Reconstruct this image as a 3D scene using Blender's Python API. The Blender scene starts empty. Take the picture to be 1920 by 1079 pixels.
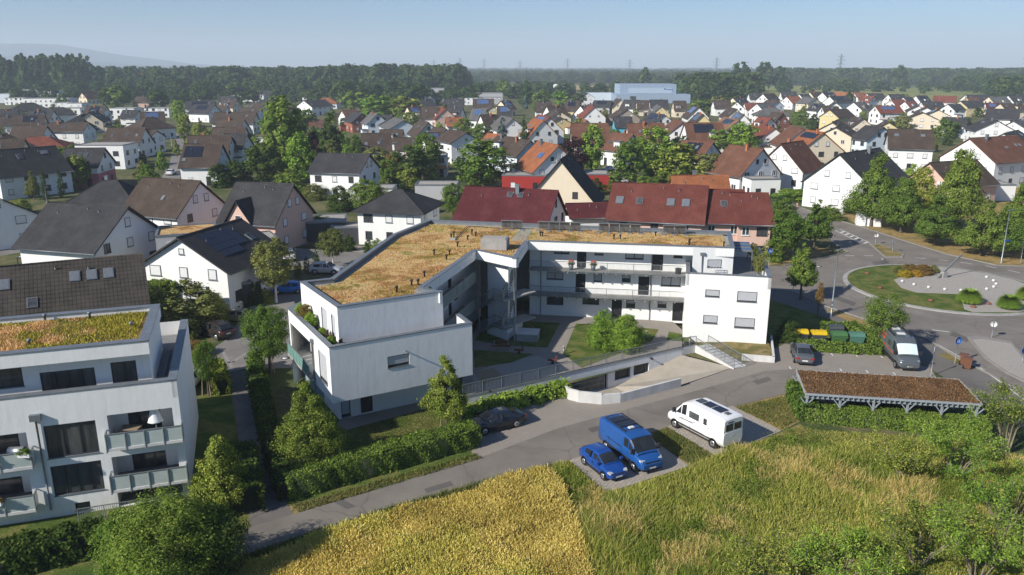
import bpy, math, random
import numpy as np
from mathutils import Vector, Matrix, Quaternion

random.seed(11)
SC = bpy.context.scene
COL = SC.collection

# ---------------------------------------------------------------- camera, sky, sun, exposure
F_PX, CX, CY, CAM_H, HOR = 1490.0, 960.0, 539.5, 27.0, 128.0
PITCH = math.atan((CY - HOR) / F_PX)
CP, SP = math.cos(PITCH), math.sin(PITCH)
_cd = bpy.data.cameras.new('camera')
_cd.sensor_width = 36.0
_cd.lens = F_PX / 1920.0 * 36.0
_cd.clip_start, _cd.clip_end = 0.5, 40000.0
cam = bpy.data.objects.new('camera', _cd)
cam.location = (0, 0, CAM_H)
cam.rotation_euler = (math.pi / 2 - PITCH, 0, 0)
COL.objects.link(cam)
SC.camera = cam

SUN_AZ, SUN_EL = math.radians(35.5), math.radians(32.0)     # where the light travels to, and its height
sun_dir = Vector((math.cos(SUN_EL) * math.cos(SUN_AZ), math.cos(SUN_EL) * math.sin(SUN_AZ), -math.sin(SUN_EL)))
_w = bpy.data.worlds.new('World')
SC.world = _w
_w.use_nodes = True
_nt = _w.node_tree
_sky = _nt.nodes.new('ShaderNodeTexSky')
_sky.sky_type = 'NISHITA'
_sky.sun_disc = False
_sky.sun_elevation = SUN_EL
_sky.sun_rotation = math.atan2(-sun_dir.x, -sun_dir.y)
_sky.altitude = 100
_sky.air_density, _sky.dust_density, _sky.ozone_density = 1.0, 0.3, 9.0
_bg = _nt.nodes['Background']
_nt.links.new(_sky.outputs[0], _bg.inputs[0])
_bg.inputs[1].default_value = 0.066
_ld = bpy.data.lights.new('sun', 'SUN')
_ld.energy = 4.2
_ld.angle = math.radians(0.55)
_ld.color = (1.0, 0.95, 0.86)
sun = bpy.data.objects.new('sun', _ld)
sun.rotation_euler = sun_dir.to_track_quat('-Z', 'Y').to_euler()
sun.location = (-40, -30, 60)
COL.objects.link(sun)
vs = SC.view_settings
vs.view_transform, vs.look, vs.exposure, vs.gamma = 'Standard', 'None', 0.70, 1.0
SC.render.engine = 'CYCLES'
cy = SC.cycles
cy.use_denoising = True
cy.use_adaptive_sampling = True
cy.adaptive_threshold = 0.015
cy.max_bounces, cy.diffuse_bounces, cy.glossy_bounces = 6, 3, 2
cy.transmission_bounces, cy.transparent_max_bounces, cy.volume_bounces = 3, 8, 1
cy.volume_max_steps = 64
cy.sample_clamp_indirect = 6.0


# ---------------------------------------------------------------- places: from a sighting to the ground
def G(x, y, z=0.0):
 """world point at height z seen from the survey camera at (x, y)"""
 u, v = (x - CX) / F_PX, (CY - y) / F_PX
 t = (z - CAM_H) / (-SP + v * CP)
 return Vector((u * t, (CP + v * SP) * t, z))


def HT(p, y):
 v = (CY - y) / F_PX
 return CAM_H + p[1] * (v * CP - SP) / (CP + v * SP)


def PXM(p):
 """sighting units per metre at p"""
 return F_PX / (p[1] * CP - (p[2] - CAM_H) * SP)


def UV(A, B, x, y):
 """(metres from A along A-B, height) of the sighting on the vertical plane through A-B"""
 u, v = (x - CX) / F_PX, (CY - y) / F_PX
 d = Vector((u, CP + v * SP, -SP + v * CP))
 e = Vector((B[0] - A[0], B[1] - A[1]))
 ln = e.length
 e /= ln
 n = Vector((-e.y, e.x))
 t = (A[0] * n.x + A[1] * n.y) / (d.x * n.x + d.y * n.y)
 q = Vector((d.x * t, d.y * t))
 return (q.x - A[0]) * e.x + (q.y - A[1]) * e.y, CAM_H + d.z * t


# ---------------------------------------------------------------- materials
MATS = {}


def nodes_of(name):
 m = bpy.data.materials.new(name)
 m.use_nodes = True
 nt = m.node_tree
 return m, nt, nt.nodes['Principled BSDF']


def ramp(nt, fac, stops):
 r = nt.nodes.new('ShaderNodeValToRGB')
 e = r.color_ramp.elements
 while len(e) < len(stops):
  e.new(0.5)
 for k, (p, c) in enumerate(stops):
  e[k].position = p
  e[k].color = (*c, 1)
 nt.links.new(fac, r.inputs[0])
 return r.outputs[0]


def coord(nt, scale=(1, 1, 1), which='Object', rot=0.0):
 tc = nt.nodes.new('ShaderNodeTexCoord')
 mp = nt.nodes.new('ShaderNodeMapping')
 mp.inputs['Scale'].default_value = scale
 mp.inputs['Rotation'].default_value = (0, 0, rot)
 nt.links.new(tc.outputs[which], mp.inputs[0])
 return mp.outputs[0]


def noise(nt, vec, scale, detail=4, rough=0.55, dist=0.0):
 n = nt.nodes.new('ShaderNodeTexNoise')
 n.inputs['Scale'].default_value = scale
 n.inputs['Detail'].default_value = detail
 n.inputs['Roughness'].default_value = rough
 n.inputs['Distortion'].default_value = dist
 nt.links.new(vec, n.inputs['Vector'])
 return n.outputs['Fac']


def mixc(nt, fac, a, b, mode='MIX'):
 m = nt.nodes.new('ShaderNodeMix')
 m.data_type = 'RGBA'
 m.blend_type = mode
 for s, v in ((m.inputs[0], fac), (m.inputs[6], a), (m.inputs[7], b)):
  if isinstance(v, (int, float)):
   s.default_value = v
  elif isinstance(v, tuple):
   s.default_value = (*v, 1)
  else:
   nt.links.new(v, s)
 return m.outputs[2]


def bump(nt, bs, h, strength, dist=0.05):
 b = nt.nodes.new('ShaderNodeBump')
 b.inputs['Strength'].default_value = strength
 b.inputs['Distance'].default_value = dist
 nt.links.new(h, b.inputs['Height'])
 nt.links.new(b.outputs[0], bs.inputs['Normal'])


def M(name, base, var=None, scale=1.5, rough=0.8, bmp=0.0, bscale=25.0, metal=0.0, spec=0.4, stretch=1.0, coat=0.0):
 """plain material: colour broken up by noise, fine relief"""
 if name in MATS:
  return MATS[name]
 m, nt, bs = nodes_of(name)
 vec = coord(nt, (1, 1, stretch))
 if var is None:
  var = tuple(c * 0.8 for c in base)
 n = noise(nt, vec, scale, 6, 0.6)
 nt.links.new(ramp(nt, n, [(0.32, base), (0.7, var)]), bs.inputs['Base Color'])
 bs.inputs['Roughness'].default_value = rough
 bs.inputs['Metallic'].default_value = metal
 bs.inputs['Specular IOR Level'].default_value = spec
 bs.inputs['Coat Weight'].default_value = coat
 bs.inputs['Coat Roughness'].default_value = 0.06
 if bmp:
  bump(nt, bs, noise(nt, vec, bscale, 5), bmp)
 MATS[name] = m
 return m


def stucco(name, base):
 if name in MATS:
  return MATS[name]
 m, nt, bs = nodes_of(name)
 vec = coord(nt)
 blotch = noise(nt, vec, 0.5, 5)
 streak = noise(nt, coord(nt, (2.2, 2.2, 0.12)), 1.6, 5, 0.65)
 dirt = tuple(c * 0.80 for c in base)
 c1 = ramp(nt, blotch, [(0.3, base), (0.75, tuple(c * 0.93 for c in base))])
 c2 = mixc(nt, ramp(nt, streak, [(0.5, (0, 0, 0)), (0.8, (0.6, 0.6, 0.6))]), c1, dirt)
 nt.links.new(c2, bs.inputs['Base Color'])
 bs.inputs['Roughness'].default_value = 0.9
 bs.inputs['Specular IOR Level'].default_value = 0.2
 bump(nt, bs, noise(nt, coord(nt, (1, 1, 0.45)), 2.2, 9, 0.7), 0.3, 0.05)
 MATS[name] = m
 return m


def tiles(name, base, dark=0.6, tw=0.30, th=0.34, moss=None):
 if name in MATS:
  return MATS[name]
 m, nt, bs = nodes_of(name)
 vec = coord(nt)
 br = nt.nodes.new('ShaderNodeTexBrick')
 br.offset = 0.0
 br.inputs['Scale'].default_value = 1.0
 br.inputs['Brick Width'].default_value = tw
 br.inputs['Row Height'].default_value = th
 br.inputs['Mortar Size'].default_value = 0.045
 br.inputs['Mortar Smooth'].default_value = 0.6
 br.inputs['Color1'].default_value = (*base, 1)
 br.inputs['Color2'].default_value = (*[c * 0.82 for c in base], 1)
 br.inputs['Mortar'].default_value = (*[c * dark for c in base], 1)
 nt.links.new(vec, br.inputs['Vector'])
 big = noise(nt, vec, 0.45, 5, 0.62)
 old = moss or tuple(c * 1.35 + 0.01 for c in base)
 col = mixc(nt, ramp(nt, big, [(0.42, (0, 0, 0)), (0.72, (0.6, 0.6, 0.6))]), br.outputs['Color'], old)
 streak = noise(nt, coord(nt, (3.5, 0.35, 0.35)), 1.2, 4)
 col = mixc(nt, ramp(nt, streak, [(0.5, (0, 0, 0)), (0.75, (0.5, 0.5, 0.5))]), col, tuple(c * 0.7 for c in base))
 nt.links.new(col, bs.inputs['Base Color'])
 bs.inputs['Roughness'].default_value = 0.8
 bs.inputs['Specular IOR Level'].default_value = 0.12
 bump(nt, bs, br.outputs['Fac'], -0.8, 0.06)
 MATS[name] = m
 return m


def pavers(name, base, w=0.4, h=0.2, rot=0.0, joint=0.7):
 if name in MATS:
  return MATS[name]
 m, nt, bs = nodes_of(name)
 vec = coord(nt, rot=rot)
 br = nt.nodes.new('ShaderNodeTexBrick')
 br.inputs['Scale'].default_value = 1.0
 br.inputs['Brick Width'].default_value = w
 br.inputs['Row Height'].default_value = h
 br.inputs['Mortar Size'].default_value = 0.018
 br.inputs['Color1'].default_value = (*base, 1)
 br.inputs['Color2'].default_value = (*[c * 0.84 for c in base], 1)
 br.inputs['Mortar'].default_value = (*[c * joint for c in base], 1)
 nt.links.new(vec, br.inputs['Vector'])
 big = noise(nt, coord(nt), 0.35, 6, 0.65)
 col = mixc(nt, ramp(nt, big, [(0.38, (0, 0, 0)), (0.75, (0.7, 0.7, 0.7))]), br.outputs['Color'], tuple(c * 0.72 for c in base))
 nt.links.new(col, bs.inputs['Base Color'])
 bs.inputs['Roughness'].default_value = 0.9
 bump(nt, bs, br.outputs['Fac'], -0.3, 0.02)
 MATS[name] = m
 return m


def asphalt(name, base):
 if name in MATS:
  return MATS[name]
 m, nt, bs = nodes_of(name)
 vec = coord(nt)
 a = noise(nt, vec, 0.22, 6, 0.65)
 b = noise(nt, vec, 14.0, 3, 0.7)
 col = ramp(nt, a, [(0.3, tuple(c * 0.74 for c in base)), (0.5, base), (0.72, tuple(c * 1.22 for c in base))])
 col = mixc(nt, ramp(nt, b, [(0.42, (0, 0, 0)), (0.8, (0.4, 0.4, 0.4))]), col, tuple(c * 0.6 for c in base))
 v = nt.nodes.new('ShaderNodeTexVoronoi')
 v.feature = 'DISTANCE_TO_EDGE'
 v.inputs['Scale'].default_value = 0.16
 wn = nt.nodes.new('ShaderNodeVectorMath')
 wn.operation = 'ADD'
 nz = nt.nodes.new('ShaderNodeTexNoise')
 nz.inputs['Scale'].default_value = 0.7
 nt.links.new(vec, nz.inputs['Vector'])
 nt.links.new(vec, wn.inputs[0])
 nt.links.new(nz.outputs['Color'], wn.inputs[1])
 nt.links.new(wn.outputs[0], v.inputs['Vector'])
 col = mixc(nt, ramp(nt, v.outputs['Distance'], [(0.0, (0.7, 0.7, 0.7)), (0.014, (0, 0, 0))]), col, tuple(c * 0.6 for c in base))
 nt.links.new(col, bs.inputs['Base Color'])
 bs.inputs['Roughness'].default_value = 0.88
 bs.inputs['Specular IOR Level'].default_value = 0.3
 bump(nt, bs, b, 0.15, 0.02)
 MATS[name] = m
 return m


def turf(name, stops, scale=0.35, fine=9.0):
 """grass or earth seen from above: several colours in patches"""
 if name in MATS:
  return MATS[name]
 m, nt, bs = nodes_of(name)
 vec = coord(nt)
 mr = nt.nodes.new('ShaderNodeMapRange')
 mr.inputs[1].default_value, mr.inputs[2].default_value = 0.32, 0.68
 nt.links.new(noise(nt, vec, scale, 7, 0.68, 0.4), mr.inputs[0])
 a = mr.outputs[0]
 f = noise(nt, vec, fine, 4, 0.7)
 col = ramp(nt, a, stops)
 col = mixc(nt, ramp(nt, f, [(0.35, (0, 0, 0)), (0.75, (0.75, 0.75, 0.75))]), col, tuple(c * 0.55 for c in stops[0][1]))
 nt.links.new(col, bs.inputs['Base Color'])
 bs.inputs['Roughness'].default_value = 1.0
 bs.inputs['Specular IOR Level'].default_value = 0.1
 bump(nt, bs, f, 0.7, 0.08)
 MATS[name] = m
 return m


def leafmat(name, a, b, c=None, trans=0.3, patch=0.0):
 """foliage: colour varies leaf by leaf and plant by plant; lets light through"""
 if name in MATS:
  return MATS[name]
 m, nt, bs = nodes_of(name)
 nt.nodes.remove(bs)
 g = nt.nodes.new('ShaderNodeNewGeometry')
 oi = nt.nodes.new('ShaderNodeObjectInfo')
 stops = [(0.0, a), (0.6, b), (1.0, c or tuple(x * 1.35 for x in b))]
 col = ramp(nt, g.outputs['Random Per Island'], stops)
 if patch:
  pn = noise(nt, coord(nt), patch, 5, 0.6)
  col = mixc(nt, ramp(nt, pn, [(0.4, (0, 0, 0)), (0.62, (0.85, 0.85, 0.85))]), col, a)
 hs = nt.nodes.new('ShaderNodeHueSaturation')
 mr = nt.nodes.new('ShaderNodeMapRange')
 nt.links.new(oi.outputs['Random'], mr.inputs[0])
 mr.inputs[3].default_value, mr.inputs[4].default_value = 0.485, 0.515
 nt.links.new(mr.outputs[0], hs.inputs['Hue'])
 mv = nt.nodes.new('ShaderNodeMapRange')
 nt.links.new(oi.outputs['Random'], mv.inputs[0])
 mv.inputs[3].default_value, mv.inputs[4].default_value = 1.18, 0.82
 nt.links.new(mv.outputs[0], hs.inputs['Value'])
 nt.links.new(col, hs.inputs['Color'])
 d = nt.nodes.new('ShaderNodeBsdfDiffuse')
 t = nt.nodes.new('ShaderNodeBsdfTranslucent')
 mx = nt.nodes.new('ShaderNodeMixShader')
 mx.inputs[0].default_value = trans
 nt.links.new(hs.outputs[0], d.inputs[0])
 nt.links.new(mixc(nt, 1.0, hs.outputs[0], (1.2, 1.25, 0.6), 'MULTIPLY'), t.inputs[0])
 nt.links.new(d.outputs[0], mx.inputs[1])
 nt.links.new(t.outputs[0], mx.inputs[2])
 nt.links.new(mx.outputs[0], nt.nodes['Material Output'].inputs[0])
 MATS[name] = m
 return m


WHITE = stucco('white render', (0.76, 0.76, 0.745))
WALLS = {'w': WHITE, 'c': stucco('cream render', (0.68, 0.59, 0.45)), 'y': stucco('yellow render', (0.60, 0.50, 0.26)),
         'p': stucco('pink render', (0.62, 0.42, 0.34)), 'l': stucco('pale blue render', (0.58, 0.64, 0.70)),
         'a': stucco('pale green render', (0.50, 0.62, 0.57)), 'k': M('brick red wall', (0.30, 0.11, 0.07)),
         'n': stucco('cyan render', (0.06, 0.42, 0.58)), 'g': stucco('grey render', (0.42, 0.42, 0.43)),
         'r': stucco('red render', (0.33, 0.035, 0.03)), 'm': stucco('rose render', (0.52, 0.17, 0.20)),
         'b': stucco('taupe render', (0.30, 0.25, 0.21)), 'z': M('dark boards and carport shade', (0.055, 0.055, 0.058), (0.04, 0.04, 0.042), 2), 'v': stucco('light blue cladding', (0.27, 0.34, 0.43))}  # z: dark sheds, and shade painted as walls across the open carport front
WALLN = {'w': 'white', 'c': 'cream', 'y': 'yellow', 'p': 'pink', 'l': 'pale blue', 'a': 'pale green', 'k': 'brick red',
         'n': 'cyan', 'g': 'grey', 'r': 'red', 'm': 'rose', 'b': 'taupe', 'v': 'light blue', 'z': 'dark'}
ROOFS = {'d': tiles('dark grey tiles', (0.046, 0.045, 0.047)), 'k': tiles('black tiles', (0.020, 0.020, 0.024)),
         'b': tiles('brown tiles', (0.070, 0.051, 0.040)), 'B': tiles('red brown tiles', (0.14, 0.066, 0.042)),
         'r': tiles('red tiles', (0.175, 0.055, 0.035)), 'o': tiles('orange tiles', (0.27, 0.100, 0.045)),
         'R': tiles('wine red tiles', (0.088, 0.021, 0.023)), 'T': tiles('brick red tiles', (0.135, 0.042, 0.032)), 'g': tiles('grey tiles', (0.115, 0.112, 0.110)),
         'q': tiles('ribbed black tiles', (0.062, 0.053, 0.045), 0.22, 0.36, 0.42), 't': tiles('tan tiles', (0.22, 0.115, 0.065))}
ROOFN = {'d': 'dark grey', 'k': 'black', 'b': 'dark brown', 'B': 'red-brown', 'r': 'red', 'o': 'orange', 'R': 'wine red', 'T': 'brick red', 'g': 'mid grey', 't': 'tan', 'q': 'ribbed black'}
GLASS = M('window glass', (0.018, 0.021, 0.026), (0.10, 0.105, 0.105), 1.1, rough=0.06, spec=0.6, stretch=0.2)
CGLASS = M('car glass', (0.014, 0.017, 0.02), (0.03, 0.034, 0.038), 1.5, rough=0.05, spec=0.6)
SHUT = M('closed roller shutter', (0.40, 0.41, 0.43), (0.46, 0.47, 0.49), 3, rough=0.6)
SHUTW = M('pale roller shutter', (0.60, 0.60, 0.60), (0.66, 0.66, 0.66), 3, rough=0.6)
DARKF = M('anthracite frame', (0.035, 0.037, 0.042), rough=0.5)
WHITEF = M('white frame', (0.72, 0.72, 0.72), rough=0.5)
DOOR = M('dark door', (0.018, 0.019, 0.022), rough=0.5)
ZINC = M('zinc sheet', (0.20, 0.22, 0.24), (0.15, 0.165, 0.18), 2.0, rough=0.45, metal=0.3)
STEEL = M('galvanised steel', (0.27, 0.29, 0.30), (0.2, 0.21, 0.22), 3, rough=0.5, metal=0.5)
CONC = M('concrete', (0.36, 0.35, 0.33), (0.25, 0.24, 0.225), 0.9, rough=0.9, bmp=0.2, bscale=30)
CONCW = M('pale concrete wall', (0.62, 0.61, 0.59), (0.46, 0.45, 0.43), 1.1, rough=0.9, bmp=0.15, stretch=0.3)
BARK = M('bark', (0.10, 0.075, 0.055), (0.055, 0.042, 0.032), 8, bmp=0.6)
WOODP = M('weathered wood', (0.30, 0.23, 0.16), (0.2, 0.15, 0.1), 5)
PV = M('solar cell glass', (0.012, 0.014, 0.022), (0.018, 0.02, 0.032), 2, rough=0.12, spec=0.6)
PVB = M('blue solar glass', (0.05, 0.09, 0.20), (0.09, 0.14, 0.26), 2, rough=0.12, spec=0.6)
RUBBER = M('tyre rubber', (0.018, 0.018, 0.019), rough=0.85)
ALLOY = M('alloy rim', (0.45, 0.46, 0.47), rough=0.35, metal=0.7)
PLASTIC = M('black plastic', (0.022, 0.022, 0.024), rough=0.6)
PLATE = M('number plate', (0.72, 0.72, 0.70), rough=0.5)
LAMPW = M('clear lamp', (0.42, 0.44, 0.45), rough=0.15, spec=0.7)
LAMPR = M('red lamp', (0.35, 0.012, 0.012), rough=0.2, spec=0.6)
PAINTW = M('road paint', (0.66, 0.66, 0.64), (0.5, 0.5, 0.49), 3)
FROST = M('frosted balcony glass', (0.36, 0.42, 0.40), (0.46, 0.50, 0.475), 1.2, rough=0.25, spec=0.5)


# ---------------------------------------------------------------- meshes and objects
def np_mesh(name, verts, faces, mats, smooth=False, midx=None):
 verts = np.asarray(verts, dtype=np.float32).reshape(-1, 3)
 faces = np.asarray(faces, dtype=np.int32)
 n, k = faces.shape
 me = bpy.data.meshes.new(name)
 me.vertices.add(len(verts))
 me.vertices.foreach_set('co', verts.ravel())
 me.loops.add(n * k)
 me.loops.foreach_set('vertex_index', faces.ravel())
 me.polygons.add(n)
 me.polygons.foreach_set('loop_start', np.arange(n, dtype=np.int32) * k)
 for m in mats:
  me.materials.append(m)
 if midx is not None:
  me.polygons.foreach_set('material_index', np.asarray(midx, dtype=np.int32))
 if smooth:
  me.polygons.foreach_set('use_smooth', np.ones(n, dtype=bool))
 me.update(calc_edges=True)
 return me


def link(name, me, parent=None, loc=(0, 0, 0), rz=0.0, scale=(1, 1, 1)):
 o = bpy.data.objects.new(name, me)
 COL.objects.link(o)
 o.location = loc
 o.rotation_euler = (0, 0, rz)
 o.scale = scale
 if parent is not None:
  o.parent = parent
 return o


def tag(o, label=None, cat=None, group=None, kind=None):
 for k, v in (('label', label), ('category', cat), ('group', group), ('kind', kind)):
  if v:
   o[k] = v
 return o


def thing(name, label, cat, loc=(0, 0, 0), rz=0.0, group=None):
 o = bpy.data.objects.new(name, None)
 o.empty_display_size = 0.3
 COL.objects.link(o)
 o.location = loc
 o.rotation_euler = (0, 0, rz)
 return tag(o, label, cat, group)


class MB:
 def __init__(s):
  s.v, s.f, s.m, s.sm = [], [], [], []

 def add(s, vs, fs, mi=0, sm=False):
  b = len(s.v)
  s.v += [tuple(q) for q in vs]
  for f in fs:
   s.f.append([b + i for i in f])
   s.m.append(mi)
   s.sm.append(sm)
  return s

 def obox(s, c, ax, ay, az, mi=0):
  c, ax, ay, az = Vector(c), Vector(ax), Vector(ay), Vector(az)
  vs = [c + i * ax + j * ay + k * az for k in (-1, 1) for j in (-1, 1) for i in (-1, 1)]
  return s.add(vs, [(0, 2, 3, 1), (4, 5, 7, 6), (0, 1, 5, 4), (2, 6, 7, 3), (0, 4, 6, 2), (1, 3, 7, 5)], mi)

 def box(s, x0, y0, z0, x1, y1, z1, mi=0):
  return s.obox(((x0 + x1) / 2, (y0 + y1) / 2, (z0 + z1) / 2), ((x1 - x0) / 2, 0, 0), (0, (y1 - y0) / 2, 0), (0, 0, (z1 - z0) / 2), mi)

 def wall(s, A, B, z0, z1, t=0.3, mi=0, off=0.0):
  """slab along A-B; t to its left (off shifts the face it starts from, to the right)"""
  e = Vector((B[0] - A[0], B[1] - A[1], 0))
  L = e.length
  e /= L
  n = Vector((-e.y, e.x, 0))
  c = Vector((A[0], A[1], (z0 + z1) / 2)) + e * L / 2 + n * (t / 2 - off)
  return s.obox(c, e * L / 2, n * t / 2, (0, 0, (z1 - z0) / 2), mi)

 def bar(s, p, q, w, h=None, mi=0):
  p, q = Vector(p), Vector(q)
  d = q - p
  L = d.length
  if L < 1e-6:
   return s
  d /= L
  up = Vector((0, 0, 1)) if abs(d.z) < 0.95 else Vector((0, 1, 0))
  x = d.cross(up).normalized()
  y = x.cross(d)
  return s.obox((p + q) / 2, d * L / 2, x * w / 2, y * (h or w) / 2, mi)

 def prism(s, poly, z0, z1, mi=0, mtop=None, bottom=True):
  P = [(q[0], q[1]) for q in poly]
  ar = sum(P[i][0] * P[(i + 1) % len(P)][1] - P[(i + 1) % len(P)][0] * P[i][1] for i in range(len(P)))
  if ar < 0:
   P = P[::-1]
  n = len(P)
  s.add([(x, y, z0) for x, y in P] + [(x, y, z1) for x, y in P], [(i, (i + 1) % n, n + (i + 1) % n, n + i) for i in range(n)], mi)
  s.add([(x, y, z1) for x, y in P], [tuple(range(n))], mi if mtop is None else mtop)
  if bottom:
   s.add([(x, y, z0) for x, y in P], [tuple(range(n))[::-1]], mi)
  return s

 def tube(s, pts, rads, n=6, mi=0, cap=True):
  pts = [Vector(p) for p in pts]
  if isinstance(rads, (int, float)):
   rads = [rads] * len(pts)
  vs, fs = [], []
  for i, p in enumerate(pts):
   d = (pts[min(i + 1, len(pts) - 1)] - pts[max(i - 1, 0)]).normalized()
   up = Vector((0, 0, 1)) if abs(d.z) < 0.9 else Vector((1, 0, 0))
   x = d.cross(up).normalized()
   y = d.cross(x)
   for k in range(n):
    a = 2 * math.pi * k / n
    vs.append(p + (x * math.cos(a) + y * math.sin(a)) * rads[i])
  for i in range(len(pts) - 1):
   for k in range(n):
    a, b = i * n + k, i * n + (k + 1) % n
    fs.append((a, b, b + n, a + n))
  if cap:
   fs.append(tuple(range(n)))
   fs.append(tuple(range((len(pts) - 1) * n, len(pts) * n))[::-1])
  return s.add(vs, fs, mi, True)

 def lathe(s, prof, c=(0, 0, 0), n=12, mi=0):
  vs, fs = [], []
  for r, z in prof:
   for k in range(n):
    a = 2 * math.pi * k / n
    vs.append((c[0] + r * math.cos(a), c[1] + r * math.sin(a), c[2] + z))
  for i in range(len(prof) - 1):
   for k in range(n):
    a, b = i * n + k, i * n + (k + 1) % n
    fs.append((a, b, b + n, a + n))
  fs.append(tuple(range(n))[::-1])
  fs.append(tuple(range((len(prof) - 1) * n, len(prof) * n)))
  return s.add(vs, fs, mi, True)

 def mesh(s, name, mats, off=None):
  me = bpy.data.meshes.new(name)
  v = s.v if off is None else [(x - off[0], y - off[1], z - off[2]) for x, y, z in s.v]
  me.from_pydata(v, [], s.f)
  for m in (mats if isinstance(mats, (list, tuple)) else [mats]):
   me.materials.append(m)
  me.polygons.foreach_set('material_index', s.m)
  me.polygons.foreach_set('use_smooth', s.sm)
  me.update()
  return me

 def build(s, name, mats, parent=None, world=True):
  """world: the points are world points; the parent is an unrotated top-level Empty or one of its parts"""
  off = None
  if parent is not None and world:
   q = parent
   off = Vector((0, 0, 0))
   while q is not None:
    off = off + q.location
    q = q.parent
  return link(name, s.mesh(name, mats, off), parent)


def sheet(name, pts, z, mat, kind='structure', label=None, cat=None, px=True):
 q = [G(x, y, z) for x, y in pts] if px else [Vector((x, y, z)) for x, y in pts]
 mb = MB()
 n = len(q)
 ar = sum(q[i].x * q[(i + 1) % n].y - q[(i + 1) % n].x * q[i].y for i in range(n))
 if ar < 0:
  q = q[::-1]
 mb.add(q, [tuple(range(n))])
 return tag(mb.build(name, mat), label, cat, None, kind)


def kerb(name, pts, mat, w=0.16, h=0.11, px=True, closed=False, z=0.0):
 q = [G(x, y, z) if px else Vector((x, y, z)) for x, y in pts]
 if closed:
  q.append(q[0])
 mb = MB()
 for a, b in zip(q[:-1], q[1:]):
  d = (b - a).normalized() * w * 0.3
  mb.wall(a - d * 0, b, z - 0.05, z + h, w, 0, w / 2)
 return tag(mb.build(name, mat), None, None, None, 'structure')


def ordinal(n):
 w = ['first', 'second', 'third', 'fourth', 'fifth', 'sixth', 'seventh', 'eighth', 'ninth', 'tenth', 'eleventh', 'twelfth', 'thirteenth',
         'fourteenth', 'fifteenth', 'sixteenth', 'seventeenth', 'eighteenth', 'nineteenth', 'twentieth']
 return w[n] if n < 20 else 'twenty-' + w[n - 20]


def inside(px, py, poly):
 c = np.zeros(len(px), dtype=bool)
 n = len(poly)
 for i in range(n):
  x0, y0 = poly[i][0], poly[i][1]
  x1, y1 = poly[(i + 1) % n][0], poly[(i + 1) % n][1]
  if y0 == y1:
   continue
  t = ((y0 > py) != (y1 > py)) & (px < (x1 - x0) * (py - y0) / (y1 - y0) + x0)
  c ^= t
 return c


def scatter(poly, n, rg):
 P = np.array([(q[0], q[1]) for q in poly])
 lo, hi = P.min(0), P.max(0)
 out = np.zeros((0, 2))
 while len(out) < n:
  q = lo + rg.random((n * 2, 2)) * (hi - lo)
  out = np.vstack([out, q[inside(q[:, 0], q[:, 1], P)]])
 return out[:n]


def wavy(x, y, k=1.0, ph=0.0):
 """smooth uneven field in 0..1"""
 v = (np.sin(x * 0.71 * k + ph) * np.cos(y * 0.53 * k - ph * 1.7) + np.sin((x * 0.31 + y * 0.47) * k + 1.3 + ph)
         + 0.6 * np.sin((x * 1.3 - y * 1.1) * k + ph * 2.1) + 0.4 * np.cos((x * 2.3 + y * 1.9) * k + 0.7))
 return np.clip(v / 5.0 + 0.5, 0, 1)

# ---------------------------------------------------------------- plants
LEAF = {
 'lin': leafmat('linden leaves', (0.0972, 0.144, 0.0239), (0.196, 0.251, 0.0452), (0.448, 0.444, 0.0997)),
 'mid': leafmat('mid green leaves', (0.0666, 0.125, 0.0224), (0.137, 0.211, 0.0364), (0.235, 0.294, 0.063)),
 'dk': leafmat('dark green leaves', (0.0311, 0.0621, 0.0149), (0.0652, 0.109, 0.0242), (0.116, 0.155, 0.0391)),
 'lt': leafmat('light green leaves', (0.107, 0.196, 0.0266), (0.198, 0.313, 0.0452), (0.311, 0.409, 0.0798)),
 'ol': leafmat('olive leaves', (0.098, 0.118, 0.0336), (0.186, 0.206, 0.0616), (0.314, 0.314, 0.105)),
 'pu': leafmat('purple leaves', (0.024, 0.011, 0.0132), (0.048, 0.0198, 0.0209), (0.072, 0.033, 0.0308)),
 'bl': leafmat('blue green needles', (0.0616, 0.0955, 0.0893), (0.116, 0.162, 0.151), (0.169, 0.216, 0.2)),
 'ye': leafmat('yellow green leaves', (0.206, 0.235, 0.0252), (0.392, 0.392, 0.042), (0.627, 0.529, 0.07)),
 'gold': leafmat('golden leaves', (0.246, 0.185, 0.0189), (0.462, 0.323, 0.0315), (0.647, 0.477, 0.063)),
 'rust': leafmat('rusty leaves', (0.147, 0.098, 0.0336), (0.235, 0.157, 0.049), (0.333, 0.235, 0.07)),
 'wood': leafmat('woodland leaves', (0.0294, 0.0602, 0.0174), (0.0614, 0.107, 0.0298), (0.114, 0.164, 0.0497)),
}
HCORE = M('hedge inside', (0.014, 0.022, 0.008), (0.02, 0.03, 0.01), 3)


def leaf_quads(p, nrm, size, rg, slim=0.62):
 n = len(p)
 r = rg.normal(size=(n, 3))
 t = np.cross(nrm, r)
 t /= np.linalg.norm(t, axis=1, keepdims=True) + 1e-9
 b = np.cross(nrm, t)
 s = (size * (0.5 + 1.0 * rg.random(n)))[:, None]
 v = np.stack([p - t * s, p - b * s * slim, p + t * s, p + b * s * slim], axis=1)
 return v.reshape(-1, 3), np.arange(n * 4).reshape(n, 4)


R0 = 0.38


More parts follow.
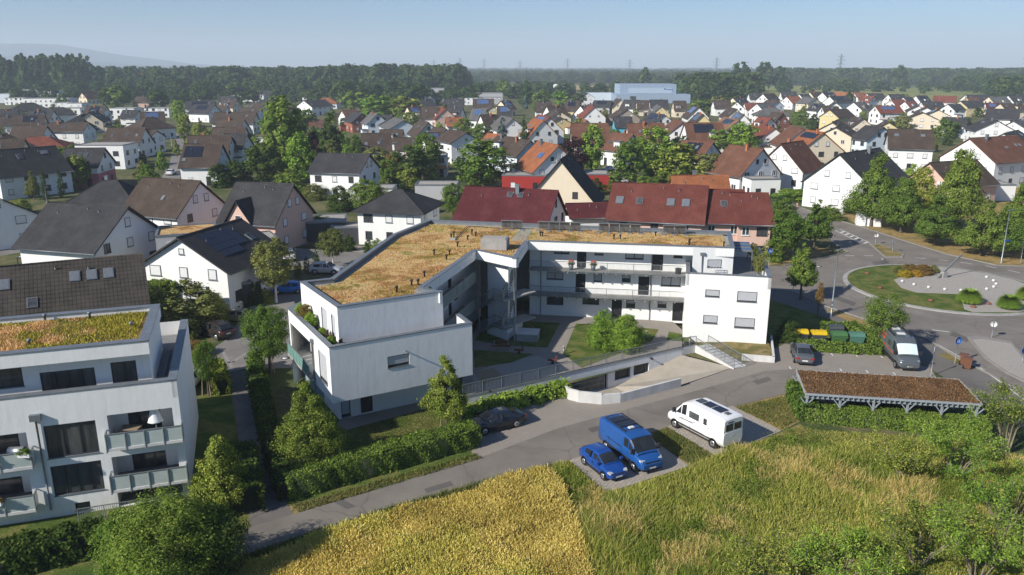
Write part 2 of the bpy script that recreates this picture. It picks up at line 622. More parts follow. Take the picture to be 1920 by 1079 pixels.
def prof(kind, h):
 if kind == 'round':
  return np.sqrt(np.clip(1 - ((h - 0.47) / 0.53) ** 2, 0, 1))
 if kind == 'linden':
  return np.clip(h / 0.16, 0, 1) ** 0.6 * np.clip((1 - h) / 0.80, 0, 1) ** 0.85
 if kind == 'cone':
  return np.clip(h / 0.06, 0, 1) ** 0.5 * np.clip(1 - h, 0, 1) ** 0.9
 if kind == 'column':
  return np.clip(h / 0.12, 0, 1) ** 0.5 * np.clip((1 - h) / 0.55, 0, 1) ** 0.6
 if kind == 'bush':
  return np.clip(h / 0.05, 0, 1) ** 0.3 * np.sqrt(np.clip(1 - (h / 1.0) ** 2.2, 0, 1))
 return np.sqrt(np.clip(1 - ((h - 0.5) / 0.5) ** 2, 0, 1)) * 0.9      # loose


CROWNS = {}


def crown_mesh(kind, lod, var, leaf):
 key = (kind, lod, var, leaf == 'wood')
 if key in CROWNS:
  return CROWNS[key]
 rg = np.random.default_rng(100 + hash((len(kind), lod, var)) % 1000 + ord(kind[0]))
 n, ls, K = [(34000, 0.0128, 170), (16000, 0.018, 120), (5200, 0.031, 75), (1300, 0.062, 44), (64000, 0.0085, 240)][lod]
 if kind == 'loose':
  n = int(n * 0.55)
 if kind == 'column':
  ls *= 0.7
 h = rg.random(K * 8)
 keep = rg.random(K * 8) < prof(kind, h) ** 1.2 + 0.03
 h = h[keep][:K]
 K = len(h)
 a = rg.random(K) * 2 * math.pi + np.arange(K) * 2.4
 lobes = 1 + 0.16 * np.sin(3 * a + var * 2.0 + 4 * h) + 0.10 * np.sin(5 * a - 7 * h + var)
 rr = prof(kind, h) * R0 * (0.30 + 0.62 * np.sqrt(rg.random(K))) * lobes
 c = np.stack([rr * np.cos(a), rr * np.sin(a), h], axis=1)
 cr = (0.088 if kind in ('cone', 'linden') else 0.112) * (0.6 + 0.8 * rg.random(K)) * (0.55 + 0.5 * prof(kind, h))
 if kind == 'column':
  cr *= 0.6
 k = rg.integers(0, K, n)
 d = rg.normal(size=(n, 3))
 d /= np.linalg.norm(d, axis=1, keepdims=True)
 p = c[k] + d * (cr[k] * rg.random(n) ** 0.45)[:, None] * np.array([1.0, 1.0, 0.95])
 out = p - np.array([0, 0, 0.4])
 out /= np.linalg.norm(out, axis=1, keepdims=True) + 1e-9
 nr = d * 0.8 + out * 0.6 + np.array([0, 0, 0.3]) + rg.normal(size=(n, 3)) * 0.45
 nr /= np.linalg.norm(nr, axis=1, keepdims=True)
 gap = np.sin(p[:, 0] * 17 + var) * np.sin(p[:, 1] * 19 + 1.3) * np.sin(p[:, 2] * 23 + 2 * var) + rg.normal(size=n) * 0.25
 stray = rg.random(n) < 0.06
 p[stray] += rg.normal(size=(n, 3))[stray] * 0.03
 p[:, 2] = np.clip(p[:, 2], 0.0, 1.04)
 p, nr = p[gap > -0.2], nr[gap > -0.2]
 v, f = leaf_quads(p, nr, ls, rg)
 me = np_mesh('crown', v, f, [LEAF[leaf]])
 CROWNS[key] = me
 return me


def foliage(name, kind, lod, var, leaf, parent, loc, scale):
 o = link(name, crown_mesh(kind, lod, var, leaf), parent, loc, 0, scale)
 if leaf != 'wood':
  o.material_slots[0].link = 'OBJECT'
  o.material_slots[0].material = LEAF[leaf]
 return o


TRUNKS = {}


def trunk_mesh(var, cb, mat):
 key = (var, round(cb, 1), mat.name)
 if key in TRUNKS:
  return TRUNKS[key]
 rg = random.Random(var * 7 + 3)
 mb = MB()
 mb.tube([(0, 0, -0.02), (0.004, 0.002, 0.1), (-0.004, 0.004, cb), (0.006, -0.004, cb + (1 - cb) * 0.35), (0, 0, cb + (1 - cb) * 0.7)],
   [0.027, 0.020, 0.017, 0.012, 0.004], 7)
 for i in range(7):
  a = i * 2.4 + rg.random()
  z = cb + (1 - cb) * (0.02 + 0.07 * i)
  l = 0.15 + 0.08 * rg.random()
  mb.tube([(0, 0, z), (math.cos(a) * l * 0.5, math.sin(a) * l * 0.5, z + 0.06), (math.cos(a) * l, math.sin(a) * l, z + 0.17)], [0.009, 0.006, 0.002], 5)
 TRUNKS[key] = mb.mesh('trunk', mat)
 return TRUNKS[key]


WTRUNK = M('whitewashed bark', (0.62, 0.60, 0.56), (0.45, 0.43, 0.4), 4)
TREES = []


def tree(kind, x, yb, yt, wpx, leaf='mid', cb=0.2, name=None, label=None, zone=None, z0=0.0, white=False, stakes=False, cat='tree', lod=None, cen=None):
 b = G(x, yb, z0) if cen is None else Vector((*cen, z0))
 h = max(HT(b, yt) - z0, 0.6)
 w = wpx / PXM(b)
 d = b.y
 if lod is None:
  lod = (4 if w > 4.6 and d < 52 else 0) if d < 78 else 1 if d < 170 else 2 if d < 420 else 3
 i = len(TREES)
 name = name or {'round': 'broadleaf_tree', 'linden': 'linden_tree', 'cone': 'conifer_tree', 'column': 'columnar_tree', 'bush': 'bush', 'loose': 'loose_tree'}[kind]
 t = thing(name, label, cat, b, (i * 1.7) % 6.28)
 t['zone'] = zone or ''
 if kind == 'bush':
  cb = 0.0
 cz = cb * h
 foliage('crown', kind, lod, i % (2 if lod < 2 else 1 if lod == 4 else 3), leaf, t, (0, 0, cz), (w / 2 / R0, w / 2 / R0, h - cz))
 if lod != 3 and kind != 'bush':
  link('trunk', trunk_mesh(i % 3, max(cb, 0.12), WTRUNK if white else BARK), t, (0, 0, 0), 0, (h, h, h))
 if stakes:
  for k in range(3):
   a = k * 2.1
   mb = MB().tube([(0.55 * math.cos(a), 0.55 * math.sin(a), 0), (0.38 * math.cos(a), 0.38 * math.sin(a), 1.9)], 0.045, 6)
   mb.build('stake', WOODP, t, False)
  mb = MB()
  for k in range(3):
   a, c = k * 2.1, (k + 1) * 2.1
   mb.bar((0.38 * math.cos(a), 0.38 * math.sin(a), 1.8), (0.38 * math.cos(c), 0.38 * math.sin(c), 1.8), 0.05, 0.09)
  mb.build('brace', WOODP, t, False)
 TREES.append((t, kind, leaf, x, zone))
 return t


def hedge(name, label, path, w, h, leaf='mid', z0=0.0, dens=170, ls=0.10, px=True, cat='hedge', rough=0.10):
 q = [G(x, y, z0) if px else Vector((x, y, z0)) for x, y in path]
 rg = np.random.default_rng(len(label) * 13 + len(path))
 vv, ff, mm = [], [], []
 base = 0
 for a, b in zip(q[:-1], q[1:]):
  e = b - a
  L = e.length
  e = e / L
  nrm = Vector((-e.y, e.x, 0))
  N = int(dens * L * (w + 2 * h))
  u = rg.random(N) * (L + w * 0.5) - w * 0.25
  per = rg.random(N) * (w + 2 * h)
  side = np.where(per < h, -1.0, np.where(per < h + w, 0.0, 1.0))
  lat = np.where(side == 0, per - h - w / 2, side * w / 2)
  zz = np.where(side == 0, h, np.where(side < 0, per, per - h - w))
  wob = rough * (np.sin(u * 2.1 + a.x) + np.sin(u * 5.3 + zz * 3) + rg.normal(size=N) * 0.9)
  lat = lat + np.where(side == 0, 0, side * wob)
  zz = zz + np.where(side == 0, wob * 0.8, 0)
  ex, nn = np.array(e), np.array(nrm)
  p = np.array(a)[None] + u[:, None] * ex + lat[:, None] * nn + np.stack([0 * zz, 0 * zz, zz], 1)
  nr = side[:, None] * nn + np.where(side == 0, 1.0, 0.35)[:, None] * np.array([0, 0, 1.0]) + rg.normal(size=(N, 3)) * 0.55
  nr /= np.linalg.norm(nr, axis=1, keepdims=True)
  v, f = leaf_quads(p, nr, ls, rg)
  vv.append(v)
  ff.append(f + base)
  mm.append(np.zeros(len(f)))
  base += len(v)
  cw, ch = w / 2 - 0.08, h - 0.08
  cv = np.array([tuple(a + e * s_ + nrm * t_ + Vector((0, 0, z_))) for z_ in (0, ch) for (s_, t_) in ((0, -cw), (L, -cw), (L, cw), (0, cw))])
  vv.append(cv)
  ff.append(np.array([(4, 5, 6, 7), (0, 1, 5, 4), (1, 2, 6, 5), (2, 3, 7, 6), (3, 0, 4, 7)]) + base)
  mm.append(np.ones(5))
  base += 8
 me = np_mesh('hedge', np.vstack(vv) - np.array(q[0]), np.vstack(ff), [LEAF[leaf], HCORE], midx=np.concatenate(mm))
 return tag(link(name, me, None, q[0]), label, cat)


def blades(pts, hgt, wid, lean, rg, z0=0.0, ear=None, zz=None):
 """upright blades: two quads each; ear widens the upper one"""
 n = len(pts)
 a = rg.random(n) * 2 * math.pi
 dx = np.stack([np.cos(a), np.sin(a), np.zeros(n)], 1)
 la = rg.random(n) * 2 * math.pi
 ln = np.stack([np.cos(la), np.sin(la), np.zeros(n)], 1) * (lean * rg.random(n) * hgt)[:, None]
 zb = np.full(n, z0) if zz is None else zz
 b = np.stack([pts[:, 0], pts[:, 1], zb], 1)
 up = np.array([0, 0, 1.0])
 mid = b + up * (hgt * 0.62)[:, None] + ln * 0.35
 tip = b + up * hgt[:, None] + ln
 w0 = dx * (wid / 2)[:, None]
 w1 = w0 * (0.8 if ear is None else 0.6)
 w2 = w0 * (0.12 if ear is None else ear)
 v = np.stack([b - w0, b + w0, mid + w1, mid - w1, tip + w2, tip - w2], 1).reshape(-1, 3)
 i = np.arange(n)[:, None] * 6
 f = np.hstack([i + np.array([0, 1, 2, 3]), i + np.array([3, 2, 4, 5])]).reshape(-1, 4)
 return v, f


def stuff_mesh(name, v, f, mats, label, cat, parent=None, midx=None):
 me = np_mesh(name, v, f, mats, midx=midx)
 o = link(name, me, parent)
 return tag(o, label, cat if parent is None else None, None, 'stuff')

# ---------------------------------------------------------------- ground, fields, roads, paths
EARTH = turf('ground cover', [(0.25, (0.0585, 0.0806, 0.0286)), (0.45, (0.111, 0.12, 0.0468)), (0.6, (0.195, 0.163, 0.0806)), (0.8, (0.0715, 0.0975, 0.0338))], 0.06, 2.5)
LAWN = turf('lawn', [(0.25, (0.065, 0.104, 0.0208)), (0.5, (0.111, 0.146, 0.0312)), (0.68, (0.202, 0.182, 0.0624)), (0.85, (0.13, 0.143, 0.039))], 0.4, 8)
DRYG = turf('dry grass', [(0.25, (0.15, 0.137, 0.0442)), (0.5, (0.26, 0.202, 0.0845)), (0.7, (0.351, 0.254, 0.127)), (0.85, (0.117, 0.13, 0.039))], 0.35, 8)
STRAW = turf('straw verge', [(0.25, (0.286, 0.202, 0.078)), (0.5, (0.39, 0.267, 0.114)), (0.75, (0.182, 0.163, 0.0585))], 0.3, 7)
CROP = turf('ripe crop field', [(0.3, (0.33, 0.25, 0.10)), (0.6, (0.42, 0.32, 0.14)), (0.8, (0.26, 0.24, 0.09))], 0.004, 0.3)
MEAD = turf('green meadow field', [(0.3, (0.17, 0.20, 0.05)), (0.55, (0.28, 0.27, 0.09)), (0.8, (0.12, 0.16, 0.04))], 0.006, 0.3)
ROAD = asphalt('road asphalt', (0.190, 0.168, 0.146))
LANE = asphalt('lane asphalt', (0.190, 0.168, 0.142))
STREET = asphalt('street asphalt', (0.196, 0.181, 0.168))
PATHD = asphalt('path asphalt', (0.150, 0.136, 0.124))
PATCH = asphalt('asphalt patch', (0.115, 0.105, 0.095))
PAVE = pavers('grey pavers', (0.30, 0.262, 0.222), 0.30, 0.15, 0.5, 0.6)
PAVE2 = pavers('parking pavers', (0.30, 0.268, 0.232), 0.34, 0.17, -0.15, 0.65)
PAVE3 = pavers('pad pavers', (0.37, 0.325, 0.275), 0.6, 0.25, -1.0, 0.5)
SLABS = pavers('terrace slabs', (0.20, 0.20, 0.205), 0.5, 0.5, 0.5, 0.7)
KERB = M('kerb stone', (0.27, 0.25, 0.225), (0.2, 0.185, 0.17), 2.5, rough=0.9)
GRAVEL = M('gravel', (0.43, 0.395, 0.35), (0.24, 0.22, 0.195), 14, rough=1.0, bmp=0.8, bscale=40)
SAND = M('sand', (0.32, 0.25, 0.16), (0.26, 0.2, 0.13), 3, rough=1.0)

PIT = [G(x, y) for x, y in ((1050, 724), (1057, 741), (1066, 749), (1085, 754), (1128, 758), (1163, 755), (1277, 724), (1375, 690), (1279, 664))]
_b = (-8800, -240), (8800, -240), (8800, PIT[7].y), (PIT[7].x, PIT[7].y)
tag(MB().add([(*p, 0) for p in _b] + [(p.x, p.y, 0) for p in PIT[6::-1]] + [(-8800, PIT[0].y, 0)], [tuple(range(12))])
 .add([(8800, PIT[7].y, 0), (8800, 8600, 0), (-8800, 8600, 0), (-8800, PIT[0].y, 0), tuple(PIT[0]), tuple(PIT[8]), tuple(PIT[7])], [tuple(range(7))]).build('ground', EARTH), kind='structure')
for pts, m in [(((1400, 198), (1960, 198), (1960, 172), (1850, 164), (1600, 162), (1400, 162)), MEAD),
               (((880, 172), (1030, 170), (1160, 168), (1160, 161), (1000, 160), (860, 163)), CROP),
               (((620, 170), (740, 168), (700, 163), (600, 165)), CROP),
               (((1600, 165), (1680, 172), (1660, 160), (1600, 158)), CROP),
               (((1180, 170), (1300, 172), (1300, 163), (1180, 163)), CROP),
               (((540, 178), (640, 178), (630, 172), (545, 172)), CROP)]:
 sheet('field', pts, 0.06, m)

# the lane along the corn field, its apron and the pads
sheet('lane', [(300, 1110), (440, 1046), (600, 994), (742, 948), (860, 921), (943, 893), (1067, 863), (1150, 838), (1253, 800), (1373, 763), (1475, 738), (1520, 716), (1500, 692),
               (1437, 695), (1327, 727), (1193, 763), (1047, 803), (903, 857), (742, 906), (542, 967), (480, 985), (300, 1050)], 0.012, LANE)
sheet('apron', [(903, 858), (885, 850), (870, 800), (905, 768), (1000, 745), (1056, 741), (1066, 749), (1085, 754), (1128, 758), (1163, 755), (1277, 724), (1375, 690), (1400, 680), (1450, 655), (1482, 640), (1480, 610), (1530, 640), (1660, 668), (1745, 690),
    (1760, 715), (1640, 760), (1530, 760), (1475, 742), (1437, 700), (1193, 768), (1047, 808)], 0.008, PAVE)
sheet('parking_pad', [(1067, 863), (1138, 924), (1292, 874), (1213, 816)], 0.016, PAVE3)
sheet('parking_pad', [(1250, 800), (1343, 856), (1466, 808), (1373, 761)], 0.016, PAVE3)
sheet('parking_lot', [(1484, 650), (1500, 645), (1660, 668), (1745, 692), (1735, 705), (1495, 692)], 0.014, PAVE2)
sheet('lawn', [(630, 800), (560, 880), (530, 950), (885, 862), (890, 800), (880, 770), (800, 760), (645, 800)], 0.006, LAWN)
sheet('verge', [(535, 952), (548, 966), (742, 905), (905, 858), (885, 850)], 0.005, DRYG)
sheet('verge', [(1213, 816), (1253, 801), (1343, 856), (1292, 874)], 0.013, DRYG)
sheet('verge', [(1375, 763), (1478, 738), (1500, 790), (1465, 808)], 0.013, STRAW)
sheet('verge', [(1138, 926), (1292, 876), (1345, 858), (1466, 810), (1500, 795), (1530, 830), (1300, 900), (1160, 950)], 0.004, DRYG)
sheet('footpath', [(425, 700), (470, 690), (482, 760), (520, 900), (548, 965), (470, 990), (452, 860), (440, 760)], 0.010, PATHD)
sheet('garden_strip', [(340, 705), (425, 695), (452, 860), (470, 985), (400, 1010), (350, 940)], 0.007, LAWN)
sheet('lawn', [(-200, 1000), (0, 975), (215, 950), (430, 905), (470, 985), (300, 1060), (0, 1130), (-200, 1170)], 0.006, LAWN)

# streets of the estate
sheet('estate_street', [(330, 700), (420, 640), (470, 575), (545, 545), (610, 520), (690, 545), (640, 600), (555, 650), (560, 690), (480, 692), (425, 700), (345, 720)], 0.010, STREET)
sheet('estate_street', [(380, 452), (520, 463), (700, 476), (830, 486), (840, 520), (690, 500), (600, 500), (540, 500), (500, 515), (470, 480), (380, 472)], 0.011, STREET)
sheet('estate_street', [(300, 340), (318, 305), (328, 265), (338, 215), (352, 215), (348, 265), (345, 305), (335, 345), (345, 400), (300, 380)], 0.010, STREET)
sheet('estate_street', [(0, 455), (120, 380), (150, 382), (60, 470), (0, 480)], 0.009, STREET)
sheet('driveway', [(520, 440), (575, 420), (610, 445), (560, 463), (523, 461)], 0.013, PAVE2)
sheet('driveway', [(640, 470), (650, 460), (690, 462), (680, 475)], 0.014, PAVE2)
for a, b, w in [((415, 661), (432, 690), 0.3), ((345, 692), (395, 684), 0.3), ((395, 684), (440, 680), 0.3), ((440, 680), (472, 657), 0.3)]:
 q, r = G(*a), G(*b)
 tag(MB().wall(q, r, 0.0, 0.016, w).build('gutter_stones', KERB), None, None, None, 'structure')

# main road and roundabout
RPOLY = [(1440, 372), (1478, 390), (1510, 412), (1550, 438), (1562, 455), (1590, 473), (1531, 488), (1470, 500), (1440, 498), (1440, 545), (1487, 548), (1550, 577), (1620, 600), (1682, 614), (1742, 640), (1800, 676),
         (1860, 705), (1990, 790), (2250, 960), (2400, 930), (2150, 720), (2200, 640), (2200, 500), (1920, 499), (1868, 497), (1774, 476), (1695, 451), (1625, 428), (1550, 407), (1500, 388), (1450, 365)]
sheet('main_road', RPOLY, 0.008, ROAD)
sheet('pavement', [(1440, 546), (1487, 548), (1550, 577), (1620, 600), (1682, 614), (1742, 640), (1800, 676), (1860, 706), (1990, 792), (1960, 830), (1850, 760), (1745, 692), (1660, 640), (1560, 600), (1440, 560)], 0.005, PATHD)
sheet('verge', [(1550, 578), (1620, 601), (1640, 612), (1622, 616), (1552, 585)], 0.012, STRAW)
sheet('verge', [(1440, 560), (1560, 600), (1660, 640), (1640, 660), (1480, 640), (1440, 640)], 0.010, LAWN)
sheet('verge', [(1758, 664), (1780, 662), (1835, 690), (1822, 692), (1770, 672)], 0.018, DRYG)
sheet('verge', [(1562, 400), (1625, 427), (1695, 450), (1774, 475), (1868, 496), (1920, 498), (2200, 498), (2200, 330), (1900, 350), (1640, 380)], 0.006, STRAW)
sheet('verge', [(1440, 470), (1500, 455), (1560, 470), (1531, 485), (1440, 498)], 0.014, STRAW)

RC, RR = (55.2, 97.7), 12.1


def ringp(k, a0=0.0, a1=360.0, n=48):
 return [(RC[0] + k * math.cos(math.radians(a0 + (a1 - a0) * i / n)), RC[1] + k * math.sin(math.radians(a0 + (a1 - a0) * i / n))) for i in range(n + 1)]


isl = thing('roundabout_island', 'round traffic island with lawn, gravel bed and pale kerb ring', 'traffic island', (RC[0], RC[1], 0))
mb = MB()
o, i_ = ringp(RR), ringp(RR - 0.55)
for k in range(48):
 a, b, c, d = o[k], o[k + 1], i_[k + 1], i_[k]
 mb.add([(*a, 0), (*b, 0), (*b, 0.12), (*a, 0.12), (*d, 0.16), (*c, 0.16)], [(0, 1, 2, 3), (3, 2, 5, 4)])
mb.build('kerb_ring', CONC, isl)
mb = MB()
mb.prism(i_[:-1], 0.0, 0.155)
mb.build('lawn_disc', LAWN, isl)
gv = [G(x, y, 0.17) for x, y in ((1676, 525), (1690, 540), (1720, 549), (1780, 551), (1800, 552), (1808, 580), (1830, 590), (1915, 588), (1960, 580), (1990, 545), (1960, 520), (1900, 505), (1850, 512), (1800, 503), (1760, 498), (1720, 508))]
gv = [(q.x, q.y) for q in gv]
gv2 = []
for x, y in gv:
 dx, dy = x - RC[0], y - RC[1]
 r = math.hypot(dx, dy)
 k = min(1.0, (RR - 0.75) / r)
 gv2.append((RC[0] + dx * k, RC[1] + dy * k))
mb = MB()
mb.prism(gv2, 0.155, 0.175)
mb.build('gravel_bed', GRAVEL, isl)

for pts in ([(1629, 458), (1650, 458), (1695, 478), (1693, 484), (1660, 484)], [(1813, 634), (1830, 632), (1895, 642), (1935, 690), (1990, 740), (1975, 745), (1885, 700), (1845, 672)]):
 q = [G(x, y) for x, y in pts]
 t = thing('splitter_island', 'small kerbed splitter island ' + ('before the road lined with lindens' if pts[0][0] < 1700 else 'beside the blue arrow sign'), 'traffic island', q[0])
 MB().prism(q, 0, 0.12).build('kerb', KERB, t)
 c = sum((Vector(v) for v in q), Vector()) / len(q)
 inn = [c + (v - c) * 0.86 for v in q]
 MB().prism(inn, 0.1, 0.14).build('planting_strip', DRYG if pts[0][0] < 1700 else GRAVEL, t)
kerb('kerb_line', [(1440, 545), (1487, 547), (1550, 576), (1620, 599), (1682, 613), (1742, 639), (1800, 675), (1860, 705), (1990, 790)], KERB)
kerb('kerb_line', [(1500, 389), (1550, 408), (1625, 429), (1695, 452), (1774, 477), (1868, 498), (1920, 500), (2200, 501)], KERB)
kerb('kerb_line', [(1440, 372), (1478, 391), (1510, 413), (1550, 439), (1562, 456), (1590, 474), (1531, 487), (1470, 499)], KERB)

# painted lines
mk = MB()


def dash(a, b, w=0.14, z=0.014, m=mk):
 q, r = G(*a), G(*b)
 e = (r - q).normalized()
 n = Vector((-e.y, e.x, 0)) * w / 2
 u = Vector((0, 0, z))
 m.add([q - n + u, r - n + u, r + n + u, q + n + u], [(0, 1, 2, 3)])


for a, b in [((1584, 480), (1602, 480)), ((1620, 480), (1638, 480)), ((1656, 465), (1672, 472)), ((1716, 484), (1737, 485)), ((1760, 488), (1778, 489)), ((1800, 492), (1825, 496)), ((1848, 499), (1868, 503)),
             ((1890, 507), (1912, 512)), ((1515, 559), (1530, 565)), ((1485, 546), (1498, 549)), ((1545, 425), (1562, 432)), ((1748, 619), (1780, 623)), ((1538, 417), (1550, 424))]:
 dash(a, b, 0.16)
dash((1563, 431), (1612, 456), 0.13)
dash((1575, 430), (1632, 456), 0.13)
for k in range(6):
 t = k / 5.0
 dash((1576 + 44 * t, 437 + 20 * t), (1584 + 44 * t, 434 + 20 * t), 0.4)
dash((1838, 690), (1990, 800), 0.12)
dash((1740, 636), (1990, 778), 0.10)
for a, b in [((1558, 663), (1562, 668)), ((1603, 664), (1608, 670)), ((1650, 666), (1655, 672)), ((1480, 688), (1483, 693)), ((1575, 692), (1578, 697)), ((1624, 695), (1628, 700)), ((1674, 699), (1680, 704))]:
 dash(a, b, 0.12, 0.022)
tag(mk.build('road_markings', PAINTW), None, None, None, 'structure')
for pts in ([(800, 925), (850, 910), (845, 902), (795, 917)], [(1110, 812), (1160, 797), (1152, 790), (1102, 804)], [(1420, 722), (1448, 713), (1440, 706), (1412, 715)], [(1640, 520 - 22), (1668, 494), (1662, 488), (1634, 492)], [(1560, 560), (1600, 574), (1606, 568), (1566, 554)], [(1780, 628), (1812, 642), (1820, 636), (1788, 622)], [(650, 955), (668, 950), (640, 935), (622, 940)]):
 sheet('asphalt_patch', pts, 0.0165, PATCH)

# ---------------------------------------------------------------- pieces of buildings
def wall_holes(mb, A, B, z0, z1, rects, depth=0.14, mi=0, mrev=None):
 """upright face from A to B (outside on its right) with real openings and their reveals"""
 A, B = Vector((A[0], A[1])), Vector((B[0], B[1]))
 L = (B - A).length
 e = (B - A) / L
 n = Vector((e.y, -e.x))
 us = sorted({0.0, L, *[min(max(r[0], 0), L) for r in rects], *[min(max(r[2], 0), L) for r in rects]})
 zs = sorted({z0, z1, *[min(max(r[1], z0), z1) for r in rects], *[min(max(r[3], z0), z1) for r in rects]})

 def q(u, z, d=0.0):
  p = A + e * u - n * d
  return (p.x, p.y, z)
 for u0, u1 in zip(us[:-1], us[1:]):
  for a, b in zip(zs[:-1], zs[1:]):
   um, zm = (u0 + u1) / 2, (a + b) / 2
   if any(r[0] < um < r[2] and r[1] < zm < r[3] for r in rects):
    continue
   mb.add([q(u0, a), q(u1, a), q(u1, b), q(u0, b)], [(0, 1, 2, 3)], mi)
 for r in rects:
  u0, a, u1, b = r[:4]
  for (s, t, v, w) in ((u0, a, u0, b), (u1, b, u1, a), (u0, b, u1, b), (u1, a, u0, a)):
   mb.add([q(s, t), q(v, w), q(v, w, depth), q(s, t, depth)], [(0, 1, 2, 3)], mi if mrev is None else mrev)
 return mb


def at_wall(A, B, u, z, d=0.0):
 e = Vector((B[0] - A[0], B[1] - A[1])).normalized()
 p = Vector((A[0], A[1])) + e * u + Vector((e.y, -e.x)) * d
 return Vector((p.x, p.y, z))


def window(parent, A, B, r, style='shut', depth=0.10, mull=1, frame=None, name='window', half=None):
 """fills opening r = (u0, z0, u1, z1); frame, pane(s) and roller shutter lie behind the wall face"""
 u0, z0, u1, z1 = r[:4]
 frame = frame or DARKF
 t = 0.07
 mb = MB()

 def slab(m, a, b, c, d, y0, y1, mi=0):
  p = [at_wall(A, B, s, zz, -y) for (s, zz) in ((a, b), (c, b), (c, d), (a, d)) for y in (y0, y1)]
  m.add(p, [(0, 2, 4, 6), (1, 7, 5, 3), (0, 1, 3, 2), (2, 3, 5, 4), (4, 5, 7, 6), (6, 7, 1, 0)], mi)
 slab(mb, u0, z0, u0 + t, z1, depth - 0.05, depth + 0.05)
 slab(mb, u1 - t, z0, u1, z1, depth - 0.05, depth + 0.05)
 slab(mb, u0 + t, z0, u1 - t, z0 + t, depth - 0.05, depth + 0.05)
 slab(mb, u0 + t, z1 - t, u1 - t, z1, depth - 0.05, depth + 0.05)
 for k in range(1, mull):
  uc = u0 + (u1 - u0) * k / mull
  slab(mb, uc - t * 0.6, z0 + t, uc + t * 0.6, z1 - t, depth - 0.045, depth + 0.045)
 w = mb.build(name, frame, parent)
 pm = MB()
 if name == 'door':
  slab(pm, u0 + t, z0 + t, u1 - t, z1 - t, depth, depth + 0.04)
  pm.build('leaf', DOOR, w)
  hm = MB()
  slab(hm, u1 - t - 0.16, (z0 + z1) / 2 - 0.12, u1 - t - 0.12, (z0 + z1) / 2 + 0.12, depth - 0.07, depth)
  hm.build('handle', STEEL, w)
  return w
 h = 1.0 if style == 'shut' else (half or 0.0)
 zc = z1 - t - (z1 - z0 - 2 * t) * (0.92 if h == 1.0 else h)
 for k in range(mull):
  a, b = u0 + (u1 - u0) * k / mull + t * 0.6, u0 + (u1 - u0) * (k + 1) / mull - t * 0.6
  pm = MB()
  slab(pm, a, z0 + t, b, z1 - t, depth + 0.02, depth + 0.03)
  pm.build('pane', GLASS, w)
 if h:
  sm = MB()
  nl = max(3, int((z1 - t - zc) / 0.09))
  for i in range(nl):
   za = zc + (z1 - t - zc) * i / nl
   zb = zc + (z1 - t - zc) * (i + 0.86) / nl
   slab(sm, u0 + t, za, u1 - t, zb, depth - 0.035, depth - 0.01)
  slab(sm, u0 + t, zc, u1 - t, z1 - t, depth - 0.015, depth - 0.005)
  sm.build('roller_shutter', SHUT, w)
 sl = MB()
 e_ = 0.04
 slab(sl, u0 - e_, z0 - 0.04, u1 + e_, z0 + 0.012, -0.05, depth)
 sl.build('sill', ZINC, w)
 return w


def railing(parent, pts, h=1.0, every=1.6, bar=0.11, name='railing', mat=None, infill='bars', r=0.016):
 """posts, top and bottom rail and bars along pts (world points at deck height)"""
 mat = mat or STEEL
 mb = MB()
 pts = [Vector(p) for p in pts]
 up = Vector((0, 0, 1))
 for a, b in zip(pts[:-1], pts[1:]):
  L = (b - a).length
  mb.bar(a + up * h, b + up * h, 0.05, 0.05)
  mb.bar(a + up * 0.1, b + up * 0.1, 0.03, 0.03)
  n = max(1, round(L / every))
  for k in range(n + 1):
   p = a.lerp(b, k / n)
   mb.bar(p - up * 0.12, p + up * h, 0.045, 0.045)
  if infill == 'bars':
   n = max(2, int(L / bar))
   for k in range(1, n):
    p = a.lerp(b, k / n)
    mb.bar(p + up * 0.1, p + up * h, r * 1.25, r * 1.25)
 return mb.build(name, mat, parent)


SEDUM = turf('sedum roof', [(0.12, (0.20, 0.17, 0.04)), (0.32, (0.38, 0.17, 0.075)), (0.5, (0.60, 0.36, 0.16)), (0.7, (0.72, 0.50, 0.25)), (0.9, (0.28, 0.23, 0.06))], 0.3, 7)
SEDBL = leafmat('dry sedum stalks', (0.52, 0.32, 0.14), (0.76, 0.51, 0.25), (0.84, 0.64, 0.35), 0.2, patch=0.33)
SEDRU = leafmat('rusty sedum', (0.30, 0.12, 0.05), (0.48, 0.21, 0.09), (0.62, 0.33, 0.15), 0.15)
SEDGR = leafmat('green sedum', (0.17, 0.175, 0.03), (0.32, 0.30, 0.055), (0.55, 0.45, 0.07), 0.15)


def sedum(parent, poly, z, n, gfrac, seed, name='roof_planting', hmax=0.13, gth=0.5, rust=0.45):
 rg = np.random.default_rng(seed)
 p = scatter(poly, n, rg)
 f_ = wavy(p[:, 0], p[:, 1], 0.55, seed)
 keep = rg.random(n) < 0.25 + 0.9 * f_
 p, f_ = p[keep], f_[keep]
 v, f = blades(p, hmax * (0.3 + 1.1 * wavy(p[:, 0], p[:, 1], 1.3, 4.0)) * (0.5 + 0.7 * rg.random(len(p))), 0.025 + 0.035 * rg.random(len(p)), 0.9, rg, z)
 g2 = wavy(p[:, 0], p[:, 1], 0.9, seed + 2.0)
 mi = (rg.random(len(p)) < np.clip((g2 - gth) * 6, 0.04, 0.9) * gfrac).astype(int)
 r3 = wavy(p[:, 0], p[:, 1], 0.8, seed + 6.0) - 0.012 * (p[:, 1] - 70)
 mi = np.where((mi == 0) & (rg.random(len(p)) < np.clip((r3 - rust) * 6, 0.05, 0.85)), 2, mi)
 off = parent.location
 o = stuff_mesh(name, v - np.array(off), f, [SEDBL, SEDGR, SEDRU], None, None, parent, np.repeat(mi, 2))
 return o


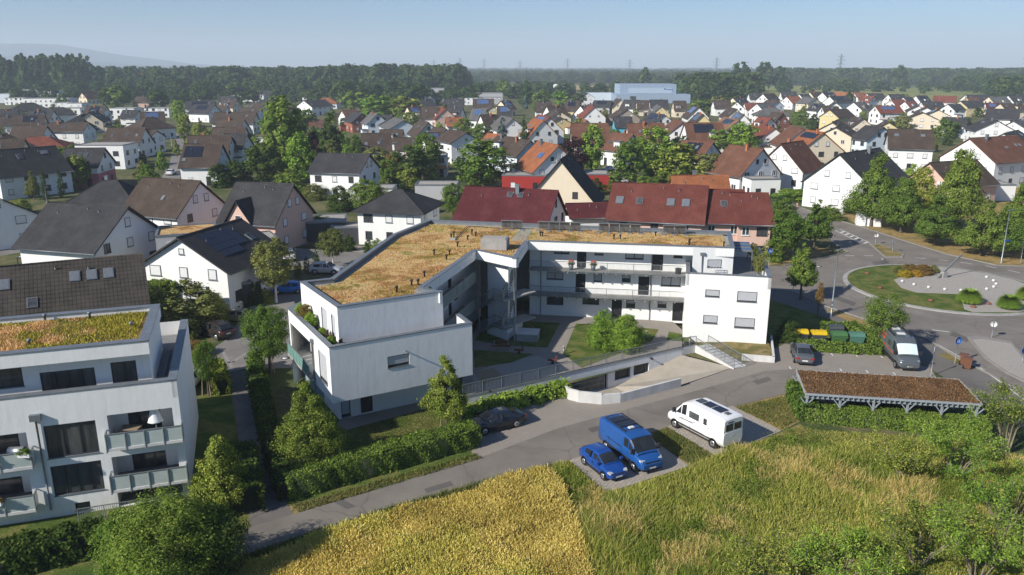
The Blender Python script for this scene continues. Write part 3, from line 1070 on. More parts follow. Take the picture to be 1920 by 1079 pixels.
def coping(parent, pts, z, w=0.42, h=0.07, closed=False, name='coping', mat=None):
 mb = MB()
 q = [Vector((p[0], p[1], 0)) for p in pts]
 if closed:
  q.append(q[0])
 for k, (a, b) in enumerate(zip(q[:-1], q[1:])):
  e = (b - a).normalized()
  zz = z + 0.004 * (k % 2)
  mb.wall(a - e * 0.04, b + e * 0.04, zz, zz + h, w, 0, 0.04)
 return mb.build(name, mat or ZINC, parent)


# ---------------------------------------------------------------- the white L-shaped block
Z0, Z1, Z2, ZR = 0.6, 3.35, 6.15, 9.2
ab = thing('apartment_building', 'white angular three-storey apartment block with tan sedum roof and courtyard galleries', 'building', G(780, 700, 0))
rp = {k: G(x, y, ZR) for k, (x, y) in dict(A=(563, 529), B=(632, 577), C=(830, 548), D=(793, 540), E=(893, 470), F=(968, 486), G=(990, 453), H=(1021, 456), I=(1377, 466), J=(1370, 435), K=(805, 413), N=(737, 440), L=(620, 523)).items()}
rp['I'] = G(1377, 466, ZR)
order = [rp[k] for k in ('A', 'B', 'C', 'D', 'E', 'F', 'G', 'I', 'J', 'K', 'N', 'L')]
# terrace-level block at the field end
T = [G(540, 580, 7.0), G(617, 653, 7.0), G(885, 607, 7.0), G(862, 590, 7.0)]
e1 = (rp['I'] - rp['G']).normalized()
e1.z = 0
e2 = Vector((-e1.y, e1.x, 0))
GW = 1.55                                                    # gallery depth
fa = rp['G'] + e2 * GW                                       # right wing facade behind the gallery
fb = rp['I'] + e2 * GW
inA = rp['D'] - (rp['E'] - rp['D']).normalized().cross(Vector((0, 0, 1))) * -0.0
dl = (rp['E'] - rp['D']).normalized()
nl_ = Vector((-dl.y, dl.x, 0))                               # into the left wing
ia, ib = rp['D'] + nl_ * 1.5 - dl * 1.5, rp['E'] + nl_ * 1.5 + dl * 6.0
BX = [G(1280, 629, Z0), G(1438, 637, Z0)]                    # end block front, at its foot
bx0, bx1 = G(1287, 513, 7.3), G(1447, 521, 7.3)
bx0.z = bx1.z = 0
bxe = (bx1 - bx0).normalized()
bxn = Vector((-bxe.y, bxe.x, 0))
bx2, bx3 = bx1 + bxn * 13.5, bx0 + bxn * 13.5

# end block front with four shuttered windows
A, B = bx0, bx1
rs = []
for x1, y1, x2, y2 in [(1323, 543, 1349, 558), (1383, 546.5, 1419, 568), (1319, 591, 1345, 608), (1378, 595.5, 1414.5, 617)]:
 u0, za = UV(A, B, x1, y1)
 u1, zb = UV(A, B, x2, y2)
 rs.append((u0, min(za, zb), u1, max(za, zb)))
mb = MB()
wall_holes(mb, A, B, 0.2, 7.3, rs)
wall_holes(mb, bx1, bx2, 0.2, 7.3, [])
wall_holes(mb, bx2, bx3, 0.2, 7.3, [])
wall_holes(mb, bx3, bx0, 0.2, 7.3, [])
mb.build('end_block_wall', WHITE, ab)
for r in rs:
 window(ab, A, B, r, 'shut')
q = [bx0, bx1, bx2, bx3]
mb = MB()
for a, b in zip(q, q[1:] + q[:1]):
 mb.wall(a, b, 6.1, 7.28, 0.3, 0, -0.003)
mb.build('parapet', WHITE, ab)
coping(ab, q, 7.3, 0.42, 0.07, True)
MB().prism([bx0 + bxn * 0.2, bx1 + bxn * 0.2, bx2 - bxn * 0.2, bx3 - bxn * 0.2], 6.0, 6.25).build('roof_terrace', SLABS, ab)
# penthouse over the end block
I0 = rp['I'] - bxe * 8.3
h0 = G(1300, 466, ZR)
pa, pb = h0 + bxn * 0.3, rp['I'] + bxn * 0.3
rs = []
for x1, y1, x2, y2 in [(1327, 487, 1353, 502)]:
 u0, za = UV(pa, pb, x1, y1)
 u1, zb = UV(pa, pb, x2, y2)
 rs.append((u0, min(za, zb), u1, max(za, zb)))
mb = MB()
wall_holes(mb, pa, pb, 6.2, ZR, rs)
pj = rp['J'] - e1 * 0.1
wall_holes(mb, pb, pj, 6.2, ZR, [])
mb.build('penthouse_wall', WHITE, ab)
for r in rs:
 window(ab, pa, pb, r, 'shut')
mb = MB()
dp = at_wall(pa, pb, UV(pa, pb, 1327, 480)[0] - 0.55, 0, 0.06)
mb.tube([(dp.x, dp.y, 6.3), (dp.x, dp.y, 8.5)], 0.06, 8)
mb.obox((dp.x, dp.y, 8.55), bxe * 0.25, bxn * 0.09, (0, 0, 0.14))
mb.build('downpipe', ZINC, ab)

# right wing facade behind the galleries
A, B = fa, fb - e1 * 1.2
doors = [(1082, 475, 1099, 498.5), (1079.5, 521, 1097, 555), (1223, 482, 1242, 515), (1197, 529, 1216, 562), (1147, 571, 1165, 598), (1261, 580, 1279, 612)]
wins = [(1039, 472, 1067, 484, 'shut'), (1115, 475.5, 1131, 487.5, 'shut'), (1172.5, 479, 1206, 496.5, 'shut'), (1263, 483, 1279, 495, 'open'), (985, 470, 993, 480, 'open'), (985, 515, 995, 531, 'shut'),
  (1025, 517, 1056, 531, 'shut'), (1113, 524, 1128, 539, 'shut'), (1166, 526, 1181.5, 539, 'half'), (1240, 530, 1275, 548, 'shut'), (985, 560, 999, 572, 'half'), (1025, 563, 1056, 579, 'open'),
  (1092, 568, 1123, 580, 'open'), (1174, 574, 1190, 589, 'half'), (1233, 577, 1248.5, 589, 'half')]
rs, ds = [], []
lv = [(Z0, Z1), (Z1, Z2), (Z2, ZR)]
for x1, y1, x2, y2 in doors:
 u0, za = UV(A, B, x1, y1)
 u1, zb = UV(A, B, x2, y2)
 fl = Z2 if y1 < 500 else Z1 if y1 < 560 else Z0
 ds.append((u0, fl + 0.02, u1, fl + 2.1))
for x1, y1, x2, y2, s in wins:
 u0, za = UV(A, B, x1, y1)
 u1, zb = UV(A, B, x2, y2)
 fl = Z2 if y1 < 490 else Z1 if y1 < 545 else Z0
 hh = (y2 - y1) / 17.5
 rs.append((u0, fl + 2.15 - hh, u1, fl + 2.15, s))
L_ = (Vector((B.x, B.y)) - Vector((A.x, A.y))).length
rs = [r for r in rs if r[0] > 0.05 and r[2] < L_]
mb = MB()
wall_holes(mb, A, B, 0.4, 8.6, [r[:4] for r in rs] + ds)
mb.build('courtyard_wall', WHITE, ab)
for r in rs:
 window(ab, A, B, r, 'shut' if r[4] == 'shut' else 'open', mull=2 if r[2] - r[0] > 1.3 else 1, half=0.45 if r[4] == 'half' else None)
for r in ds:
 window(ab, A, B, r, name='door', depth=0.1)
mb = MB()
for x in (1014, 1220):
 u = UV(A, B, x, 540)[0]
 p = at_wall(A, B, u, 0, 0.06)
 mb.tube([(p.x, p.y, Z0), (p.x, p.y, 8.6)], 0.05, 8)
mb.build('downpipe', ZINC, ab)
back = [A, B, rp['J'], rp['K']]
mb = MB()
wall_holes(mb, B, rp['J'] - e1 * 0.3, 0.4, 8.6, [])
wall_holes(mb, rp['J'], rp['K'], 0.4, ZR, [])
wall_holes(mb, rp['K'], rp['N'], 0.4, ZR, [])
wall_holes(mb, rp['N'], rp['L'] - Vector((0, 0, 0)), 0.4, ZR, [])
mb.build('outer_wall', WHITE, ab)
# galleries of the right wing
g0, g1 = rp['G'] + e1 * 0.2, rp['G'] + e1 * ((bx0 - rp['G']).dot(e1) + 0.3)
for z in (Z1, Z2):
 mb = MB()
 mb.wall(g0, g1, z - 0.16, z - 0.02, GW - 0.02, 0, 0)
 n = 16
 for k in range(n + 1):
  p = g0.lerp(g1, k / n)
  mb.wall(p - e2 * 0.14, p + e2 * GW, z - 0.26, z - 0.165, 0.12)
 gl = mb.build('gallery_floor', CONC, ab)
 mb = MB()
 n = 46
 for k in range(n):
  p = g0.lerp(g1, (k + 0.5) / n)
  mb.wall(p - e1 * 0.14, p + e1 * 0.14, z - 0.10, z + 0.004, 0.14, 0, 0.15)
 mb.build('edge_grating', STEEL, gl)
 railing(ab, [Vector((g0.x, g0.y, z)) - e2 * 0.1, Vector((g1.x, g1.y, z)) - e2 * 0.1], 1.0, 2.6, 0.12)
# roof: slab edge band, deck, coping
mb = MB()
ccw = order
for a, b in zip(ccw, ccw[1:] + ccw[:1]):
 mb.wall(a, b, 8.32, ZR, 0.35, 0, -0.002)
mb.build('roof_edge', WHITE, ab)


def inset(poly, d):
 out = []
 n = len(poly)
 for i in range(n):
  p0, p1, p2 = [Vector((q[0], q[1])) for q in (poly[i - 1], poly[i], poly[(i + 1) % n])]
  a, b = (p1 - p0).normalized(), (p2 - p1).normalized()
  na, nb = Vector((-a.y, a.x)), Vector((-b.y, b.x))
  m = na + nb
  k = d / max(0.35, 1 + na.dot(nb))
  out.append(p1 + m * k)
 return out


MB().prism(inset(order, 0.03), 8.27, 8.47).build('roof_slab', WHITE, ab)
deck = inset(order, 0.36)
mb = MB()
for a, b in zip(deck, deck[1:] + deck[:1]):
 mb.wall(a, b, 8.88, ZR - 0.01, 0.02)
mb.build('parapet_lining', ZINC, ab)
mb = MB()
mb.add([(p.x, p.y, 8.86) for p in deck], [tuple(range(len(deck)))])
mb.build('sedum_bed', SEDUM, ab)
sedum(ab, inset(order, 0.7), 8.86, 30000, 1.0, 5)
coping(ab, order, ZR, 0.46, 0.07, True)
mb = MB()
for k in range(len(order)):
 a, b = deck[k], deck[(k + 1) % len(deck)]
 mb.wall((a.x, a.y), (b.x, b.y), 8.862, 8.875, 0.5, 0, 0)
mb.build('gravel_edge', GRAVEL, ab)
# gravel path on the roof, stair head box, vents
p0, p1 = G(985, 452, 8.9), G(1000, 428, 8.9)
MB().wall(p0, p1, 8.87, 8.882, 1.6).build('gravel_path', GRAVEL, ab)
sb = G(932, 462, 9.1)
mb = MB()
mb.obox((sb.x - 0.2, sb.y, 9.45), e1 * 1.35, e2 * 0.95, (0, 0, 0.55))
mb.build('stair_head_box', CONC, ab)
mb = MB()
mb.obox((sb.x - 0.2, sb.y, 10.03), e1 * 1.2, e2 * 0.8, (0, 0, 0.03))
mb.build('gravel_cap', GRAVEL, ab)
for x, y, s in [(846, 447, 1), (851, 445, 1.3), (885, 440, 1.2), (892, 443, 1), (877, 450, 1), (858, 463, 1.1), (814, 478, 1.1), (843, 478, 1), (837, 487, 1), (796, 519, 1.1), (772, 535, 1), (784, 534, 1),
    (744, 548, 1.1), (806, 548, 0.9), (1013, 443, 1), (1017, 443, 1), (1151, 448, 1), (1163, 448.5, 1), (1229, 442, 0.9), (1293, 456, 1), (1292, 461, 1.1), (1357, 462, 1)]:
 p = G(x, y, 8.9)
 MB().lathe([(0.07, 0), (0.07, 0.34 * s), (0.13, 0.35 * s), (0.13, 0.5 * s), (0.05, 0.52 * s)], p, 10).build('vent_pipe', PLASTIC, ab)
p = G(849, 450, 8.88)
MB().obox(p + Vector((0, 0, 0.1)), e1 * 0.32, e2 * 0.25, (0, 0, 0.1)).build('vent_base', CONC, ab)
mb = MB()
for a, b in [((853, 446), (876, 424)), ((855, 447), (880, 424)), ((878, 424), (938, 428))]:
 mb.tube([G(*a, 8.98), G(*b, 8.98)], 0.035, 5)
mb.build('roof_conduit', PLASTIC, ab)
# solar collectors on frames along the back edge
for xa, xb, n in [(940, 979, 2), (1009, 1088, 4), (1122, 1201, 4), (1243, 1286, 2)]:
 yb = 430 + (xa - 940) * 0.031
 a, b = G(xa, yb, 8.95), G(xb, yb + (xb - xa) * 0.031, 8.95)
 ex = (b - a).normalized()
 ny = Vector((-ex.y, ex.x, 0))
 L = (b - a).length
 fr = MB()
 for k in range(n + 1):
  p = a + ex * (L * k / n)
  fr.bar(p - Vector((0, 0, 0.1)), p + Vector((0, 0, 1.0)), 0.05)
  fr.bar(p + ny * 0.9, p + Vector((0, 0, 1.02)), 0.04)
  fr.obox(p + Vector((0, 0, -0.02)), ex * 0.25, ny * 0.2, (0, 0, 0.07))
 fr.bar(a + Vector((0, 0, 1.04)), b + Vector((0, 0, 1.04)), 0.18, 0.05)
 f_ = fr.build('collector_frame', STEEL, ab)
 for k in range(n):
  c = a + ex * (L * (k + 0.5) / n)
  up = (Vector((0, 0, 1.0)) - ny * 0.55).normalized()
  MB().obox(c + Vector((0, 0, 0.52)) + ny * 0.42, ex * (L / n / 2 - 0.06), up * 0.5, up.cross(ex) * 0.03).build('solar_collector', ZINC, f_)

# field-end block: upper storey and the block below with its roof terrace
up_poly = [rp['A'], rp['B'], rp['C'], rp['D'], rp['E'] + nl_ * 1.5, rp['L'] + dl * 8, rp['L']]
mb = MB()
wall_holes(mb, rp['B'], rp['C'], 6.0, 8.4, [])
rs = []
for x1, y1, x2, y2 in [(602, 582, 614, 608), (621, 600, 630, 632)]:
 u0, za = UV(rp['A'], rp['B'], x1, y1)
 u1, zb = UV(rp['A'], rp['B'], x2, y2)
 rs.append((max(0.3, min(u0, u1)), 6.3, max(u0, u1), 8.3))
wall_holes(mb, rp['A'], rp['B'], 6.0, 8.4, rs)
wall_holes(mb, rp['C'], rp['D'], 6.0, 8.4, [])
wall_holes(mb, rp['L'], rp['A'], 6.0, 8.4, [])
mb.build('upper_wall', WHITE, ab)
for r in rs:
 window(ab, rp['A'], rp['B'], r, 'shut')
tA, tB = T[0], T[1]
tl = (T[0] - T[1]).normalized()
T4, T5 = T[3] + dl * 0.0, T[0] + dl * 9.5
fr_ = []
for x1, y1, x2, y2 in [(726, 670, 768, 691)]:
 u0, za = UV(T[1], T[2], x1, y1)
 u1, zb = UV(T[1], T[2], x2, y2)
 u0, u1 = UV(T[1], T[2], 727, 680)[0], UV(T[1], T[2], 767.5, 675)[0]
 zt, zb = UV(T[1], T[2], 747, 666)[1], UV(T[1], T[2], 747, 688)[1]
 fr_.append((u0, zb, u1, zt))
mb = MB()
wall_holes(mb, T[1], T[2], 2.55, 7.0, fr_, 0.16)
wl = (T[1] - T[0]).length
lo = [(0.4, 4.35, wl * 0.60, 6.15), (wl * 0.74, 3.6, wl * 0.92, 6.0)]
wall_holes(mb, T[0], T[1], 2.9, 7.0, lo[1:] + [(0.35, 3.2, wl * 0.60, 5.9)], 0.16)
wall_holes(mb, T[2], T[3], 2.55, 7.0, [])
wall_holes(mb, T5, T[0], 0.1, 7.0, [])
mb.build('end_wall', WHITE, ab)
window(ab, T[1], T[2], fr_[0], 'open', half=0.78)
window(ab, T[0], T[1], lo[1], 'shut')
mb = MB()
mb.prism(inset([T[0], T[1], T[2], T[3], rp['D'] + nl_ * 3, T5], 0.03), 2.56, 2.9)
mb.build('overhang_floor', WHITE, ab)
mb = MB()
mb.prism([T[0] + nl_ * -0.0 + Vector((0.25, 0.1, 0)), T[1] + Vector((0, 0.35, 0)), T[2] + Vector((-0.3, 0, 0)), T[3] + Vector((-0.2, 0, 0)), rp['D'] + nl_ * 3, T5], 5.95, 6.12)
mb.build('roof_terrace', SLABS, ab)
mb = MB()
for a, b in [(T[0], T[1]), (T[1], T[2]), (T[2], T[3]), (T5, T[0])]:
 mb.wall(a, b, 6.0, 6.99, 0.28, 0, -0.003)
mb.build('parapet', WHITE, ab)
coping(ab, [T5, T[0], T[1], T[2], T[3]], 7.0, 0.42, 0.07)
# loggia behind the green glass balcony on the lane side
li = (T[1] - T[0]).normalized()
ln = Vector((li.y, -li.x, 0))
mb = MB()
b0, b1 = T[0] + li * 0.35, T[0] + li * (wl * 0.60)
mb.wall(b0, b1, 3.0, 3.16, 0.4, 0, 0.4)
bal = mb.build('balcony', CONC, ab)
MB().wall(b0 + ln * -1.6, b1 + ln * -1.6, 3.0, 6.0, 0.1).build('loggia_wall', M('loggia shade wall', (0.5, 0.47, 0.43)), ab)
GG = M('green balcony glass', (0.16, 0.30, 0.27), (0.2, 0.34, 0.31), 1, rough=0.15, spec=0.6)
n = 7
for k in range(n):
 p, q_ = b0.lerp(b1, (k + 0.04) / n) + ln * 0.38, b0.lerp(b1, (k + 0.96) / n) + ln * 0.38
 MB().wall(p, q_, 3.2, 4.15, 0.03).build('glass_panel', GG, bal)
mb = MB()
mb.bar(b0 + ln * 0.38 + Vector((0, 0, 4.2 - 7.0)), b1 + ln * 0.38 + Vector((0, 0, 4.2 - 7.0)), 0.06)
mb.build('hand_rail', STEEL, bal)
mb = MB()
dq = b1 + ln * 0.1 + li * 0.35
mb.tube([(dq.x, dq.y, 0.2), (dq.x, dq.y, 6.2)], 0.07, 8)
mb.obox((dq.x, dq.y, 6.3), li * 0.2, ln * 0.12, (0, 0, 0.15))
mb.build('downpipe', ZINC, ab)
# recessed ground floor under the overhang
ga = G(636, 785, 0.1)
fe = (T[2] - T[1]).normalized()
gb = ga + fe * ((T[2] - ga).dot(fe) - 0.4)
gs = []
for x1, x2, zt in [(640, 657, 2.15), (677, 699, 2.2)]:
 gs.append((max(0.15, UV(ga, gb, x1, 770)[0]), 0.12, UV(ga, gb, x2, 760)[0], zt))
sm = [(UV(ga, gb, x - 7, 730)[0], 1.75, UV(ga, gb, x + 7, 730)[0], 2.2) for x in (738, 772, 802)]
mb = MB()
wall_holes(mb, ga, gb, 0.0, 2.6, gs + sm, 0.15)
gc = ga - li * 10.0
wall_holes(mb, gc, ga, 0.0, 2.6, [])
wall_holes(mb, gb, gb - li * 9.0, 0.0, 2.6, [])
mb.build('ground_floor_wall', WHITE, ab)
window(ab, ga, gb, gs[0], 'shut')
window(ab, ga, gb, gs[1], name='door')
for r in sm:
 window(ab, ga, gb, r, 'open')
mb = MB()
gd = gc + (ga - gc) * 0.15
mb.wall(gc + ln * 0.05, gc.lerp(ga, 0.62) + ln * 0.05, 0.05, 2.4, 0.08)
mb.build('panel_doors', M('grey blue doors', (0.25, 0.31, 0.36), (0.2, 0.26, 0.31), 1), ab)
sheet('plinth_paving', [(632, 800), (650, 806), (900, 742), (885, 715), (640, 780)], 0.018, PAVE2)
# wall lamp and its bracket on the end wall
p = at_wall(T[1], T[2], UV(T[1], T[2], 758, 655)[0], 5.75, 0)
MB().bar(p, p + Vector((fe.y, -fe.x, 0)) * 0.35, 0.06, 0.1).build('wall_lamp', STEEL, ab)

# left wing, courtyard side: facade, galleries with green-grey panels
mb = MB()
wdo = []
Lw = (ib - ia).length
for z in (Z0, Z1, Z2):
 for k in range(3):
  u = 2.6 + k * 4.6
  wdo.append((u, z + 0.03, u + 0.95, z + 2.1, 'd'))
  wdo.append((u + 1.7, z + 1.2, u + 2.9, z + 2.1, 'w'))
wdo = [r for r in wdo if r[2] < Lw]
wall_holes(mb, ia, ib, 0.3, 8.4, [r[:4] for r in wdo])
mb.build('courtyard_wall', WHITE, ab)
for r in wdo:
 if r[4] == 'd':
  window(ab, ia, ib, r, name='door')
 else:
  window(ab, ia, ib, r, 'shut')
PANEL = M('green grey balcony panel', (0.20, 0.245, 0.24), (0.17, 0.21, 0.205), 1.0, rough=0.5)
ga0, ga1 = rp['D'] + dl * 0.6, rp['E'] - dl * 0.3
for z in (Z1, Z2):
 mb = MB()
 mb.wall(ga0, ga1, z - 0.2, z, 1.48)
 gl = mb.build('gallery_floor', CONC, ab)
 n = 7
 for k in range(n):
  MB().wall(ga0.lerp(ga1, (k + 0.015) / n), ga0.lerp(ga1, (k + 0.985) / n), z - 0.05, z + 0.98, 0.04, 0, 0.05).build('balustrade_panel', PANEL, gl)
 MB().wall(ga0, ga1, z + 1.0, z + 1.05, 0.07, 0, 0.065).build('hand_rail', STEEL, gl)
# stair tower
ea = rp['E'] + (rp['F'] - rp['E']).normalized() * 0.15 + nl_ * -0.0
fe2 = (rp['F'] - rp['E']).normalized()
fn2 = Vector((fe2.y, -fe2.x, 0))
sa = rp['E'] - fn2 * 1.3 + fe2 * 0.3
sb_ = sa + fe2 * 2.9
sdir = (rp['G'] - rp['F']).normalized()
mb = MB()
wall_holes(mb, sa, sb_, 0.3, 8.4, [])
wall_holes(mb, sb_, sb_ + sdir * 5.5, 0.3, 8.4, [])
wall_holes(mb, sa - fn2 * 3, sa, 0.3, 8.4, [])
mb.build('stair_tower_wall', WHITE, ab)
for z in (Z0, Z1):
 mid = (z + (Z1 if z == Z0 else Z2)) / 2
 s0 = sa + fn2 * 0.75 + fe2 * 0.2
 s1 = sb_ + fn2 * 0.75 - fe2 * 0.7
 n = 8
 for k in range(n):
  p = s0.lerp(s1, (k + 0.5) / n)
  MB().obox((p.x, p.y, z + (mid - z) * (k + 1) / n - 0.04), fe2 * 0.21, fn2 * 0.6, (0, 0, 0.03)).build('stair_tread', CONC, ab)
 st = MB()
 st.bar(Vector((s0.x, s0.y, z - 0.05)) + fn2 * 0.62, Vector((s1.x, s1.y, mid - 0.05)) + fn2 * 0.62, 0.06, 0.28)
 st.build('stair_stringer', STEEL, ab)
 la = s1 + fe2 * 0.3
 lb = la + fe2 * 1.0
 MB().obox(((la.x + lb.x) / 2 - fn2.x * 1.6, (la.y + lb.y) / 2 - fn2.y * 1.6, mid - 0.06), fe2 * 0.8, fn2 * 2.4, (0, 0, 0.07)).build('stair_landing', CONC, ab)
 t0 = lb - fn2 * 0.2
 t1 = t0 + sdir * 3.2
 zt = Z1 if z == Z0 else Z2
 for k in range(n):
  p = t0.lerp(t1, (k + 0.5) / n) - fe2 * 0.6
  MB().obox((p.x, p.y, mid + (zt - mid) * (k + 1) / n - 0.04), fe2 * 0.6, sdir * 0.22, (0, 0, 0.03)).build('stair_tread', CONC, ab)
 railing(ab, [Vector((s0.x, s0.y, z + 0.05)) + fn2 * 0.64, Vector((s1.x, s1.y, mid)) + fn2 * 0.64, Vector((lb.x, lb.y, mid)) + fn2 * 0.78], 0.95, 1.2, 0.13, 'stair_railing')
 pa_, pb_ = Vector((lb.x, lb.y, mid)) + fn2 * 0.75, Vector((t1.x, t1.y, zt))
 mb = MB()
 d_ = Vector((0, 0, 1))
 mb.add([pa_ - d_ * 0.2, pb_ - d_ * 0.2, pb_ + d_ * 0.95, pa_ + d_ * 0.95], [(0, 1, 2, 3)])
 mb.add([p - fe2 * 0.05 for p in (pa_ - d_ * 0.2, pb_ - d_ * 0.2, pb_ + d_ * 0.95, pa_ + d_ * 0.95)], [(3, 2, 1, 0)])
 mb.build('stair_side_panel', PANEL, ab)
mb = MB()
for p in (rp['F'] - fe2 * 0.5 - fn2 * 0.3, rp['E'] + fn2 * -0.2 + fe2 * 0.1):
 mb.tube([(p.x, p.y, Z0), (p.x, p.y, 8.4)], 0.09, 8)
mb.build('canopy_post', STEEL, ab)
MB().prism([sa + fn2 * 1.1 + fe2 * 0.9, sb_ + fn2 * 1.35 + fe2 * 1.2, sb_ + fe2 * 1.3 + sdir * 3.6, sb_ + sdir * 3.6], 0.3, Z0 + 0.95).build('stair_base_wall', WHITE, ab)

# ---------------------------------------------------------------- courtyard and garage wall
CZ = 0.6
_wi = Vector((-0.12, 0.22, 0))
MB().prism([G(868, 745, 0.75) + _wi, G(1279, 653, 0.75) + _wi, G(1290, 628, CZ), G(1262, 604, CZ), G(985, 580, CZ), G(900, 600, CZ), G(870, 660, CZ)], 0.0, CZ).build('courtyard_ground', PAVE2)['kind'] = 'structure'
for pts in [[(905, 618), (975, 602), (1050, 606), (1026, 652), (940, 648), (890, 638)], [(888, 656), (1000, 664), (960, 680), (890, 690)], [(1080, 607), (1160, 610), (1235, 618), (1222, 640), (1090, 690), (1056, 664)], [(1254, 622), (1290, 628), (1300, 642), (1250, 638)]]:
 sheet('courtyard_lawn', pts, CZ + 0.02, LAWN)
sheet('sandpit', [(890, 698), (925, 690), (944, 708), (905, 722)], CZ + 0.03, SAND)
sheet('gravel_play_area', [(885, 700), (950, 676), (1010, 668), (1062, 690), (1060, 705), (890, 742)], CZ + 0.012, GRAVEL)
t = thing('concrete_shaft', 'low square concrete shaft block on shaded courtyard lawn', 'concrete block', G(989, 640, CZ))
c = G(990, 636, CZ)
MB().obox((c.x, c.y, CZ + 0.38), e1 * 1.05, e2 * 0.9, (0, 0, 0.38)).build('shaft_body', CONC, t)
MB().obox((c.x, c.y, CZ + 0.80), e1 * 1.12, e2 * 0.97, (0, 0, 0.04)).build('cover_slab', CONCW, t)
# bench
c = G(940, 657, CZ)
t = thing('park_bench', 'dark red wooden bench beside shaded courtyard path', 'bench', c)
rd = M('dark red boards', (0.16, 0.045, 0.03))
for k in range(3):
 MB().box(c.x - 0.9, c.y - 0.25 + k * 0.17, CZ + 0.42, c.x + 0.9, c.y - 0.12 + k * 0.17, CZ + 0.46).build('seat_slat', rd, t)
for k in range(2):
 MB().box(c.x - 0.9, c.y + 0.30, CZ + 0.60 + k * 0.16, c.x + 0.9, c.y + 0.34, CZ + 0.72 + k * 0.16).build('back_slat', rd, t)
for s in (-0.7, 0.7):
 m = MB()
 m.box(c.x + s - 0.04, c.y - 0.25, CZ, c.x + s + 0.04, c.y + 0.28, CZ + 0.41)
 m.box(c.x + s - 0.04, c.y + 0.25, CZ + 0.41, c.x + s + 0.04, c.y + 0.295, CZ + 0.9)
 m.build('leg', CONC, t)
for x, y, lb in [(1057, 665, 'between gravel area and sunny lawn'), (1212, 636, 'beside the big courtyard bush'), (1293, 646, 'at the head of the concrete stairs')]:
 p = G(x, y, CZ)
 t = thing('bollard_light', 'short grey bollard light ' + lb, 'bollard', p)
 MB().lathe([(0.08, 0), (0.08, 0.62)], (0, 0, 0), 10).build('post', STEEL, t, False)
 MB().lathe([(0.09, 0.62), (0.09, 0.8), (0.1, 0.81), (0.1, 0.86), (0.03, 0.88)], (0, 0, 0), 10).build('lamp_head', LAMPW, t, False)
for x, y, lb in [(973, 664, 'by the bench'), (1036, 683, 'on the gravel play area')]:
 p = G(x, y, CZ)
 t = thing('spring_rocker', 'small wooden spring rocker ' + lb, 'play equipment', p)
 MB().lathe([(0.12, 0), (0.14, 0.1), (0.1, 0.2), (0.14, 0.3)], (0, 0, 0), 8).build('spring', PLASTIC, t, False)
 MB().box(-0.45, -0.06, 0.3, 0.45, 0.06, 0.5).box(0.25, -0.05, 0.5, 0.4, 0.05, 0.85).build('body', rd, t, False)

# retaining wall with the garage entrance
wa, wm, wb = G(868, 752, 0), G(1060, 707, 0), G(1278, 656, 0)
wa, wb = G(868, 745, 0.75), G(1279, 653, 0.75)
gwl = thing('retaining_wall', 'long white retaining wall with garage door below courtyard railing', 'retaining wall', Vector((wa.x, wa.y, 0)))
SLOPE = -1.75


def wuv(x, y):
 return UV(wa, wb, x, y)


gd_ = (wuv(1061, 725)[0], -1.6, wuv(1140, 705)[0], wuv(1140, 699)[1])
w1 = (wuv(1153, 700)[0], wuv(1153, 714)[1] , wuv(1182, 700)[0], wuv(1182, 688)[1])
w2 = (wuv(1188, 700)[0], wuv(1188, 705)[1], wuv(1216, 700)[0], wuv(1216, 680)[1])
gd_ = (gd_[0], gd_[1], gd_[2], gd_[3])
mb = MB()
wall_holes(mb, wa, wb, -1.7, 0.75, [gd_, w1, w2], 0.25)
mb.build('wall_face', WHITE, gwl)
MB().wall(wa, wb, 0.70, 0.82, 0.3, 0, 0.03).build('coping', CONC, gwl)
for r in (w1, w2):
 m = MB()
 n = 12
 for k in range(n + 1):
  u = r[0] + (r[2] - r[0]) * k / n
  p = at_wall(wa, wb, u, 0, -0.12)
  m.bar((p.x, p.y, r[1]), (p.x, p.y, r[3]), 0.03)
 g = m.build('window_grille', DARKF, gwl)
 MB().wall(at_wall(wa, wb, r[0], 0, -0.24), at_wall(wa, wb, r[2], 0, -0.24), r[1], r[3], 0.03).build('pane', GLASS, g)
# sectional door: two leaves of panes
m = MB()
u0, z0_, u1, z1_ = gd_
um = u0 + (u1 - u0) * 0.42
cols = [u0 + 0.05, u0 + 0.9, um, um + (u1 - um) * 0.33, um + (u1 - um) * 0.66, u1 - 0.25]
for u in cols:
 p = at_wall(wa, wb, u, 0, -0.2)
 m.bar((p.x, p.y, z0_), (p.x, p.y, z1_), 0.09)
rows = [z1_ - 0.05 - 0.46 * k for k in range(6)]
for z in rows:
 m.wall(at_wall(wa, wb, cols[0], 0, -0.17), at_wall(wa, wb, cols[-1], 0, -0.17), z - 0.035, z + 0.035, 0.05)
gdo = m.build('garage_door', STEEL, gwl)
for a, b in zip(cols[:-1], cols[1:]):
 for k in range(5):
  MB().wall(at_wall(wa, wb, a + 0.03, 0, -0.21), at_wall(wa, wb, b - 0.03, 0, -0.21), rows[k + 1] + 0.04, rows[k] - 0.04, 0.02).build('pane', GLASS, gdo)
railing(gwl, [Vector((wa.x, wa.y, 0.82)), Vector((wb.x, wb.y, 0.82))], 1.0, 1.9, 0.13)
for x, y in [(917, 733), (986, 725), (1220, 672)]:
 u, z = wuv(x, y)
 p = at_wall(wa, wb, u, z, 0)
 pn = at_wall(wa, wb, u, z, 0.3)
 MB().bar(p, pn, 0.12, 0.16).build('wall_lamp', PLASTIC, gwl)
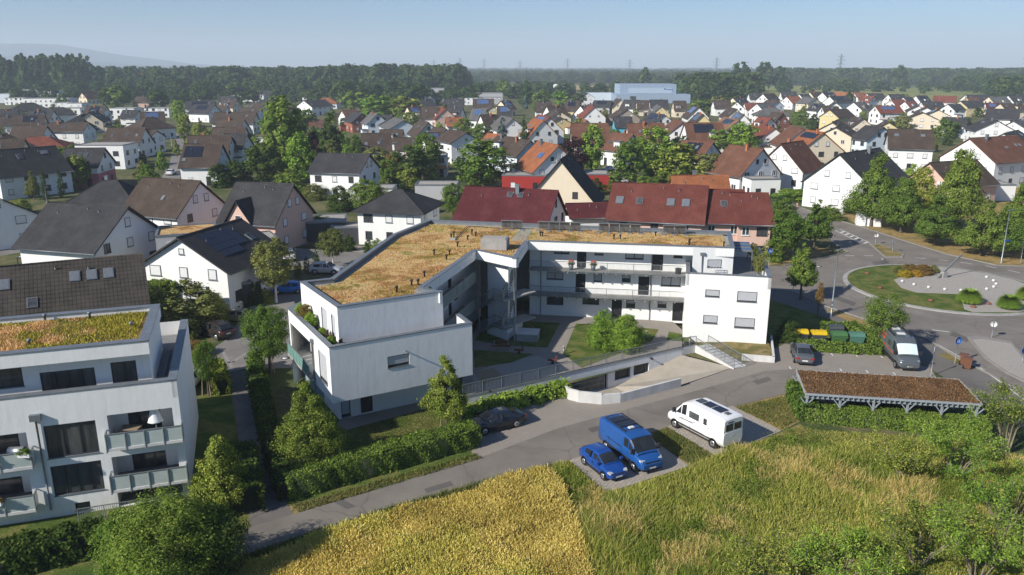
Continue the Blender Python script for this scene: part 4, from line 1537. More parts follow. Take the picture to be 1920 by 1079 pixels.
# ramp down to the door, with low curved wall
re = (wb - wa).normalized()
re.z = 0
rn = Vector((re.y, -re.x, 0))
r0, r1, r2_, r3 = wa + re * gd_[0], wb + re * -0.2, G(1330, 690, 0), G(1270, 722, 0)
mb = MB()
top = [Vector((wb.x, wb.y, 0.02)), G(1385, 690, 0.02), G(1300, 720, 0.02), G(1165, 753, 0.02)]
low0 = Vector((r0.x, r0.y, -1.6))
low1 = low0 + rn * 3.6
um_ = wa + re * w1[0]
mb.add([low0, low1, Vector((um_.x, um_.y, -1.6)) + rn * 5.2, Vector((um_.x, um_.y, -1.6)), Vector((wb.x, wb.y, 0.021)), G(1375, 690, 0.021), G(1277, 722, 0.021), G(1163, 752, -1.2)], [(0, 1, 2, 3), (3, 2, 7, 6), (3, 6, 5, 4)])
tag(mb.build('garage_ramp', M('ramp concrete', (0.37, 0.33, 0.27), (0.3, 0.265, 0.215), 0.8, rough=0.95)), None, None, None, 'structure')
cv = [G(1057, 742, 0), G(1066, 750, 0), G(1085, 755, 0), G(1128, 759, 0), G(1163, 756, 0), G(1277, 726, 0)]
rw = thing('ramp_wall', 'low white concrete wall curving round the garage ramp', 'wall', cv[0])
for k, (a, b) in enumerate(zip(cv[:-1], cv[1:])):
 MB().wall(a, b - (b - a).normalized() * 0.015, -1.6, [0.95, 1.0, 0.98, 0.86, 0.8][k], 0.2).build('wall_panel', CONCW, rw)
MB().obox(G(1335, 703, 0.016), (G(1370, 690, 0) - G(1305, 713, 0)) * 0.5, Vector((0.1, 0.06, 0)), (0, 0, 0.006)).build('drain_channel', M('rusty grate', (0.12, 0.06, 0.035)))['kind'] = 'structure'
# outdoor stair and its side wall
s0, s1 = G(1316, 648, CZ), G(1388, 690, 0.0)
sw = thing('outdoor_stair', 'concrete steps with steel handrails from courtyard down to the drive', 'stairs', Vector((s1.x, s1.y, 0)))
sd = Vector((s1.x - s0.x, s1.y - s0.y, 0))
sl_ = sd.length
sd /= sl_
sn = Vector((-sd.y, sd.x, 0))
for k in range(9):
 p = s0 + sd * (sl_ * (k + 0.5) / 9)
 z = CZ * (1 - (k + 1) / 9.0) + 0.04
 MB().obox((p.x, p.y, z), sd * (sl_ / 18 + 0.02), sn * 0.75, (0, 0, 0.05)).build('step', CONCW, sw)
m = MB()
qa, qb, qc = Vector((wb.x, wb.y, 0)), s0 - sn * 0.85, s1 - sn * 0.85
m.wall(qa, qb, -0.6, CZ + 0.15, 0.2)
zz = [(qb.x, qb.y, -0.1), (qc.x, qc.y, -0.1), (qc.x, qc.y, 0.1), (qb.x, qb.y, CZ + 0.15)]
m.add(zz + [(x + sn.x * 0.2, y + sn.y * 0.2, z) for x, y, z in zz], [(0, 1, 2, 3), (7, 6, 5, 4), (3, 2, 6, 7), (1, 5, 6, 2), (0, 3, 7, 4)])
m.build('stair_side_wall', CONCW, sw)
for s in (-0.78, 0.78):
 railing(sw, [Vector((s0.x, s0.y, CZ)) + sn * s, Vector((s1.x, s1.y, 0.0)) + sn * s], 0.9, 1.2, 0.13, 'hand_railing')
railing(sw, [Vector((wb.x, wb.y, 0.82)), Vector((s0.x, s0.y, 0.75)) - sn * 0.78], 0.95, 1.2, 0.13)
# grass bank before the end block
bk = [G(1300, 640, 0.55), G(1440, 640, 0.5), G(1452, 668, 0.35), G(1392, 668, 0.3), G(1330, 650, 0.5)]
m = MB()
m.prism([(q.x, q.y) for q in bk], 0.0, 0.45)
tag(m.build('grass_bank', DRYG), None, None, None, 'structure')
kb = thing('garden_wall', 'low white kerb wall round the dry grass before the end block', 'wall', G(1452, 678, 0))
MB().wall(G(1390, 676, 0), G(1452, 681, 0), 0, 0.62, 0.18).wall(G(1452, 681, 0), G(1447, 640, 0), 0, 0.62, 0.18).build('wall_body', CONCW, kb)
# plants and furniture on the block's galleries and terraces
flow = M('red geranium flowers', (0.45, 0.05, 0.03), (0.5, 0.2, 0.15), 20)
for x, lb in [(1070, 'left of the door'), (1112, 'right of the door')]:
 u, _ = UV(rp['G'], rp['I'], x, 500)
 p = at_wall(rp['G'], rp['I'], u, Z2, -0.45)
 t = thing('flower_pot', 'tall grey pot of red flowers ' + lb + ' on the upper gallery', 'flower pot', p)
 MB().lathe([(0.2, 0), (0.3, 0.62), (0.26, 0.62)], (0, 0, 0), 8).build('pot', ZINC, t, False)
 foliage('leaves', 'bush', 2, 0, 'mid', t, (0, 0, 0.55), (1.0, 1.0, 0.5))
 m = MB()
 for k in range(9):
  a = k * 2.4
  m.obox((0.22 * math.cos(a), 0.22 * math.sin(a), 0.95 + 0.02 * (k % 4)), (0.07, 0, 0), (0, 0.07, 0), (0, 0, 0.06))
 m.build('flowers', flow, t, False)
u, _ = UV(rp['G'], rp['I'], 1272, 515)
p = at_wall(rp['G'], rp['I'], u, Z2, -0.4)
t = thing('planter_tub', 'black square tub at the right end of the upper gallery', 'tub', p)
MB().lathe([(0.28, 0), (0.36, 0.6), (0.36, 0.64), (0.3, 0.64)], (0, 0, 0), 4).build('tub_body', PLASTIC, t, False)
p = rp['D'] + dl * 3.2 + nl_ * 0.6
t = thing('red_plant', 'dark red leafy plant behind the left upper gallery', 'plant', Vector((p.x, p.y, Z2)))
foliage('leaves', 'bush', 2, 1, 'rust', t, (0, 0, 0), (1.5, 1.5, 1.2))


def chair(label, p, rz, mat, scale=1.0):
 t = thing('garden_chair', label, 'chair', p, rz)
 MB().box(-0.25, -0.25, 0.40, 0.25, 0.25, 0.45).build('seat', mat, t, False)
 MB().box(-0.25, 0.22, 0.45, 0.25, 0.27, 0.95).build('backrest', mat, t, False)
 for sx in (-0.22, 0.22):
  for sy in (-0.22, 0.22):
   MB().box(sx - 0.02, sy - 0.02, 0, sx + 0.02, sy + 0.02, 0.4).build('leg', STEEL, t, False)
  MB().box(sx - 0.025, -0.22, 0.62, sx + 0.025, 0.24, 0.65).build('armrest', mat, t, False)
 return t


wick = M('brown wicker', (0.10, 0.045, 0.025))
chair('brown wicker chair in the corner of the roof terrace', Vector((*(T[1] + Vector((0.7, 1.7, 0)))[:2], 6.12)), 1.2, wick)
chair('brown wicker chair beside the terrace window', Vector((*(T[0].lerp(T[1], 0.66) + Vector((1.15, 0.6, 0)))[:2], 6.12)), 1.4, wick)
p = rp['D'] + dl * 1.6 + nl_ * 0.7
chair('white chair with red cushion on the lower left gallery', Vector((p.x, p.y, Z1)), 0.6, WHITEF)
for k, (f_, lf, s, lb) in enumerate([(0.08, 'lt', 1.3, 'tall potted shrub at the far end of the roof terrace'), (0.2, 'rust', 1.5, 'rusty potted shrub on the roof terrace'), (0.33, 'lt', 1.25, 'bright green potted shrub on the roof terrace'), (0.6, 'lt', 0.75, 'small green potted plant by the terrace door'), (0.8, 'lt', 0.8, 'small grassy potted plant near the terrace corner')]):
 p = T[0].lerp(T[1], f_) + Vector((0.75, 0.35, 0))
 t = thing('potted_plant', lb, 'plant', Vector((p.x, p.y, 6.12)))
 MB().lathe([(0.16, 0), (0.22, 0.35), (0.18, 0.35)], (0, 0, 0), 8).build('pot', ZINC, t, False)
 foliage('leaves', 'bush', 1, k % 2, lf, t, (0, 0, 0.3), (s * 1.3, s * 1.3, s))
for k, (f_, s, lb) in enumerate([(0.55, 1.6, 'olive tub tree near the rails of the end terrace'), (0.25, 1.9, 'bushy olive tub tree at the front of the end terrace'), (0.8, 1.5, 'dark tub tree at the back of the end terrace')]):
 p = bx1.lerp(bx2, f_) - bxe * 0.9
 t = thing('tub_tree', lb, 'plant', Vector((p.x, p.y, 6.25)))
 MB().lathe([(0.22, 0), (0.28, 0.5), (0.22, 0.5)], (0, 0, 0), 8).build('tub', ZINC, t, False)
 MB().tube([(0, 0, 0.4), (0, 0, 1.2)], 0.04, 6).build('stem', BARK, t, False)
 foliage('leaves', 'round', 1, k % 2, 'ol', t, (0, 0, 0.7), (1.5, 1.5, s))
pg = thing('terrace_pergola', 'blue grey slatted pergola on the end block terrace', 'pergola', Vector((*(bx1.lerp(bx2, 0.62))[:2], 6.25)))
for k in range(6):
 a = bx1.lerp(bx2, 0.5 + 0.06 * k) - bxe * 1.4
 MB().bar(Vector((a.x, a.y, 8.4)), Vector((a.x, a.y, 8.4)) - bxe * 2.4, 0.12, 0.2).build('slat', PVB if k % 2 else ZINC, pg)
for f_ in (0.48, 0.84):
 for d_ in (1.4, 3.8):
  a = bx1.lerp(bx2, f_) - bxe * d_
  MB().bar((a.x, a.y, 6.25), (a.x, a.y, 8.4), 0.1).build('post', ZINC, pg)
tr = thing('trellis', 'small white trellis frame leaning before the penthouse window', 'trellis', at_wall(pa, pb, UV(pa, pb, 1340, 505)[0], 6.25, 0.5))
m = MB()
for k in range(5):
 m.box(-0.6 + k * 0.3, -0.02, 0, -0.57 + k * 0.3, 0.02, 1.1)
 m.box(-0.6, -0.025, 0.1 + k * 0.24, 0.63, 0.025, 0.13 + k * 0.24)
m.build('lattice', WHITEF, tr, False)

# ---------------------------------------------------------------- the left apartment building
LBa, LBb = G(85, 973, 0.0), G(357, 931, 0.0)
le = (LBb - LBa).normalized()
lnn = Vector((le.y, -le.x, 0))
le0 = LBa - le * 9.0
lb = thing('apartment_house', 'white balconied apartment house with weedy sedum roof at the left edge', 'building', LBb)
PT = 8.15


def luv(x, y):
 return UV(LBa, LBb, x, y)


def lrect(x1, y1, x2, y2):
 """x1,y1 top left; x2,y2 bottom right"""
 u0, za = luv(x1, y1)
 u1, zb = luv(x2, y2)
 return (u0, zb, u1, za)


LL = (LBb - LBa).length
big = [lrect(80, 799, 184, 848), lrect(94, 878, 196, 920), lrect(140, 944, 168, 957)]
big = [(big[0][0], luv(130, 856)[1], luv(180, 800)[0], luv(130, 794)[1]), (luv(94, 880)[0], luv(145, 925)[1], luv(193, 890)[0], luv(145, 869)[1]), (luv(141, 950)[0], luv(155, 957)[1], luv(170, 950)[0], luv(155, 942)[1])]
log_ = [(luv(203, 800)[0], luv(270, 815)[1] - 0.35, LL - 0.45, luv(270, 771)[1]), (luv(212, 880)[0], luv(275, 893)[1] - 0.3, LL - 0.45, luv(275, 849)[1]), (luv(222, 940)[0], 0.05, LL - 0.4, luv(280, 908)[1])]
left = [(-6.5, luv(40, 850)[1] - 0.6, luv(52, 830)[0], luv(40, 812)[1]), (-6.5, luv(40, 940)[1] - 0.3, luv(60, 920)[0], luv(40, 893)[1])]
SH = [(r[0] + 9.0, r[1], r[2] + 9.0, r[3]) for r in big]
mb = MB()
wall_holes(mb, le0, LBb, 0.0, PT, SH + [(r[0] + 9.0, r[1], r[2] + 9.0, r[3]) for r in log_ + left], 0.18)
cb_ = LBb - lnn * 13.0
wall_holes(mb, LBb, cb_, 0.0, PT, [])
wall_holes(mb, cb_, le0 - lnn * 13.0, 0.0, PT, [])
mb.build('front_wall', WHITE, lb)
for k, r in enumerate(SH):
 window(lb, le0, LBb, r, 'open', depth=0.14, mull=1 if k == 2 else 4 if k == 1 else 3)
# loggias: back wall with glazing, side cheeks, slab and glass balustrade
for k, r in enumerate(log_ + left):
 u0, z0_, u1, z1_ = r
 a, b = at_wall(LBa, LBb, u0, 0, -1.7), at_wall(LBa, LBb, u1, 0, -1.7)
 zf = z0_
 gz = [(0.9, zf + 0.05, (u1 - u0) - 0.9 if k != 2 else 2.1, z1_ - 0.1)]
 m = MB()
 wall_holes(m, a, b, zf, z1_, gz, 0.08)
 a0, b0_ = at_wall(LBa, LBb, u0, 0, -0.17), at_wall(LBa, LBb, u1, 0, -0.17)
 wall_holes(m, a0, a, zf, z1_, [])
 wall_holes(m, b, b0_, zf, z1_, [])
 m.add([(p.x, p.y, z1_) for p in (a0, a, b, b0_)], [(0, 1, 2, 3)])
 m.add([(p.x, p.y, zf + 0.001) for p in (a0, b0_, b, a)], [(0, 1, 2, 3)], 1)
 lo_ = m.build('loggia', [WHITE, SLABS], lb)
 ww = window(lb, a, b, gz[0], 'open', depth=0.05, mull=3 if k != 2 else 1)
 if k == 2:
  continue
 ua, ub = u0 - 0.12, u1 + (0.5 if k < 2 else 0.25)
 p, q_ = at_wall(LBa, LBb, ua, 0, 0.75), at_wall(LBa, LBb, ub, 0, 0.75)
 m = MB()
 m.wall(at_wall(LBa, LBb, ua, 0, 0.8), at_wall(LBa, LBb, ub, 0, 0.8), zf - 0.16, zf + 0.02, 0.78)
 bl = m.build('balcony', CONCW, lb)
 n = 4
 for i in range(n):
  MB().wall(p.lerp(q_, (i + 0.025) / n), p.lerp(q_, (i + 0.975) / n), zf - 0.1, zf + 0.92, 0.03).build('glass_panel', FROST, bl)
 for s in (ua, ub):
  MB().wall(at_wall(LBa, LBb, s, 0, 0.1), at_wall(LBa, LBb, s, 0, 0.72), zf - 0.1, zf + 0.92, 0.03).build('glass_panel', FROST, bl)
 m = MB()
 for i in range(n + 1):
  c = p.lerp(q_, i / n) + lnn * 0.04
  m.bar((c.x, c.y, zf - 0.25), (c.x, c.y, zf + 0.95), 0.06)
 m.bar((p.x, p.y, zf + 0.97), (q_.x, q_.y, zf + 0.97), 0.07, 0.05)
 for s in (ua, ub):
  c, d_ = at_wall(LBa, LBb, s, 0, 0.0), at_wall(LBa, LBb, s, 0, 0.75)
  m.bar((c.x, c.y, zf + 0.97), (d_.x, d_.y, zf + 0.97), 0.07, 0.05)
 m.build('balcony_rail', STEEL, bl)
# curtains behind the big lower window
# downpipe with hopper
u, z = luv(68, 790)
m = MB()
p = at_wall(LBa, LBb, u, 0, 0.12)
m.tube([(p.x, p.y, luv(68, 785)[1]), (p.x, p.y, 0.6)], 0.06, 8)
m.obox((p.x, p.y, luv(68, 785)[1] + 0.1), le * 0.3, lnn * 0.14, (0, 0, 0.2))
m.build('downpipe', ZINC, lb)
# parapet, terrace, set-back top storey
m = MB()
m.wall(le0, LBb, 7.0, PT - 0.01, 0.3, 0, -0.003)
m.wall(LBb, cb_, 7.0, PT - 0.01, 0.3, 0, -0.003)
m.build('parapet', WHITE, lb)
coping(lb, [le0, LBb, cb_], PT, 0.55, 0.07)
MB().prism(inset([le0, LBb, cb_, le0 - lnn * 13.0], 0.1), 6.95, 7.1).build('roof_terrace', SLABS, lb)
RT = 10.6
fr = G(278, 640, RT)
bkk = G(283, 573, RT)
d1 = (fr - LBb).dot(le)
rA = Vector((LBa.x, LBa.y, 0)) - le * 9.0 + lnn * (fr - LBb).dot(lnn)
rB = Vector((fr.x, fr.y, 0))
rC = rB - lnn * ((fr - bkk).dot(lnn))
rD = rA - lnn * ((fr - bkk).dot(lnn))
tq = [rA, rB, rC, rD]
wA, wB = rA - lnn * 0.9, rB - lnn * 0.9 - le * 0.15
rs = [(UV(wA, wB, 77, 720)[0], 7.12, UV(wA, wB, 178, 700)[0], UV(wA, wB, 128, 694)[1]), (UV(wA, wB, 209, 700)[0], 7.12, UV(wA, wB, 256, 690)[0], UV(wA, wB, 232, 678)[1]), (1.0, 8.2, UV(wA, wB, 45, 720)[0], 9.6)]
m = MB()
wall_holes(m, wA, wB, 7.0, RT - 0.8, rs, 0.15)
wall_holes(m, wB, rC - le * 0.15, 7.0, RT - 0.8, [])
m.build('penthouse_wall', WHITE, lb)
for k, r in enumerate(rs):
 window(lb, wA, wB, r, 'open', depth=0.12, mull=(4, 2, 2)[k])
m = MB()
for a, b in zip(tq, tq[1:] + tq[:1]):
 m.wall(a, b, RT - 0.85, RT, 0.5, 0, -0.002)
m.build('roof_edge', WHITE, lb)
MB().prism(inset(tq, 0.03), RT - 0.88, RT - 0.45).build('roof_slab', WHITE, lb)
coping(lb, tq, RT, 0.6, 0.07, True)
dk = inset(tq, 0.6)
m = MB()
m.add([(p.x, p.y, RT - 0.25) for p in dk], [(0, 1, 2, 3)])
m.build('sedum_bed', turf('weedy sedum', [(0.25, (0.11, 0.10, 0.028)), (0.45, (0.25, 0.16, 0.05)), (0.6, (0.33, 0.22, 0.07)), (0.8, (0.12, 0.12, 0.035))], 0.3, 7), lb)
sedum(lb, inset(tq, 0.9), RT - 0.25, 24000, 1.3, 9, 'roof_planting', 0.24, 0.34, 1.1)
for x, y in [(56, 650), (85, 602), (169, 598), (247, 617)]:
 p = G(x, y, RT - 0.25)
 MB().lathe([(0.08, 0), (0.08, 0.35), (0.13, 0.36), (0.13, 0.48), (0.04, 0.5)], p, 10).build('vent_pipe', ZINC, lb)
# side terrace strip on the right
m = MB()
sA = LBb - le * 1.9
m.wall(Vector((rB.x, rB.y, 0)) + le * 0.4, Vector((rC.x, rC.y, 0)) + le * 0.4, 7.08, 7.2, 0.6)
m.build('terrace_mat', SLABS, lb)
railing(lb, [Vector((LBb.x, LBb.y, 0.0)) + lnn * 1.3 - le * 6.3, Vector((LBb.x, LBb.y, 0.0)) + lnn * 1.3 + le * 1.0], 1.0, 1.5, 0.12, 'garden_railing')
# parasol, grill and flower boxes on its balconies
p = at_wall(LBa, LBb, log_[0][2] - 1.1, log_[0][1] + 0.02, -0.5)
t = thing('parasol', 'half-closed white parasol on the upper right balcony', 'parasol', p)
MB().tube([(0, 0, 0), (0, 0, 1.9)], 0.025, 6).build('pole', STEEL, t, False)
MB().lathe([(0.5, 0.95), (0.46, 1.0), (0.3, 1.6), (0.04, 2.15)], (0, 0, 0), 8).build('canopy', M('white canvas', (0.75, 0.75, 0.74)), t, False)
p = at_wall(LBa, LBb, log_[0][2] - 2.6, log_[0][1] + 0.02, -0.5)
t = thing('balcony_table', 'brown wooden table on the upper right balcony', 'table', p)
MB().box(-0.6, -0.4, 0.68, 0.6, 0.4, 0.72).build('tabletop', WOODP, t, False)
for sx in (-0.5, 0.5):
 for sy in (-0.33, 0.33):
  MB().box(sx - 0.03, sy - 0.03, 0, sx + 0.03, sy + 0.03, 0.68).build('leg', WOODP, t, False)
p = at_wall(LBa, LBb, left[0][2] - 0.55, left[0][1] + 0.02, 0.35)
t = thing('gas_grill', 'silver lidded gas grill on the upper left balcony', 'grill', p)
MB().box(-0.4, -0.25, 0, 0.4, 0.25, 0.75).build('cabinet', PLASTIC, t, False)
MB().tube([(-0.45, 0, 0.9), (0.45, 0, 0.9)], 0.28, 10).build('lid', ALLOY, t, False)
for k, (uo, zi, mt, lbn) in enumerate([(-2.3, 0, 'mid', 'white flower box of green plants on the upper left balcony'), (-0.05, 0, 'mid', 'small white pot on the corner of the upper left balcony'), (-1.7, 1, 'rust', 'orange flowering box on the lower left balcony'), (-2.9, 1, 'rust', 'dark red flowering box on the lower left balcony')]):
 r = left[zi]
 p = at_wall(LBa, LBb, r[2] + uo, r[1] + 0.72, 0.9)
 t = thing('flower_box', lbn, 'flower box', p)
 MB().box(-0.35, -0.12, 0, 0.35, 0.12, 0.22).build('box', WHITEF, t, False)
 foliage('plants', 'bush', 2, k % 2, mt, t, (0, 0, 0.15), (1.1, 0.6, 0.4))

# ---------------------------------------------------------------- houses
WMESH = {}


def win_mesh(w, h, style):
 key = (round(w, 1), round(h, 1), style)
 if key in WMESH:
  return WMESH[key]
 mb = MB()
 t, x, z = 0.08, w / 2, h
 for a in ((-x, 0, -x + t, z), (x - t, 0, x, z), (-x + t, 0, x - t, t), (-x + t, z - t, x - t, z)):
  mb.box(a[0], -0.07, a[1], a[2], 0.02, a[3])
 if w > 1.0 and style != 'shut':
  mb.box(-0.05, -0.06, t, 0.05, 0.02, z - t)
 mb.box(-x - 0.06, -0.13, -0.06, x + 0.06, 0.02, -0.001)
 if style == 'shut':
  mb.box(-x + t, -0.045, t, x - t, 0.01, z - t, 1)
 elif style == 'half':
  mb.box(-x + t, -0.02, t, x - t, 0.01, z * 0.5, 1)
  mb.box(-x + t, -0.05, z * 0.5, x - t, 0.01, z - t, 2)
 else:
  mb.box(-x + t, -0.02, t, x - t, 0.01, z - t, 1)
 fm = {'dark': DARKF, 'shut': ZINC, 'half': WHITEF, 'white': WHITEF, 'door': DARKF}[style]
 pm = {'shut': SHUTW, 'door': DOOR}.get(style, GLASS)
 WMESH[key] = mb.mesh('window', [fm, pm, SHUTW])
 return WMESH[key]


def put_window(parent, x, y, z, n, w, h, style, name='window'):
 return link(name, win_mesh(w, h, style), parent, (x, y, z), math.atan2(n[1], n[0]) + math.pi / 2)


def house(loc, rz, L, W, ze, zr, roof, wall, kind='gable', over=0.55, wins=2, chim=1, solar=None, sky=None, low=None, seed=0, name='house', label=None, cat='house', wstyle=None, zone=None, rnd=False):
 rg = random.Random(seed)
 t = thing(name, label, cat, loc, rz)
 wm, rm = WALLS[wall], ROOFS[roof]
 hl, hw = L / 2, W / 2
 s = (zr - ze) / hw
 mb = MB()
 drop = 0.12
 if kind == 'gable':
  vs = [(-hl, -hw, 0), (hl, -hw, 0), (hl, hw, 0), (-hl, hw, 0), (-hl, -hw, ze), (hl, -hw, ze), (hl, hw, ze), (-hl, hw, ze), (-hl, 0, zr - drop), (hl, 0, zr - drop)]
  mb.add(vs, [(0, 1, 5, 4), (2, 3, 7, 6), (1, 2, 6, 9, 5), (3, 0, 4, 8, 7)])
 else:
  mb.box(-hl, -hw, 0, hl, hw, ze)
 w_ = mb.build('wall', wm, t, False)
 if low:
  m = MB().box(-hl - 0.03, -hw - 0.03, 0, hl + 0.03, hw + 0.03, low[1])
  m.build('lower_wall', WALLS[low[0]], t, False)
 og = over * 0.75
 rb = MB()
 th = 0.20
 if kind == 'gable':
  ye, zE = hw + over, ze - s * over
  x = hl + og
  for sg in (-1, 1):
   p = [(-x, 0, zr), (x, 0, zr), (x, sg * ye, zE), (-x, sg * ye, zE)]
   q = [(a, b, c + th) for a, b, c in p]
   rb.add(p + q, [(0, 1, 2, 3), (7, 6, 5, 4), (3, 2, 6, 7), (0, 3, 7, 4), (1, 5, 6, 2)] if sg > 0 else [(3, 2, 1, 0), (4, 5, 6, 7), (7, 6, 2, 3), (4, 7, 3, 0), (2, 6, 5, 1)])
  ro = rb.build('roof', rm, t, False)
  MB().tube([(-x, 0, zr + th), (x, 0, zr + th)], 0.11, 6).build('ridge', rm, ro, False)
  for sg in (-1, 1):
   MB().tube([(-x, sg * (ye + 0.05), zE + 0.1), (x, sg * (ye + 0.05), zE + 0.1)], 0.075, 6).build('gutter', ZINC, ro, False)
 elif kind == 'hip':
  x, y = hl + over, hw + over
  k = max(0.25, hl - hw * 0.95)
  zE = ze - 0.08
  for dz, rev in ((th, False),):
   v = [(-x, -y, zE + dz), (x, -y, zE + dz), (x, y, zE + dz), (-x, y, zE + dz), (-k, 0, zr + dz), (k, 0, zr + dz)]
   rb.add(v, [(0, 1, 5, 4), (1, 2, 5), (2, 3, 4, 5), (3, 0, 4)])
  rb.add([(-x, -y, zE), (x, -y, zE), (x, y, zE), (-x, y, zE), (-x, -y, zE + th), (x, -y, zE + th), (x, y, zE + th), (-x, y, zE + th)], [(0, 1, 5, 4), (1, 2, 6, 5), (2, 3, 7, 6), (3, 0, 4, 7), (3, 2, 1, 0)])
  ro = rb.build('roof', rm, t, False)
  hm = MB()
  for a, b in (((-x, -y), -k), ((x, -y), k), ((x, y), k), ((-x, y), -k)):
   hm.tube([(a[0], a[1], zE + th), (b, 0, zr + th)], 0.1, 5)
  hm.tube([(-k, 0, zr + th), (k, 0, zr + th)], 0.1, 5)
  hm.build('ridge', rm, ro, False)
 else:
  for a in ((-hl - .05, -hw - .05, hl + .05, -hw + .25), (-hl - .05, hw - .25, hl + .05, hw + .05), (-hl - .05, -hw + .25, -hl + .25, hw - .25), (hl - .25, -hw + .25, hl + .05, hw - .25)):
   rb.box(a[0], a[1], ze, a[2], a[3], ze + 0.28)
  ro = rb.build('roof', ZINC, t, False)
  MB().box(-hl + .25, -hw + .25, ze + 0.0, hl - .25, hw - .25, ze + 0.12).build('roof_deck', SEDUM if kind == 'green' else GRAVEL, ro, False)
 sl = math.hypot(1, s)

 def on_roof(sg, u, v):
  """u along the ridge, v metres down the slope"""
  return Vector((u, sg * v / sl, zr + th - s * v / sl)), Vector((0, sg / sl, -s / sl)), Vector((0, sg * s / sl, 1 / sl))
 if chim and kind in ('gable', 'hip'):
  cx = rg.uniform(-0.3, 0.3) * L
  cyy = rg.choice((-0.7, 0.7))
  if kind == 'hip':
   cx *= 0.3
  mb = MB()
  mb.box(cx - 0.28, cyy - 0.28, zr - 1.0, cx + 0.28, cyy + 0.28, zr + 0.85)
  mb.box(cx - 0.34, cyy - 0.34, zr + 0.85, cx + 0.34, cyy + 0.34, zr + 0.95)
  mb.build('chimney', ZINC if chim == 1 else M('clay chimney', (0.40, 0.14, 0.06)), ro, False)
 if kind == 'gable':
  for u, v in ((0.22, 1.4), (-0.3, 2.0), (0.05, 1.0)):
   for sg in (-1,):
    p, d, n = on_roof(sg, u * L, v)
    MB().tube([p, p + Vector((0, 0, 0.4))], 0.07, 6).build('vent_pipe', ZINC, ro, False)
 if rnd and kind == 'gable':
  sg = -1 if math.sin(rz) * -loc[0] + math.cos(rz) * loc[1] > 0 else 1
  sky, sl2 = list(sky or []), math.hypot(hw, zr - ze)
  for k in range(rg.choice((0, 1, 1, 2, 3))):
   sky.append((sg, rg.uniform(-.38, .38) * L, rg.uniform(.3, .65) * sl2, .8, 1.1, rg.choice('gs')))
  if rg.random() < .16:
   solar = [(sg, -.3 * L, .25 * L, .7, .6 * sl2, 4, 2, rg.choice('kkb'))]
  if rg.random() < .3 and zr - ze > 3.2:
   dx, dw = rg.uniform(-.2, .2) * L, rg.uniform(.9, 1.6)
   y0, y1, zt = sg * (hw - .9), sg * .9, ze + 2.3
   d_ = MB().box(dx - dw, min(y0, y1), ze - .2, dx + dw, max(y0, y1), zt).build('dormer', WALLS[rg.choice([wall, wall, 'b', 'g'])], ro, False)
   MB().box(dx - dw - .25, min(y0 + sg * .35, y1), zt, dx + dw + .25, max(y0 + sg * .35, y1), zt + .16).build('dormer_roof', rm if rg.random() < .5 else ZINC, d_, False)
   put_window(d_, dx, y0, ze + .75, (0, sg), min(1.6, dw * 1.3), 1.1, rg.choice(['dark', 'white', 'half']))
  if rg.random() < .35:
   ax = rg.uniform(-.4, .4) * L
   MB().tube([(ax, .2, zr), (ax, .2, zr + 2.2)], .03, 5).bar((ax - .5, .2, zr + 2.0), (ax + .5, .2, zr + 2.0), .04).build('aerial', STEEL, ro, False)
  if rg.random() < .3:
   ex, sy = rg.choice((-1, 1)) * (hl - 1.6), -sg if rg.random() < .3 else sg
   MB().box(ex - 1.5, min(sy * hw, sy * (hw + 2.4)), 0, ex + 1.5, max(sy * hw, sy * (hw + 2.4)), 2.5).build('porch', wm, t, False)
   MB().box(ex - 1.75, min(sy * hw, sy * (hw + 2.7)), 2.5, ex + 1.75, max(sy * hw, sy * (hw + 2.7)), 2.66).build('porch_roof', rm, t, False)
 for sg, u, v, w, h, c in (sky or []):
  p, d, n = on_roof(sg, u, v)
  f = MB().obox(p + n * 0.05, (w / 2, 0, 0), d * h / 2, n * 0.07).build('skylight', ZINC, ro, False)
  MB().obox(p + n * 0.13, (w / 2 - 0.08, 0, 0), d * (h / 2 - 0.08), n * 0.01).build('pane', {'g': GLASS, 's': ZINC}[c], f, False)
 for sg, u0, u1, v0, v1, nx, ny, c in (solar or []):
  for i in range(nx):
   for j in range(ny):
    u, v = u0 + (u1 - u0) * (i + .5) / nx, v0 + (v1 - v0) * (j + .5) / ny
    p, d, n = on_roof(sg, u, v)
    MB().obox(p + n * 0.08, ((u1 - u0) / nx / 2 - 0.02, 0, 0), d * ((v1 - v0) / ny / 2 - 0.02), n * 0.03).build('solar_panel', PV if c == 'k' else PVB, ro, False)
 if wins:
  cl = Vector((-loc[0], -loc[1])).normalized()
  ca, sa = math.cos(-rz), math.sin(-rz)
  cl = Vector((cl.x * ca - cl.y * sa, cl.x * sa + cl.y * ca))
  stv = max(1, int(round(ze / 2.8)))
  st = wstyle or rg.choice(['dark', 'white', 'half', 'shut', 'dark'])
  for n, span, fix in (((0, -1), hl, hw), ((0, 1), hl, hw), ((1, 0), hw, hl), ((-1, 0), hw, hl)):
   if n[0] * cl.x + n[1] * cl.y < -0.15:
    continue
   cnt = max(2, int(span * 2 / (3.4 if n[0] == 0 else 3.8)))
   for f in range(stv):
    for i in range(cnt):
     a = (-1 + 2 * (i + 0.5) / cnt) * span
     z = 0.95 + f * 2.75
     if z + 1.3 > ze and n[0] == 0:
      continue
     o = 0.035 if low and z < low[1] else 0.0
     x, y = (a, n[1] * (fix + o)) if n[0] == 0 else (n[0] * (fix + o), a)
     ss = st if rg.random() < 0.75 else rg.choice(['dark', 'shut'])
     if f == 0 and i == 1 and n[0] == 0:
      put_window(t, x, y, 0.1, n, 1.05, 2.1, 'door', 'door')
     else:
      put_window(t, x, y, z, n, 1.1 if rg.random() < .7 else 1.5, 1.25, ss)
